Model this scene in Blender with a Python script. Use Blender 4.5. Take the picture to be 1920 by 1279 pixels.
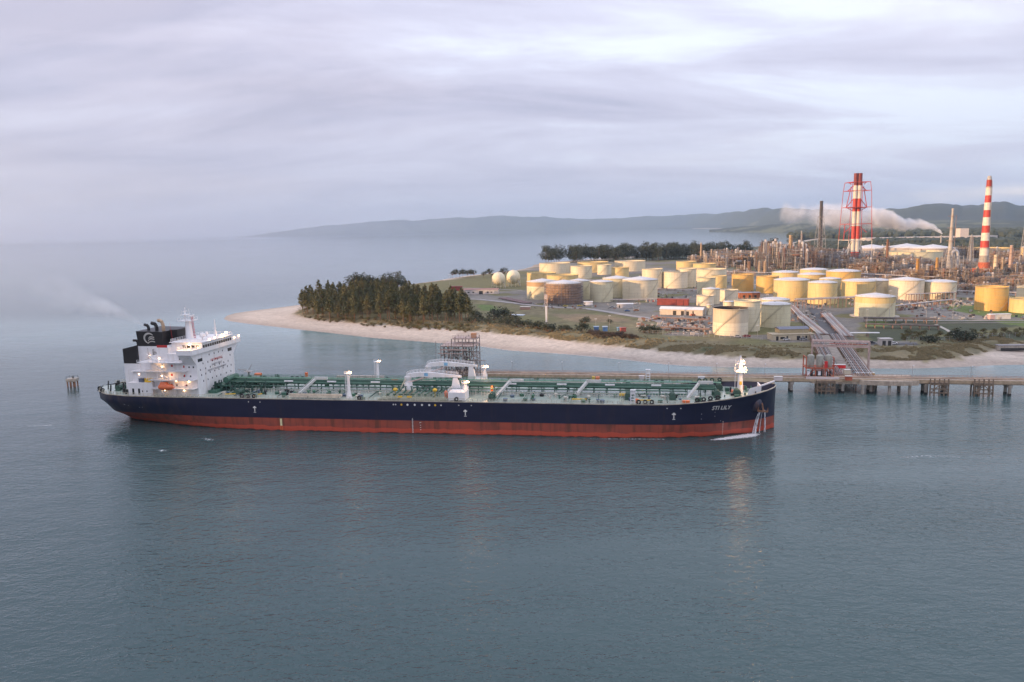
import bpy, math, random
import numpy as np
from mathutils import Vector, Matrix, noise as mnoise

for o in list(bpy.data.objects): bpy.data.objects.remove(o)
R = math.radians
rng = random.Random(7)

# ------------------------------------------------------------------ camera
F = 1400.0; CX, CY = 960.0, 639.5
PITCH = math.atan(209.2/1400.0); ROLL = math.atan(0.0205); H = 70.0
sc = bpy.context.scene
COL = sc.collection
cam_d = bpy.data.cameras.new('camera'); cam = bpy.data.objects.new('camera', cam_d); COL.objects.link(cam)
cam_d.sensor_width = 36.0; cam_d.lens = 36.0*F/1920.0
cam_d.clip_start = 1.0; cam_d.clip_end = 120000.0
cam.matrix_world = (Matrix.Translation((0, 0, H)) @ Matrix.Rotation(R(90)-PITCH, 4, 'X') @ Matrix.Rotation(-ROLL, 4, 'Z'))
sc.camera = cam
sc.render.engine = 'CYCLES'
sc.render.resolution_x = 1024; sc.render.resolution_y = 682
sc.view_settings.view_transform = 'Standard'; sc.view_settings.look = 'None'
sc.view_settings.exposure = 0.64; sc.view_settings.gamma = 1.0
sc.cycles.volume_bounces = 2
sc.cycles.max_bounces = 5

# ------------------------------------------------------------------ sun + sky
SUN_AZ = 250.0      # compass style: 0 = +Y (away from the camera), clockwise
SUN_EL = 6.0
az = R(SUN_AZ)
to_sun = Vector((math.sin(az)*math.cos(R(SUN_EL)), math.cos(az)*math.cos(R(SUN_EL)), math.sin(R(SUN_EL))))
sd = bpy.data.lights.new('sun', 'SUN'); so = bpy.data.objects.new('sun', sd); COL.objects.link(so)
sd.energy = 5.0; sd.angle = R(0.6); sd.color = (1.0, 0.60, 0.29)
so.rotation_euler = to_sun.to_track_quat('Z', 'Y').to_euler(); so.location = (-400, -100, 300)

world = bpy.data.worlds.new("World"); sc.world = world; world.use_nodes = True
def node_helper(nt):
    def N(t, **kw):
        n = nt.nodes.new(t)
        for k, v in kw.items():
            if k.startswith('i_'):
                n.inputs[k[2:].replace('_', ' ')].default_value = v
            else: setattr(n, k, v)
        return n
    return N
def build_world():
    nt = world.node_tree; nt.nodes.clear(); N = node_helper(nt); L = nt.links.new
    def M(op, a, b=None, c=None, clamp=False):
        n = N('ShaderNodeMath', operation=op); n.use_clamp = clamp
        for i, v in enumerate((a, b, c)):
            if v is None: continue
            if isinstance(v, (int, float)): n.inputs[i].default_value = v
            else: L(v, n.inputs[i])
        return n.outputs[0]
    def mixc(fac, a, b):
        n = N('ShaderNodeMix', data_type='RGBA')
        if isinstance(fac, (int, float)): n.inputs[0].default_value = fac
        else: L(fac, n.inputs[0])
        for i, v in ((6, a), (7, b)):
            if isinstance(v, tuple): n.inputs[i].default_value = v+(1,) if len(v) == 3 else v
            else: L(v, n.inputs[i])
        return n.outputs[2]
    tc = N('ShaderNodeTexCoord'); sep = N('ShaderNodeSeparateXYZ'); L(tc.outputs['Generated'], sep.inputs[0])
    x, y, z = sep.outputs
    zc = M('MAXIMUM', z, 0.0)
    k = M('DIVIDE', 1.0, M('ADD', zc, 0.16))
    px = M('MULTIPLY', x, k); py = M('MULTIPLY', y, k)
    cmb = N('ShaderNodeCombineXYZ'); L(px, cmb.inputs[0]); L(py, cmb.inputs[1])
    mp = N('ShaderNodeMapping'); L(cmb.outputs[0], mp.inputs[0]); mp.inputs['Rotation'].default_value = (0, 0, R(16)); mp.inputs['Scale'].default_value = (0.42, 0.95, 1)
    n1 = N('ShaderNodeTexNoise', noise_dimensions='2D'); L(mp.outputs[0], n1.inputs['Vector'])
    n1.inputs['Scale'].default_value = 1.5; n1.inputs['Detail'].default_value = 9; n1.inputs['Roughness'].default_value = 0.60; n1.inputs['Distortion'].default_value = 0.35
    mp2 = N('ShaderNodeMapping'); L(cmb.outputs[0], mp2.inputs[0]); mp2.inputs['Rotation'].default_value = (0, 0, R(-22)); mp2.inputs['Scale'].default_value = (0.28, 0.6, 1); mp2.inputs['Location'].default_value = (3.1, 1.7, 0)
    n2 = N('ShaderNodeTexNoise', noise_dimensions='2D'); L(mp2.outputs[0], n2.inputs['Vector'])
    n2.inputs['Scale'].default_value = 1.1; n2.inputs['Detail'].default_value = 4; n2.inputs['Roughness'].default_value = 0.5
    # brightness: clouds + a gentle rise towards the right and the zenith
    dens = M('SUBTRACT', n1.outputs['Fac'], 0.5)
    side = M('MULTIPLY', M('MAXIMUM', M('MINIMUM', x, 0.7), -0.7), 0.50)
    b = M('ADD', M('MULTIPLY', dens, 2.3), M('ADD', side, 0.43))
    b = M('ADD', b, M('MULTIPLY', zc, 0.42), clamp=True)
    ramp = N('ShaderNodeValToRGB'); L(b, ramp.inputs[0])
    e = ramp.color_ramp.elements
    e[0].position = 0.0; e[0].color = (0.262, 0.266, 0.360, 1)
    e[1].position = 1.0; e[1].color = (0.52, 0.555, 0.645, 1)
    q = ramp.color_ramp.elements.new(0.35); q.color = (0.350, 0.346, 0.440, 1)
    q = ramp.color_ramp.elements.new(0.68); q.color = (0.420, 0.422, 0.520, 1)
    # faint pink wash in places
    pink = M('MULTIPLY', M('SUBTRACT', n2.outputs['Fac'], 0.46), 3.2, clamp=True)
    c = mixc(M('MULTIPLY', pink, 0.55), ramp.outputs[0], (0.485, 0.425, 0.460))
    # towards the horizon the deck thins into a flat grey-lilac rain haze
    hz = N('ShaderNodeMapRange'); L(z, hz.inputs[0]); hz.inputs[1].default_value = 0.0; hz.inputs[2].default_value = 0.17; hz.inputs[3].default_value = 1.0; hz.inputs[4].default_value = 0.0
    hzc = mixc(M('ADD', M('MULTIPLY', x, 1.2), 0.55, clamp=True), (0.335, 0.328, 0.415), (0.41, 0.43, 0.53))
    c = mixc(M('MULTIPLY', hz.outputs[0], 0.62), c, hzc)
    # thin bright pale band under the cloud deck low on the right
    el = M('SUBTRACT', z, M('ADD', 0.0215, M('MULTIPLY', M('SUBTRACT', x, 0.4), 0.045)))
    strip = M('POWER', 2.718, M('MULTIPLY', M('MULTIPLY', el, el), -16000.0))
    rt = N('ShaderNodeMapRange'); L(x, rt.inputs[0]); rt.inputs[1].default_value = 0.36; rt.inputs[2].default_value = 0.5
    nb = M('MULTIPLY', M('SUBTRACT', n1.outputs['Fac'], 0.2), 1.7, clamp=True)
    front = M('GREATER_THAN', y, 0.0)
    sf = M('MULTIPLY', M('MULTIPLY', strip, rt.outputs[0]), M('MULTIPLY', nb, front))
    c = mixc(M('MULTIPLY', sf, 0.9), c, (1.15, 0.92, 0.70))
    ov = M('ADD', 1.0, M('MULTIPLY', zc, 0.85))
    sc_ = N('ShaderNodeVectorMath', operation='SCALE'); L(c, sc_.inputs[0]); L(ov, sc_.inputs['Scale']); c = sc_.outputs[0]
    bg = N('ShaderNodeBackground'); bg.inputs[1].default_value = 1.18; L(c, bg.inputs[0])
    sky = N('ShaderNodeTexSky'); sky.sky_type = 'NISHITA'; sky.sun_disc = False
    sky.sun_elevation = R(SUN_EL); sky.sun_rotation = R(SUN_AZ); sky.air_density = 1.2; sky.dust_density = 2.0
    bg2 = N('ShaderNodeBackground'); bg2.inputs[1].default_value = 0.07; L(sky.outputs[0], bg2.inputs[0])
    mx = N('ShaderNodeMixShader'); mx.inputs[0].default_value = 0.86
    L(bg2.outputs[0], mx.inputs[1]); L(bg.outputs[0], mx.inputs[2])
    out = N('ShaderNodeOutputWorld'); L(mx.outputs[0], out.inputs[0])
build_world()

# ------------------------------------------------------------------ projection helper (photo pixel -> point on a level plane)
def ray(px, py):
    x = px-CX; y = -(py-CY); c, s = math.cos(ROLL), math.sin(ROLL)
    xx = x*c+y*s; yy = -x*s+y*c; cp, sp = math.cos(PITCH), math.sin(PITCH)
    d = (xx/F, 1.0, yy/F)
    return (d[0], d[1]*cp+d[2]*sp, -d[1]*sp+d[2]*cp)
def at(px, py, z=0.0):
    d = ray(px, py); t = (z-H)/d[2]; return (d[0]*t, d[1]*t)
def on_depth(px, py, Y):
    d = ray(px, py); t = Y/d[1]; return (d[0]*t, Y, H+d[2]*t)

# ------------------------------------------------------------------ materials
MATS = {}
def mat(name, col, rough=0.7, metal=0.0, var=0.12, scale=0.6, bump=0.0, bscale=6.0, emit=None, coat=0.0, dirt=None, dirt_amt=0.0):
    if name in MATS: return MATS[name]
    m = bpy.data.materials.new(name); m.use_nodes = True; nt = m.node_tree; N = node_helper(nt); L = nt.links.new
    b = nt.nodes['Principled BSDF']; b.inputs['Roughness'].default_value = rough; b.inputs['Metallic'].default_value = metal
    if emit:
        b.inputs['Emission Color'].default_value = (*emit[0], 1); b.inputs['Emission Strength'].default_value = emit[1]
    if var > 0:
        tc = N('ShaderNodeTexCoord'); n = N('ShaderNodeTexNoise'); L(tc.outputs['Object'], n.inputs['Vector'])
        n.inputs['Scale'].default_value = scale; n.inputs['Detail'].default_value = 5
        hv = N('ShaderNodeMapRange'); L(n.outputs['Fac'], hv.inputs[0]); hv.inputs[1].default_value = 0.25; hv.inputs[2].default_value = 0.75
        hv.inputs[3].default_value = 1-var; hv.inputs[4].default_value = 1+var
        mm = N('ShaderNodeVectorMath', operation='SCALE'); mm.inputs[0].default_value = col; L(hv.outputs[0], mm.inputs['Scale'])
        src = mm.outputs[0]
        if dirt:
            mp = N('ShaderNodeMapping'); L(tc.outputs['Object'], mp.inputs[0]); mp.inputs['Scale'].default_value = (1, 1, 0.12)
            n3 = N('ShaderNodeTexNoise'); L(mp.outputs[0], n3.inputs['Vector']); n3.inputs['Scale'].default_value = 0.9; n3.inputs['Detail'].default_value = 6
            r3 = N('ShaderNodeMapRange'); L(n3.outputs['Fac'], r3.inputs[0]); r3.inputs[1].default_value = 0.52; r3.inputs[2].default_value = 0.75; r3.inputs[4].default_value = dirt_amt
            mx = N('ShaderNodeMix', data_type='RGBA'); L(r3.outputs[0], mx.inputs[0]); L(src, mx.inputs[6]); mx.inputs[7].default_value = (*dirt, 1)
            src = mx.outputs[2]
        L(src, b.inputs['Base Color'])
        if bump > 0:
            n2 = N('ShaderNodeTexNoise'); L(tc.outputs['Object'], n2.inputs['Vector']); n2.inputs['Scale'].default_value = bscale; n2.inputs['Detail'].default_value = 4
            bp = N('ShaderNodeBump'); bp.inputs['Strength'].default_value = 1.0; bp.inputs['Distance'].default_value = bump; L(n2.outputs['Fac'], bp.inputs['Height']); L(bp.outputs[0], b.inputs['Normal'])
    else:
        b.inputs['Base Color'].default_value = (*col, 1)
    MATS[name] = m; return m

WHITE = lambda: mat('white ship paint', (0.74, 0.74, 0.76), 0.5, dirt=(0.42, 0.30, 0.2), dirt_amt=0.30, var=0.05)
CREAM = lambda: mat('cream steel', (0.62, 0.56, 0.44), 0.6)
GREEND = lambda: mat('ship deck green', (0.33, 0.39, 0.345), 0.20, var=0.3, scale=0.18)
GREENP = lambda: mat('pipe green', (0.045, 0.12, 0.085), 0.5, var=0.3, scale=0.5)
DARK = lambda: mat('black fittings', (0.015, 0.016, 0.018), 0.6)
STEEL = lambda: mat('galvanised steel', (0.36, 0.35, 0.34), 0.55, var=0.25)
RUST = lambda: mat('rusty steel', (0.23, 0.12, 0.075), 0.8, var=0.4, scale=0.8)
CONC = lambda: mat('weathered concrete', (0.36, 0.33, 0.29), 0.85, var=0.3, scale=0.9, dirt=(0.12, 0.10, 0.08), dirt_amt=0.5)
REDO = lambda: mat('red oxide paint', (0.36, 0.07, 0.045), 0.65, var=0.25)
ORNG = lambda: mat('orange paint', (0.75, 0.17, 0.05), 0.5)
YEL = lambda: mat('yellow paint', (0.72, 0.46, 0.04), 0.5)
LAMP = lambda: mat('lit lamp', (1, 0.8, 0.5), 0.4, var=0, emit=((1.0, 0.56, 0.24), 20.0))
GLASS = lambda: mat('dark window glass', (0.02, 0.025, 0.03), 0.12, var=0)

# ------------------------------------------------------------------ mesh builder
class MB:
    def __init__(s): s.v = []; s.f = []; s.sm = []
    def add(s, vs, fs, smooth=False):
        n = len(s.v); s.v += [tuple(p) for p in vs]; s.f += [tuple(i+n for i in f) for f in fs]; s.sm += [smooth]*len(fs)
    def box(s, x0, x1, y0, y1, z0, z1):
        s.add([(x0,y0,z0),(x1,y0,z0),(x1,y1,z0),(x0,y1,z0),(x0,y0,z1),(x1,y0,z1),(x1,y1,z1),(x0,y1,z1)],
              [(0,3,2,1),(4,5,6,7),(0,1,5,4),(1,2,6,5),(2,3,7,6),(3,0,4,7)])
    def cbox(s, cx, cy, z0, w, d, h): s.box(cx-w/2, cx+w/2, cy-d/2, cy+d/2, z0, z0+h)
    def hexa(s, lo, hi):   # two quads (4 pts each)
        s.add(list(lo)+list(hi), [(0,3,2,1),(4,5,6,7),(0,1,5,4),(1,2,6,5),(2,3,7,6),(3,0,4,7)])
    def bar(s, a, b, w=0.2, w2=None, n=4):
        a = Vector(a); b = Vector(b); d = b-a
        if d.length < 1e-6: return
        w2 = w if w2 is None else w2
        d.normalize(); up = Vector((0,0,1)) if abs(d.z) < .95 else Vector((1,0,0))
        u = d.cross(up).normalized(); v = d.cross(u).normalized()
        ph = math.pi/4 if n == 4 else 0
        k = 0.7071 if n == 4 else 0.5
        lo = [a+(u*math.cos(ph+2*math.pi*i/n)+v*math.sin(ph+2*math.pi*i/n))*w*k for i in range(n)]
        hi = [b+(u*math.cos(ph+2*math.pi*i/n)+v*math.sin(ph+2*math.pi*i/n))*w2*k for i in range(n)]
        s.add(lo+hi, [(i, (i+1)%n, n+(i+1)%n, n+i) for i in range(n)], n > 4)
        s.add(lo, [tuple(range(n))[::-1]]); s.add(hi, [tuple(range(n))])
    def poly(s, pts, w=0.2, n=4):
        for a, b in zip(pts[:-1], pts[1:]): s.bar(a, b, w, n=n)
    def lathe(s, prof, cx=0, cy=0, n=24, cap=True, axis='z', org=(0,0,0)):
        rings = []
        for r, z in prof:
            rings.append([(cx+r*math.cos(2*math.pi*i/n), cy+r*math.sin(2*math.pi*i/n), z) for i in range(n)])
        if axis == 'x': rings = [[(p[2]+org[0], p[0]+org[1], p[1]+org[2]) for p in r] for r in rings]
        if axis == 'y': rings = [[(p[0]+org[0], p[2]+org[1], p[1]+org[2]) for p in r] for r in rings]
        vs = [p for r in rings for p in r]; fs = []
        for j in range(len(prof)-1):
            for i in range(n):
                fs.append((j*n+i, j*n+(i+1)%n, (j+1)*n+(i+1)%n, (j+1)*n+i))
        s.add(vs, fs, n > 8)
        if cap:
            s.add(rings[0], [tuple(range(n))[::-1]]); s.add(rings[-1], [tuple(range(n))])
    def build(s, name, m, parent=None, loc=None, rot=0.0, link=True):
        me = bpy.data.meshes.new(name); me.from_pydata(s.v, [], s.f); me.update()
        if any(s.sm): me.polygons.foreach_set('use_smooth', s.sm)
        if m: me.materials.append(m)
        o = bpy.data.objects.new(name, me)
        if parent: o.parent = parent
        if loc: o.location = loc
        if rot: o.rotation_euler = (0, 0, rot)
        if link: COL.objects.link(o)
        return o
def tag(o, label=None, cat=None, group=None, kind=None):
    if label: o['label'] = label
    if cat: o['category'] = cat
    if group: o['group'] = group
    if kind: o['kind'] = kind
    return o
def thing(name, label, cat, loc=(0,0,0), rot=0.0, group=None):
    o = bpy.data.objects.new(name, None); o.location = loc; o.rotation_euler = (0,0,rot); o.empty_display_size = 1; COL.objects.link(o)
    return tag(o, label, cat, group)
def children(o): return [c for c in bpy.data.objects if c.parent == o]
def proto_children(o):
    return [(c, [g for g in children(c)]) for c in children(o)]
def dup(src, kids, loc, rot, scale=1.0, label=None):
    c = src.copy(); COL.objects.link(c); c.location = loc; c.rotation_euler = (0,0,rot)
    c.scale = (scale,)*3 if isinstance(scale, (int, float)) else scale
    if label: c['label'] = label
    for k, gs in kids:
        d = k.copy(); COL.objects.link(d); d.parent = c
        for g in gs:
            e = g.copy(); COL.objects.link(e); e.parent = d
    return c
def nz(x, y, s=1.0, z=0.0): return mnoise.noise((x*s, y*s, z))
def fbm(x, y, s=1.0, o=4, z=0.0):
    a = 1; t = 0; k = s
    for _ in range(o): t += a*mnoise.noise((x*k, y*k, z)); a *= .5; k *= 2.03
    return t
# ================================================================== TERRAIN
shore_px = [(1920,684),(1860,685),(1800,688),(1740,690),(1700,691),(1600,691),(1500,690),(1400,689),(1300,687),(1250,684),(1180,676),(1100,668),(1040,663),(960,658),(900,650),(840,645),(780,640),(700,634),(640,627),(560,618),(500,611),(455,606),(428,602),(418,598),(424,592),(440,587.5),(470,583),(520,577),(556,572.5),(640,556),(700,545),(753,536),(790,530),(820,526),(871,517),(930,511),(988,504.5),(1010,494),(1100,486),(1200,479),(1300,472),(1400,465),(1440,461.5),(1475,457),(1500,452),(1535,446.5),(1562,441.5)]
shore = [at(x, y, 0) for x, y in shore_px] + [(5600, 5600), (5600, 200), (900, 320), (420, 345)]
veg_px = [(1920,646),(1880,652),(1850,660),(1800,671),(1740,675),(1700,676),(1620,674),(1520,673),(1400,671),(1300,664),(1200,654),(1100,644),(1050,638),(1000,632),(950,627),(900,622),(800,615),(700,609),(600,600),(566,594),(552,589),(556,583),(600,571),(650,560),(720,544),(760,537.5),(800,531),(840,525.5),(880,518.5),(940,512),(990,507),(1012,495),(1100,488),(1200,481),(1300,474),(1400,467),(1445,463),(1480,459),(1505,454),(1540,448),(1565,443)]
veg = [at(x, y, 2.2) for x, y in veg_px] + [(5550, 5450), (5550, 300), (900, 400), (420, 420)]
def seg_dist(P, poly):
    P = np.asarray(P, float); best = np.full(len(P), 1e18); A = np.array(poly); Bp = np.roll(A, -1, axis=0)
    for a, b in zip(A, Bp):
        d = b-a; t = np.clip(((P-a)@d)/max(d@d, 1e-9), 0, 1); q = P-(a+t[:, None]*d); best = np.minimum(best, (q*q).sum(1))
    return np.sqrt(best)
def inside(P, poly):
    P = np.asarray(P, float); A = np.array(poly); r = np.zeros(len(P), bool); n = len(A); j = n-1
    for i in range(n):
        xi, yi = A[i]; xj, yj = A[j]
        if yi != yj:
            c = ((yi > P[:, 1]) != (yj > P[:, 1])) & (P[:, 0] < (xj-xi)*(P[:, 1]-yi)/(yj-yi)+xi)
            r ^= c
        j = i
    return r
def ground_z(P):
    ds = seg_dist(P, shore)*np.where(inside(P, shore), 1, -1)
    dv = seg_dist(P, veg)*np.where(inside(P, veg), 1, -1)
    n1 = np.array([fbm(x, y, 0.045, 3) for x, y in P]); n2 = np.array([fbm(x, y, 0.16, 2, 5.0) for x, y in P])
    z = np.where(ds < 0, np.maximum(ds*0.10, -4.0), 0.0)
    bf = np.clip(ds, 0, None)/np.maximum(np.clip(ds, 0, None)+np.clip(-dv, 0, None), 1e-3)
    z = np.where((ds >= 0) & (dv < 0), 0.04+2.2*bf**1.25+0.10*n2*np.clip(bf*2, 0, 1), z)
    dune = 1.9*(1-np.exp(-np.clip(dv, 0, None)/6.0)) + np.exp(-((dv-12)/9.0)**2)*(0.7+1.6*n1+0.8*n2)
    z = np.where(dv >= 0, 2.2+dune, z)
    return z, ds, dv
LZ = 4.1
SAND = (0.50, 0.43, 0.365); SANDW = (0.36, 0.30, 0.255); DUNE = (0.16, 0.135, 0.07); GRASS = (0.125, 0.118, 0.045); YARD = (0.155, 0.142, 0.125); DRY = (0.20, 0.15, 0.085); SCRUB = (0.045, 0.055, 0.025); LAWN = (0.095, 0.14, 0.03)
zones = [  # (photo outline on the ground, colour)
 ([(820,552),(870,558),(980,573),(1111,581),(1170,591),(1235,603),(1245,628),(1400,634),(1500,641),(1600,641),(1612,604),(1700,599),(1930,599),(1930,470),(1300,470),(1000,500),(985,545),(880,548)], YARD),
 ([(700,545),(760,537),(840,526),(930,512),(985,508),(985,545),(880,546),(820,556),(780,560)], GRASS),
 ([(893,571),(925,572),(935,581),(905,583)], LAWN),
 ([(1030,590),(1100,588),(1180,598),(1180,604),(1080,604)], DRY),
 ([(1760,578),(1825,568),(1930,580),(1930,596),(1840,592)], LAWN),
 ([(1625,604),(1700,600),(1920,600),(1930,640),(1700,638),(1630,640)], SCRUB),
 ([(1630,601),(1660,601),(1668,612),(1620,612)], LAWN),
 ([(1690,626),(1800,626),(1930,610),(1930,622),(1800,634)], GRASS),
 ([(1860,600),(1930,598),(1930,612),(1880,608)], LAWN),
 ([(1605,640),(1715,640),(1715,648),(1605,648)], YARD),
 ([(1440,641),(1520,642),(1520,633),(1440,633)], YARD),
]
zones_w = [([at(x, y, LZ) for x, y in p], c) for p, c in zones]
def ground_colors(P, ds, dv):
    n = len(P); C = np.zeros((n, 3))
    w1 = np.array([fbm(x, y, 0.03, 3, 9.0) for x, y in P]); w2 = np.array([fbm(x, y, 0.13, 3, 2.0) for x, y in P])
    C[:] = SANDW
    patch = np.array([fbm(x, y, 0.012, 3, 21.0) for x, y in P])
    b = np.clip((ds-6.0-6*w1)/6.0, 0, 1)[:, None]
    C = C*(1-b)+np.array(SAND)*b
    C *= (1+0.14*w2+0.12*w1)[:, None]
    C *= (1-0.30*np.exp(-((ds-13-7*w1)/1.8)**2)*np.clip(0.6+w2, 0, 1)-0.15*np.exp(-((ds-22-9*w1)/2.0)**2)*np.clip(0.6-w2, 0, 1))[:, None]
    g = np.clip((dv+2.5*w2*2+1.0)/3.0, 0, 1)[:, None]
    gcol = np.array(DUNE)*np.clip(0.5-w1*1.2, 0, 1)[:, None]+np.array(GRASS)*np.clip(0.5+w1*1.2, 0, 1)[:, None]
    gcol = gcol*(1+0.5*w2)[:, None]
    gcol = gcol*(1-0.4*np.clip((8-dv)/8, 0, 1))[:, None]+np.array((0.30, 0.235, 0.15))*0.4*np.clip((8-dv)/8, 0, 1)[:, None]
    C = C*(1-g)+gcol*g
    Pj = P+np.stack([w2*2.5, w1*2.5], 1)
    nd_ = (np.clip(1-(dv-10)/30, 0, 1)*(dv > 0)*0.8)[:, None]
    w3 = np.array([fbm(x, y, 0.09, 3, 31.0) for x, y in P])[:, None]
    C = C*(1-nd_)+nd_*(np.array((0.20, 0.165, 0.095))*(0.5-0.9*w3)+np.array((0.075, 0.075, 0.035))*(0.5+0.9*w3))
    for poly, c in zones_w:
        m = inside(Pj, poly) & (dv > 4)
        C[m] = np.array(c)*(1+0.30*w2[m]+(0.55*patch[m] if c == YARD else 0))[:, None]
        if c == YARD:
            gg = m & (patch+0.5*w1 < -0.22); C[gg] = np.array(GRASS)*(1+0.3*w2[gg])[:, None]
    far = (P[:, 1] > 1500+200*w1) & (dv > 30)
    C[far] = np.array((0.045, 0.06, 0.032))*(1+0.6*w1[far])[:, None]
    return np.clip(C, 0.005, 0.9)
def ground_material():
    m = bpy.data.materials.new('sand grass and gravel'); m.use_nodes = True; nt = m.node_tree; N = node_helper(nt); L = nt.links.new
    b = nt.nodes['Principled BSDF']; b.inputs['Roughness'].default_value = 0.92
    at_ = N('ShaderNodeAttribute', attribute_name='soil'); tc = N('ShaderNodeTexCoord')
    n = N('ShaderNodeTexNoise'); L(tc.outputs['Object'], n.inputs['Vector']); n.inputs['Scale'].default_value = 0.45; n.inputs['Detail'].default_value = 9; n.inputs['Roughness'].default_value = 0.68
    r = N('ShaderNodeMapRange'); L(n.outputs['Fac'], r.inputs[0]); r.inputs[1].default_value = 0.28; r.inputs[2].default_value = 0.72; r.inputs[3].default_value = 0.72; r.inputs[4].default_value = 1.26
    mm = N('ShaderNodeVectorMath', operation='SCALE'); L(at_.outputs['Color'], mm.inputs[0]); L(r.outputs[0], mm.inputs['Scale']); L(mm.outputs[0], b.inputs['Base Color'])
    bp = N('ShaderNodeBump'); bp.inputs['Distance'].default_value = 0.35; L(n.outputs['Fac'], bp.inputs['Height']); L(bp.outputs[0], b.inputs['Normal'])
    return m
GM = ground_material()
NEARGRID = {}
def make_ground(x0, x1, y0, y1, step, split):
    nx = int((x1-x0)/step)+1; ny = int((y1-y0)/step)+1
    X, Y = np.meshgrid(np.linspace(x0, x1, nx), np.linspace(y0, y1, ny)); P = np.stack([X.ravel(), Y.ravel()], 1)
    z, ds, dv = ground_z(P)
    if not split: z = np.where(dv > 0, z+ np.clip((P[:,1]-1300)/400, 0, 1)*6*np.array([fbm(x, y, 0.004, 2) for x, y in P]), z)
    C = ground_colors(P, ds, dv)
    idx = np.arange(nx*ny).reshape(ny, nx)
    q = np.stack([idx[:-1, :-1].ravel(), idx[:-1, 1:].ravel(), idx[1:, 1:].ravel(), idx[1:, :-1].ravel()], 1)
    keep = z[q].max(1) > -1.2; q = q[keep]
    if split: NEARGRID.update(x0=x0, y0=y0, step=(x1-x0)/(nx-1), sy=(y1-y0)/(ny-1), nx=nx, ny=ny, z=z.reshape(ny, nx))
    dq = dv[q].mean(1)
    parts = [('beach', dq < 0), ('ground', dq >= 0)] if split else [('far_ground', dq > -1e9)]
    for name, msk in parts:
        qq = q[msk]; used, inv = np.unique(qq.ravel(), return_inverse=True); qq = inv.reshape(-1, 4)
        me = bpy.data.meshes.new(name); V3 = np.stack([P[used, 0], P[used, 1], z[used]], 1)
        me.from_pydata(V3.tolist(), [], qq.tolist()); me.update()
        me.polygons.foreach_set('use_smooth', [True]*len(qq))
        ca = me.color_attributes.new('soil', 'FLOAT_COLOR', 'POINT'); ca.data.foreach_set('color', np.concatenate([C[used], np.ones((len(used), 1))], 1).astype('f').ravel())
        me.materials.append(GM); o = bpy.data.objects.new(name, me); COL.objects.link(o); tag(o, kind='structure')
def gz(x, y):
    g = NEARGRID; i = (x-g['x0'])/g['step']; j = (y-g['y0'])/g['sy']
    if i < 0 or j < 0 or i >= g['nx']-1 or j >= g['ny']-1: return LZ
    i0, j0 = int(i), int(j); a, b = i-i0, j-j0; z = g['z']
    return float((z[j0, i0]*(1-a)+z[j0, i0+1]*a)*(1-b)+(z[j0+1, i0]*(1-a)+z[j0+1, i0+1]*a)*b)
make_ground(-290, 760, 335, 1000, 3.2, True)
make_ground(-130, 5500, 1000, 5600, 34, False)
mb = MB(); mb.add([(760,335,LZ-.3),(1200,335,LZ-.3),(1200,1000,LZ-.3),(760,1000,LZ-.3)], [(0,1,2,3)])
# right strip of the near ground beyond the fine grid
o = mb.build('side_ground', mat('side soil', (0.09, 0.10, 0.05), 0.95, var=0.4, scale=0.02)); tag(o, kind='structure')

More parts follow.
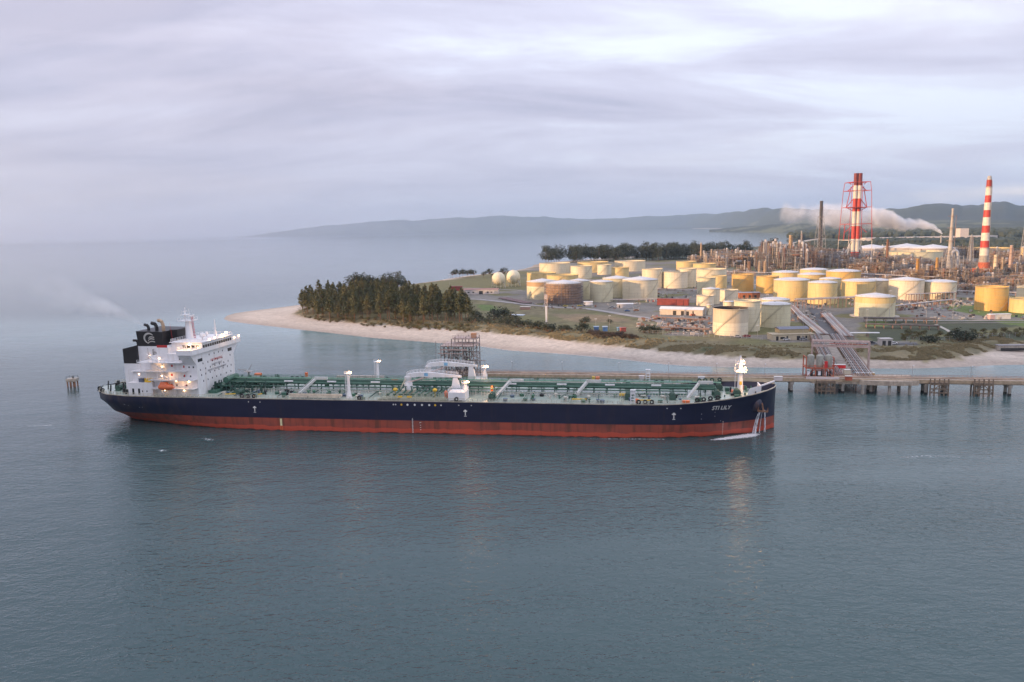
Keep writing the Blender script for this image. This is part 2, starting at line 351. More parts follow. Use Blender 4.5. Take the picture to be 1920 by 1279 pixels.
# ------------------------------------------------------------------ sea
def sea_material():
    m = bpy.data.materials.new('sea water'); m.use_nodes = True; nt = m.node_tree; N = node_helper(nt); L = nt.links.new
    b = nt.nodes['Principled BSDF']; b.inputs['IOR'].default_value = 1.333; b.inputs['Roughness'].default_value = 0.07
    at_ = N('ShaderNodeAttribute', attribute_name='depthcol'); tc = N('ShaderNodeTexCoord')
    L(at_.outputs['Color'], b.inputs['Base Color'])
    cd = N('ShaderNodeNewGeometry')
    def layer(sx, sy, rot, scale, detail, rough=0.55, dist=0.0):
        mp = N('ShaderNodeMapping'); L(tc.outputs['Object'], mp.inputs[0]); mp.inputs['Scale'].default_value = (sx, sy, 1); mp.inputs['Rotation'].default_value = (0, 0, R(rot))
        n = N('ShaderNodeTexNoise', noise_dimensions='2D'); L(mp.outputs[0], n.inputs['Vector']); n.inputs['Scale'].default_value = scale; n.inputs['Detail'].default_value = detail; n.inputs['Roughness'].default_value = rough; n.inputs['Distortion'].default_value = dist
        return n.outputs['Fac']
    big = layer(1, 1.9, 14, 0.055, 3); mid = layer(1, 2.0, 22, 0.36, 3, 0.5, 0.4); sm = layer(1, 1.7, -12, 1.05, 2, 0.5)
    calm = layer(1, 4.0, 3, 0.006, 4)   # wind lanes
    def M(op, a, c): 
        n = N('ShaderNodeMath', operation=op)
        for i, v in enumerate((a, c)):
            if isinstance(v, (int, float)): n.inputs[i].default_value = v
            else: L(v, n.inputs[i])
        return n.outputs[0]
    h = M('ADD', M('MULTIPLY', big, 0.55), M('ADD', M('MULTIPLY', mid, 0.25), M('MULTIPLY', sm, 0.12)))
    lane = N('ShaderNodeMapRange'); L(calm, lane.inputs[0]); lane.inputs[1].default_value = 0.35; lane.inputs[2].default_value = 0.65; lane.inputs[3].default_value = 0.5; lane.inputs[4].default_value = 1.3
    sep = N('ShaderNodeSeparateXYZ'); L(cd.outputs['Position'], sep.inputs[0])
    fade = N('ShaderNodeMapRange'); L(sep.outputs[1], fade.inputs[0]); fade.inputs[1].default_value = 240; fade.inputs[2].default_value = 360; fade.inputs[3].default_value = 1.0; fade.inputs[4].default_value = 0.42
    fade2 = N('ShaderNodeMapRange'); L(sep.outputs[1], fade2.inputs[0]); fade2.inputs[1].default_value = 380; fade2.inputs[2].default_value = 1300; fade2.inputs[3].default_value = 1.0; fade2.inputs[4].default_value = 0.35
    bp = N('ShaderNodeBump'); bp.inputs['Distance'].default_value = 1.0; L(M('MULTIPLY', M('MULTIPLY', lane.outputs[0], fade2.outputs[0]), fade.outputs[0]), bp.inputs['Strength']); L(h, bp.inputs['Height']); L(bp.outputs[0], b.inputs['Normal'])
    return m
def make_sea():
    nxs = np.concatenate([-np.geomspace(400, 60000, 16)[::-1], np.arange(-380, 400, 12.0), np.geomspace(400, 60000, 16)])
    nys = np.concatenate([np.array([-3000, -800, -200]), np.arange(-100, 900, 12.0), np.geomspace(900, 70000, 26)])
    X, Y = np.meshgrid(nxs, nys); P = np.stack([X.ravel(), Y.ravel()], 1)
    ds = seg_dist(P, shore); sh = np.exp(-ds/60.0)*0.55+np.exp(-ds/14.0)*0.45
    sh = np.where(P[:, 0] > -420, sh, sh*0.4)*np.clip(1.15-np.clip(P[:,1]-650,0,None)/500, 0.15, 1)
    # milky shallow streak to the left of the spit
    w = np.array([fbm(x, y*1.8, 0.006, 3) for x, y in P])
    deep = np.array((0.038, 0.074, 0.078)); shal = np.array((0.20, 0.30, 0.31))
    lf = np.clip(1-np.abs(P[:, 1]-560-60*w)/180, 0, 1)*np.clip((-P[:, 0])/150, 0, 1)*0.60*(P[:, 0] > -1500)
    k = np.clip(sh*0.8+lf+0.05*w, 0, 1)[:, None]
    C = deep*(1-k)+shal*k
    nx = len(nxs); ny = len(nys); idx = np.arange(nx*ny).reshape(ny, nx)
    q = np.stack([idx[:-1, :-1].ravel(), idx[:-1, 1:].ravel(), idx[1:, 1:].ravel(), idx[1:, :-1].ravel()], 1)
    me = bpy.data.meshes.new('sea'); me.from_pydata(np.stack([P[:, 0], P[:, 1], P[:, 0]*0], 1).tolist(), [], q.tolist()); me.update()
    ca = me.color_attributes.new('depthcol', 'FLOAT_COLOR', 'POINT'); ca.data.foreach_set('color', np.concatenate([C, np.ones((len(P), 1))], 1).astype('f').ravel())
    me.materials.append(sea_material()); o = bpy.data.objects.new('sea', me); COL.objects.link(o); tag(o, kind='structure')
make_sea()

# ------------------------------------------------------------------ far coast and hills
sky_px = [(380,449,17000),(470,443,17000),(500,437.5,17000),(545,431,17000),(620,423,17000),(700,417,17000),(820,409.5,17000),(905,405,16500),(1000,405.5,16500),(1050,406.5,16500),(1130,411,16000),(1200,407,15500),(1280,404,15000),(1340,402,14500),(1400,395,13500),(1430,391.5,13000),(1470,391.5,12500),(1500,392,12000),(1560,391,12000),(1600,393,11500),(1640,394,11000),(1665,392,10500),(1700,387,10000),(1740,382,10000),(1765,378.5,10000),(1800,380,10000),(1850,384,10000),(1880,380,10000),(1920,383,10000),(2050,372,10000),(2400,384,10000)]
coast_px = [(380,26000),(1000,24500),(1200,21000),(1300,17500),(1400,12500),(1450,8800),(1500,6600),(1540,5300),(1570,4500),(1620,4200),(2400,4200)]
sky_px = [(a, b, c*(1.0+0.65*min(1, max(0, (1480-a)/200)))) for a, b, c in sky_px]
def far_hills():
    us = np.linspace(380, 2400, 420); nr = 46; vs = []; C = []
    cx_ = [p[0] for p in coast_px]; cr = [p[1] for p in coast_px]
    for i, u in enumerate(us):
        yt = np.interp(u, [p[0] for p in sky_px], [p[1] for p in sky_px]); rr = max(np.interp(u, [p[0] for p in sky_px], [p[2] for p in sky_px]), 9000)
        d = ray(u, yt); hd = math.hypot(d[0], d[1]); top = H+d[2]/hd*rr; top *= 1+0.15*fbm(u*0.02, 3.3, 1.0, 5)+0.02*nz(u*0.3, 1.1); dx, dy = d[0]/hd, d[1]/hd
        r0 = min(np.interp(u, cx_, cr), rr*0.93); top = max(top, -1.5)
        for j in range(nr):
            t = j/(nr-1); r = r0+(rr*1.25-r0)*t; tt = (r-r0)/(rr-r0+1)
            base = 3+22*min(1, t*10)
            s_ = max(0, min(1, (tt-0.25)/0.75)); s_ = s_*s_*(3-2*s_)
            w = fbm(dx*r, dy*r, 0.0007, 5); w2 = fbm(dx*r, dy*r, 0.00025, 3, 4.0)
            hgt = base+(top-base)*s_*(1.0 if tt >= 0.97 else (0.62+0.38*s_+0.30*w))+25*w*min(1, tt*2)
            if tt > 1.0: hgt = top-(tt-1)*top*1.2
            if j == 0: hgt = -2
            if abs(tt-1) < 0.02: hgt = top+top*0.02*w
            if tt < 0.97: hgt = min(hgt, H+(top-H)*r/rr+abs(top)*0.02) if top > H else min(hgt, top*(0.3+0.7*s_))
            hgt = max(hgt, min(2, top)) if j else -2
            vs.append((dx*r, dy*r, hgt)); f = 0.5+0.5*w
            if u > 1350 and tt < 0.55: c = (0.035, 0.048, 0.03) if w2 > -0.05 else (0.09, 0.10, 0.06)
            else: c = (0.018+0.03*f, 0.03+0.032*f, 0.038)
            if 1 <= j <= 1 and u > 1300: c = (0.45, 0.40, 0.34)
            C.append((*c, 1))
    n = len(us); q = [(i*nr+j, (i+1)*nr+j, (i+1)*nr+j+1, i*nr+j+1) for i in range(n-1) for j in range(nr-1)]
    me = bpy.data.meshes.new('hills'); me.from_pydata(vs, [], q); me.update(); me.polygons.foreach_set('use_smooth', [True]*len(q))
    ca = me.color_attributes.new('soil', 'FLOAT_COLOR', 'POINT'); ca.data.foreach_set('color', np.array(C, 'f').ravel())
    m = GM.copy(); m.name = 'hill cover'
    for nd in m.node_tree.nodes:
        if nd.type == 'TEX_NOISE': nd.inputs['Scale'].default_value = 0.006
        if nd.type == 'BUMP': nd.inputs['Distance'].default_value = 20
    me.materials.append(m); o = bpy.data.objects.new('hills', me); COL.objects.link(o); tag(o, kind='structure')
far_hills()
def foothills():
    us = np.linspace(1330, 2400, 300); vs = []; C = []; nr = 14
    for u in us:
        yt = 421-0.006*(u-1330)-3.0*fbm(u*0.012, 7.7, 1.0, 4)+(1-min(1, (u-1330)/160))*9; rr = 6500 if u > 1560 else 9500-3000*(u-1330)/230; rr = max(rr, 6500)
        d = ray(u, yt); hd = math.hypot(d[0], d[1]); top = max(H+d[2]/hd*rr, 4); dx, dy = d[0]/hd, d[1]/hd
        for j in range(nr):
            t = j/(nr-1); r = rr*(0.86+0.2*t); h = top*math.sin(min(1, t/0.7)*math.pi/2) if t < .7 else top*(1-(t-.7)*2.5); w = fbm(dx*r, dy*r, 0.002, 4)
            vs.append((dx*r, dy*r, max(h*(1+.25*w), 0.5 if j else -2))); C.append((0.022, 0.034, 0.022, 1) if w > -.15 else (0.10, 0.11, 0.06, 1))
    n = len(us); q = [(i*nr+j, (i+1)*nr+j, (i+1)*nr+j+1, i*nr+j+1) for i in range(n-1) for j in range(nr-1)]
    me = bpy.data.meshes.new('foothills'); me.from_pydata(vs, [], q); me.update(); me.polygons.foreach_set('use_smooth', [True]*len(q))
    ca = me.color_attributes.new('soil', 'FLOAT_COLOR', 'POINT'); ca.data.foreach_set('color', np.array(C, 'f').ravel())
    me.materials.append(bpy.data.materials['hill cover']); o = bpy.data.objects.new('foothills', me); COL.objects.link(o); tag(o, kind='structure')
foothills()

# headland across the harbour mouth, out of frame at the left: its shade lies over the water and the ship
def headland():
    e = (-to_sun.x, -to_sun.y); l = math.hypot(*e); e = (e[0]/l, e[1]/l); n_ = (-e[1], e[0]); vs = []; nq, npp = 40, 60
    for i in range(nq):
        q = -2500+2000*i/(nq-1)
        for j in range(npp):
            p = -1900+2500*j/(npp-1); w = fbm(q, p, 0.002, 4)
            sh = max(0, min(1, (530-p+40*w)/200)); h = 232*sh*math.exp(-((q+1500)/430)**2)*(1+0.16*w)-3
            vs.append((e[0]*q+n_[0]*p, e[1]*q+n_[1]*p, h))
    me = bpy.data.meshes.new('headland'); me.from_pydata(vs, [], [(i*npp+j, i*npp+j+1, (i+1)*npp+j+1, (i+1)*npp+j) for i in range(nq-1) for j in range(npp-1)]); me.update()
    me.materials.append(mat('headland bush', (0.05, 0.065, 0.03), 0.9, var=0.4, scale=0.01)); o = bpy.data.objects.new('headland', me); COL.objects.link(o); tag(o, kind='structure')
headland()

# haze: one closed box of pale air round the scene
mb = MB(); mb.box(-30000, 30000, -2500, 36000, -6.5, 1100)
hz = bpy.data.materials.new('pale air'); hz.use_nodes = True; nt = hz.node_tree; nt.nodes.clear()
pv = nt.nodes.new('ShaderNodeVolumePrincipled'); pv.inputs['Color'].default_value = (0.66, 0.82, 1.0, 1); pv.inputs['Density'].default_value = 3.8e-5; pv.inputs['Anisotropy'].default_value = 0.55
ou = nt.nodes.new('ShaderNodeOutputMaterial'); nt.links.new(pv.outputs[0], ou.inputs['Volume'])
o = mb.build('haze', hz); tag(o, kind='stuff')

# a rain shower far out at the left, veiling the end of the hills (thinner towards its edge: three nested bodies of air)
rn = hz.copy(); rn.name = 'rain veil'
for nd in rn.node_tree.nodes:
    if nd.type == 'PRINCIPLED_VOLUME': nd.inputs['Density'].default_value = 2.2e-5; nd.inputs['Color'].default_value = (0.84, 0.86, 1.0, 1)
for q_, f_ in enumerate((1.0, 0.86, 0.72, 0.56, 0.4)):
    mb = MB(); cxr, cyr = ray(180, 440)[0]*12500, 12500
    rings = [(math.cos(a), math.sin(a)) for a in np.linspace(-0.05, math.pi/2-0.02, 10)]
    vs = []; k = 32
    for c_, s_ in rings: vs += [(cxr+7600*f_*c_*math.cos(6.2832*j/k), cyr+3600*f_*c_*math.sin(6.2832*j/k), (-5.0+q_*.3 if s_ < 0.05 else 800*f_*s_)) for j in range(k)]
    mb.add(vs, [(i*k+j, i*k+(j+1)%k, (i+1)*k+(j+1)%k, (i+1)*k+j) for i in range(len(rings)-1) for j in range(k)], True); mb.add(vs[:k], [tuple(range(k))[::-1]]); mb.add(vs[-k:], [tuple(range(k))])
    o = mb.build('rain_veil', rn); tag(o, kind='stuff')
# ================================================================== TANKER
YAW = R(-8.95); SU = (math.cos(YAW), math.sin(YAW)); SV = (-math.sin(YAW), math.cos(YAW)); HB = 17.0
SA = (-89.30, 262.36)
SO = (SA[0]+SV[0]*HB-SU[0]*77, SA[1]+SV[1]*HB-SU[1]*77, 0.0)
LSH = 256.0
def ship_pt(s, t, z): return (SO[0]+SU[0]*s+SV[0]*t, SO[1]+SU[1]*s+SV[1]*t, z)
ship = thing('tanker_ship', 'long navy and red oil tanker with white deckhouse, lying alongside the jetty', 'ship', SO, YAW)
prof = {
 -3.0: [(0,0),(22,0),(32,4),(45,10),(62,15),(77,16.5),(200,16.5),(222,14),(238,9),(250,4),(255.6,0),(256,0)],
 0.0: [(0,0),(11.5,0),(13.5,3.2),(16,5.2),(21.5,6.9),(29,9.2),(38,11.6),(47,14.0),(62,16.2),(77,17),(200,17),(217,15.8),(228,13.8),(235,11.8),(242,9.0),(248,6.0),(252,3.6),(255.7,0.0),(256,0)],
 4.6: [(0,0),(3.2,0),(5,2.6),(7,5.2),(9,7.8),(13,11.2),(18,12.6),(23,13.4),(38,15.3),(57,16.9),(70,17),(204,17),(222,16.0),(235,13.0),(242,10.2),(248,7),(252,4.3),(255.9,0.0),(256,0)],
 9.0: [(0,0),(0.3,1),(1,3.0),(3,6.0),(6,9.8),(12,14.2),(22,16.0),(36,16.8),(50,17),(210,17),(228,15.8),(238,13),(245,10),(250,6.8),(254,3),(256,0)],
 12.0:[(0,0),(0.3,2),(1,3.3),(3,6.2),(6,10.2),(12,14.4),(22,16.2),(36,17),(214,17),(230,16.4),(240,14),(247,10.4),(252,6.5),(255,3),(256.2,0)],
 16.0:[(0,0),(0.3,2),(1,3.3),(3,6.2),(6,10.2),(12,14.4),(22,16.2),(36,17),(214,17),(232,16.9),(242,14.6),(248,11.4),(252.5,7.6),(255.2,4),(256.6,0)]}
PZ = sorted(prof)
def hb(s, z):
    z = max(PZ[0], min(PZ[-1], z))
    for a, b in zip(PZ[:-1], PZ[1:]):
        if z <= b:
            fa = np.interp(s, *zip(*prof[a])); fb = np.interp(s, *zip(*prof[b])); k = (z-a)/(b-a); return float(fa+(fb-fa)*k)
def deck_z(s): return float(np.interp(s, [0,20,205,220,228,238,246,252,256], [12.0,11.7,11.5,11.7,12.3,13.3,14.2,14.9,15.4]))
def main_deck(s): return float(np.interp(s, [0,20,205,235,256], [11.6,11.4,11.3,11.6,12.4]))
def keel_z(s): return float(np.interp(s, [0,0.8,2.0,3.2,5.0,7.5,10.5,12.5,16,30], [9.6,8.2,6.6,5.4,4.0,2.7,1.0,-0.5,-2.2,-3.0]))
def hull_mesh():
    ss = list(np.concatenate([np.linspace(0.0, 8, 9), np.linspace(10, 40, 13), np.linspace(46, 200, 16), np.linspace(206, 244, 14), np.linspace(246, 256, 11)]))
    nl = 13; mb = MB(); ring = []
    for sgn in (-1, 1):
        vs = []
        for s in ss:
            zb, zt = keel_z(s), deck_z(s)
            for j in range(nl):
                z = zb+(zt-zb)*j/(nl-1); w = hb(s, z)
                if s > 255: w *= 0.9
                vs.append((s, sgn*max(w, 0.02), z))
        fs = []
        for i in range(len(ss)-1):
            for j in range(nl-1):
                a, b, c, d = i*nl+j, (i+1)*nl+j, (i+1)*nl+j+1, i*nl+j+1
                fs.append((a, b, c, d) if sgn < 0 else (a, d, c, b))
        mb.add(vs, fs, True)
    # transom
    n = len(ss)*nl
    mb.f += [(j, j+1, n+j+1, n+j) for j in range(nl-1)]; mb.sm += [True]*(nl-1)
    # bulbous bow just under the surface is hidden; close the keel
    mb.f += [(i*nl, n+i*nl, n+(i+1)*nl, (i+1)*nl) for i in range(len(ss)-1)]; mb.sm += [False]*(len(ss)-1)
    # stem plate
    k = (len(ss)-1)*nl
    mb.f += [(k+j, n+k+j, n+k+j+1, k+j+1) for j in range(nl-1)]; mb.sm += [True]*(nl-1)
    return mb, ss
def hull_paint():
    m = bpy.data.materials.new('hull paint'); m.use_nodes = True; nt = m.node_tree; N = node_helper(nt); L = nt.links.new
    b = nt.nodes['Principled BSDF']; b.inputs['Roughness'].default_value = 0.38
    tc = N('ShaderNodeTexCoord'); sep = N('ShaderNodeSeparateXYZ'); L(tc.outputs['Object'], sep.inputs[0])
    def rng_(v, a, b_, c=0.0, d=1.0):
        r = N('ShaderNodeMapRange'); L(v, r.inputs[0]); r.inputs[1].default_value = a; r.inputs[2].default_value = b_; r.inputs[3].default_value = c; r.inputs[4].default_value = d; return r.outputs[0]
    def mix(f, a, b_):
        n = N('ShaderNodeMix', data_type='RGBA'); L(f, n.inputs[0])
        for i, v in ((6, a), (7, b_)):
            if isinstance(v, tuple): n.inputs[i].default_value = (*v, 1)
            else: L(v, n.inputs[i])
        return n.outputs[2]
    def noise_(sc_, scale, det=5):
        mp = N('ShaderNodeMapping'); L(tc.outputs['Object'], mp.inputs[0]); mp.inputs['Scale'].default_value = sc_
        n = N('ShaderNodeTexNoise'); L(mp.outputs[0], n.inputs['Vector']); n.inputs['Scale'].default_value = scale; n.inputs['Detail'].default_value = det; return n.outputs['Fac']
    streak = noise_((1, 1, 0.10), 0.55, 7); patch = noise_((0.35, 0.35, 1.0), 0.35, 5)
    red = mix(rng_(patch, 0.35, 0.65), (0.36, 0.078, 0.048), (0.27, 0.068, 0.048))
    red = mix(rng_(streak, 0.46, 0.68, 0, 0.8), red, (0.11, 0.045, 0.03))
    low = mix(rng_(streak, 0.5, 0.75, 0, 0.5), (0.50, 0.085, 0.048), (0.32, 0.06, 0.042))
    n_ = N('ShaderNodeMath', operation='ADD'); L(sep.outputs[2], n_.inputs[0])
    wob = rng_(noise_((1, 1, 1), 0.25, 3), 0.3, 0.7, -0.35, 0.35); L(wob, n_.inputs[1])
    red = mix(rng_(n_.outputs[0], 1.75, 1.95), low, red)
    red = mix(rng_(n_.outputs[0], 0.15, 0.45), (0.07, 0.035, 0.03), red)
    blue = mix(rng_(patch, 0.3, 0.7), (0.009, 0.010, 0.034), (0.014, 0.015, 0.043))
    blue = mix(rng_(streak, 0.58, 0.80, 0, 0.35), blue, (0.055, 0.03, 0.026))
    sternst = rng_(sep.outputs[0], 58, 20, 0, 1); ms = N('ShaderNodeMath', operation='MULTIPLY'); L(sternst, ms.inputs[0]); L(rng_(streak, 0.40, 0.70, 0, 0.55), ms.inputs[1])
    blue = mix(ms.outputs[0], blue, (0.075, 0.052, 0.05))
    sm_ = N('ShaderNodeMath', operation='PINGPONG'); L(sep.outputs[0], sm_.inputs[0]); sm_.inputs[1].default_value = 6.0
    seam = rng_(sm_.outputs[0], 0.0, 0.12, 0.35, 0.0); allc = mix(rng_(sep.outputs[2], 4.68, 4.72), red, blue)
    L(mix(seam, allc, (0.05, 0.035, 0.035)), b.inputs['Base Color'])
    n2 = noise_((0.25, 0.25, 0.25), 1.6, 2); bp = N('ShaderNodeBump'); bp.inputs['Distance'].default_value = 0.05; L(n2, bp.inputs['Height']); L(bp.outputs[0], b.inputs['Normal'])
    return m
hm, SS = hull_mesh()
hull = hm.build('hull', hull_paint(), ship)

# main deck + forecastle bulwark inside
mb = MB(); vs = []; n = len(SS)
for s in SS:
    w = max(hb(s, main_deck(s))-0.06, 0.01); vs += [(s, -w, main_deck(s)), (s, 0, main_deck(s)+0.5), (s, w, main_deck(s))]
mb.add(vs, [(i*3+k, i*3+3+k, i*3+4+k, i*3+1+k) for i in range(n-1) for k in (0, 1)], True)
deck = mb.build('main_deck', GREEND(), ship)
for sgn in (-1, 1):      # gunwale coaming, cream
    mb = MB()
    pts = [(s, sgn*(hb(s, deck_z(s))-0.12), deck_z(s)+0.05) for s in SS if s > 1]
    mb.poly(pts, 0.30)
    mb.build('gunwale', mat('gunwale', (0.40, 0.36, 0.29), 0.7, var=0.35, scale=0.5), ship)
mb = MB()
for sgn in (-1, 1):
    s = 2.0
    while s < 226:
        w = hb(s, 12)-0.25; z = deck_z(s)
        mb.bar((s, sgn*w, z), (s, sgn*w, z+1.15), 0.13); s += 1.7
    ss_ = [x for x in np.arange(2, 227, 6.0)]
    for hh in (0.6, 1.15): mb.poly([(x, sgn*(hb(x, 12)-0.25), deck_z(x)+hh) for x in ss_], 0.10)
mb.build('railing', mat('railing paint', (0.50, 0.47, 0.38), 0.6, var=0.3, scale=0.3), ship)
# chocks (black roller fairleads) on the deck edge
def chock_mb():
    m_ = MB(); k = 14
    o_ = [(1.0*math.cos(2*math.pi*i/k)*0.78, 0.95+0.75*math.sin(2*math.pi*i/k)) for i in range(k)]
    i_ = [(x*0.45, 0.95+(z-0.95)*0.45) for x, z in o_]
    for y0, y1 in ((-0.3, 0.3),):
        vs = [(x, y0, z) for x, z in o_]+[(x, y0, z) for x, z in i_]+[(x, y1, z) for x, z in o_]+[(x, y1, z) for x, z in i_]
        fs = []
        for i in range(k):
            j = (i+1) % k
            fs += [(i, j, k+j, k+i), (2*k+i, 3*k+i, 3*k+j, 2*k+j), (i, 2*k+i, 2*k+j, j), (k+i, k+j, 3*k+j, 3*k+i)]
        m_.add(vs, fs)
    m_.box(-0.9, 0.9, -0.4, 0.4, 0, 0.3); return m_
ck = chock_mb().build('mooring_chock', DARK(), ship, link=False); me_ck = ck.data
ckn = 0
for t_, lst in ((-1, (5,8.5,68.2,70.5,72.8,112.5,147.5,209.5,211.6,213.8,228.5,230.6,232.8,235.2)), (1, (60,72,74.2,76.4,112,147,205,216.5,218.6,232,234,236.4,239))):
    for s in lst:
        o = bpy.data.objects.new('mooring_chock', me_ck); COL.objects.link(o); o.parent = ship; o.location = (s, t_*(hb(s, 11.5)-0.5), deck_z(s)-0.05)
bpy.data.objects.remove(ck)

# pipes along the centre, supports and catwalk
mb = MB()
for t, z, r in ((-2.0, 14.6, 0.95), (0.2, 14.9, 0.85), (2.4, 14.7, 0.85), (4.2, 14.5, 0.7)):
    mb.bar((54, t, z), (236, t, z-0.5), r, n=8)
for t, z in ((-3.6, 13.5), (5.6, 13.6), (-4.8, 12.6)): mb.bar((58, t, z), (226, t, z), 0.45, n=6)
mb.build('cargo_pipe', GREENP(), ship)
mb = MB(); s = 56
while s < 236:
    for t in (-3.0, 3.8): mb.bar((s, t, 11.4), (s, t, 14.6), 0.28)
    mb.bar((s, -3.4, 14.1), (s, 5.0, 14.1), 0.3); s += 4.6
for s in np.arange(58, 232, 11.5):
    mb.bar((s, -15, 12.2), (s, -3, 12.6), 0.3); mb.bar((s+2, 4, 12.6), (s+2, 15.5, 12.2), 0.3)
mb.build('pipe_support', mat('dark green steel', (0.03, 0.07, 0.055), 0.6, var=0.4), ship)
mb = MB()
mb.box(54, 238, -0.2, 1.6, 15.75, 15.87)
for t in (-0.2, 1.6):
    for hh in (0.55, 1.1): mb.bar((54, t, 15.8+hh), (238, t, 15.8+hh), 0.07)
    for s in np.arange(54, 238, 2.6): mb.bar((s, t, 15.8), (s, t, 16.95), 0.08)
mb.build('catwalk', mat('catwalk green', (0.08, 0.20, 0.13), 0.6), ship)
# little white strips fastened to the pipes
for s, t in ((78,-2.6),(95,-2.6),(112,-2.6),(163,-2.6),(181,-2.6),(198,-2.6),(214,-2.6)):
    m_ = MB(); m_.box(s, s+3.4, t-0.3, t+0.2, 15.0, 15.45); m_.build('pipe_sleeve', WHITE(), ship)
# lower longitudinal walkways and transverse lines on deck
mb = MB()
for s in np.arange(62, 226, 1.05):
    if rng.random() < 0.8: mb.bar((s, -6.6, 11.6), (s, -6.6, 12.9+rng.random()*0.5), 0.14)
for a, b in ((60, 122), (157, 205)): mb.bar((a, -6.6, 12.95), (b, -6.6, 12.95), 0.14); mb.bar((a, -6.6, 12.3), (b, -6.6, 12.3), 0.1)
for s in np.arange(62, 226, 1.3): mb.bar((s, 12.2, 11.6), (s, 12.2, 12.9), 0.14)
for a, b in ((60, 100), (157, 225)): mb.bar((a, 12.2, 12.95), (b, 12.2, 12.95), 0.14)
mb.build('deck_railing', mat('bleached railing', (0.52, 0.50, 0.44), 0.6), ship)
for s in (60,66.5,84,101,119.5,158,170,186.5,203.5,213,224):
    m_ = MB(); m_.bar((s, -15.6, 11.9), (s, 15.6, 11.9), 0.22); m_.bar((s+.7, -15.6, 11.8), (s+.7, 15.6, 11.8), 0.14)
    m_.build('transverse_pipe', mat('pale deck line', (0.30, 0.36, 0.30), 0.5), ship)
# hatches, vents, lockers, valves strewn over the deck
cols = [GREENP(), DARK(), mat('mid green fitting', (0.06, 0.16, 0.10), 0.5), mat('bleached fitting', (0.5, 0.48, 0.42), 0.6), mat('blue grey fitting', (0.10, 0.14, 0.2), 0.5)]
for k in range(150):
    s = rng.uniform(58, 230); t = rng.choice([rng.uniform(-14.5, -5.5), rng.uniform(-14.5, -5.5), rng.uniform(6, 15)])
    if 118 < s < 157 and t < 0: continue
    m_ = MB(); h = rng.uniform(0.6, 1.9); kind = rng.random()
    if kind < 0.4: m_.lathe([(0.30,11.4),(0.30,11.4+h*0.7),(0.62,11.4+h*0.75),(0.55,11.4+h)], s, t, 8); nm = 'deck_vent'
    elif kind < 0.7: m_.lathe([(0.75,11.4),(0.75,12.2),(0.85,12.25),(0.85,12.4)], s, t, 10); nm = 'tank_hatch'
    elif kind < 0.85: m_.cbox(s, t, 11.4, 1.4, 0.9, h); m_.cbox(s, t, 11.4+h, 1.6, 1.1, 0.12); nm = 'deck_locker'
    else: m_.bar((s,t,11.5),(s+rng.uniform(-2,2),t+rng.uniform(-1,1),13.2),0.2); m_.bar((s,t,11.4),(s,t,12.6),0.5); m_.cbox(s,t,12.4,0.9,0.3,0.3); nm = 'winch_post'
    m_.build(nm, rng.choice(cols), ship)
# mooring winches
for s, t in ((12,-6),(14,5),(64,-11),(122,9),(159,-11),(206,-8),(206,9),(221,-8),(236,-5),(238,6),(243,-3)):
    z = 11.5 if s < 230 else 12.1
    m_ = MB(); m_.lathe([(1.1,-1.6),(1.1,-1.5),(0.6,-1.45),(0.6,0),(1.1,0.05),(1.1,0.15),(0.6,0.2),(0.6,1.5),(1.1,1.55),(1.1,1.65)], n=12, axis='y', org=(s,t,z+1.2)); m_.box(s-1.2, s+1.2, t-2.0, t+2.0, z, z+0.35); m_.box(s-.8,s+.8,t+1.7,t+2.7,z+.3,z+1.9)
    m_.build('mooring_winch', mat('winch green', (0.05, 0.10, 0.075), 0.5), ship)

# cargo manifold amidships
mb = MB()
for i, s in enumerate(np.linspace(122.5, 140.5, 9)):
    for sg in (-1, 1):
        mb.bar((s, sg*14.6, 13.4), (s, sg*5.5, 13.4), 0.62, n=8); mb.bar((s, sg*14.8, 13.4), (s, sg*14.6, 13.4), 1.0, n=10); mb.bar((s, sg*8.5, 13.2), (s, sg*8.5, 15.0), 0.42, n=6); mb.bar((s-.5, sg*8.5, 15.0), (s+.5, sg*8.5, 15.0), 0.2)
mb.build('manifold', GREENP(), ship)
mb = MB()
for s in np.linspace(120, 143, 12): mb.bar((s, -15.4, 11.5), (s, -15.4, 13.9), 0.16); mb.bar((s, -12.5, 11.5), (s, -12.5, 13.9), 0.16)
for z in (12.7, 13.3, 13.9): mb.bar((120, -15.4, z), (143, -15.4, z), 0.11)
mb.box(120, 143, -15.3, -12.6, 12.2, 12.32); mb.box(119, 144, -16.3, -15.7, 11.5, 12.3)
mb.build('manifold_platform', mat('pale green rail', (0.36, 0.38, 0.28), 0.6, var=0.4), ship)
for s in np.linspace(122.5, 140.5, 9):
    m_ = MB(); m_.lathe([(0.0,-0.12),(0.42,-0.12),(0.42,0.12),(0,0.12)], n=12, axis='y', org=(s,-14.95,13.4), cap=False); m_.build('manifold_flange', GREENP(), ship)
for s in (126.3, 129.7):
    m_ = MB(); m_.box(s, s+1.6, -15.9, -15.5, 12.6, 13.1); m_.build('yellow_sign_box', YEL(), ship)
for s, t in ((124.5,-12.6), (138.9,-12.6)):
    m_ = MB(); m_.lathe([(0.15,11.5),(0.15,14.2),(0.75,14.3),(0.85,14.9),(0.4,15.3)], s, t, 10); m_.build('foam_monitor', YEL(), ship)
for s in (142.5, 144.0):
    m_ = MB(); m_.lathe([(0.6,11.5),(0.7,13.6),(0.3,14.2)], s, -11.5+(s-142), 10); m_.build('cowl_vent', mat('salmon paint', (0.62,0.20,0.12), 0.6), ship)

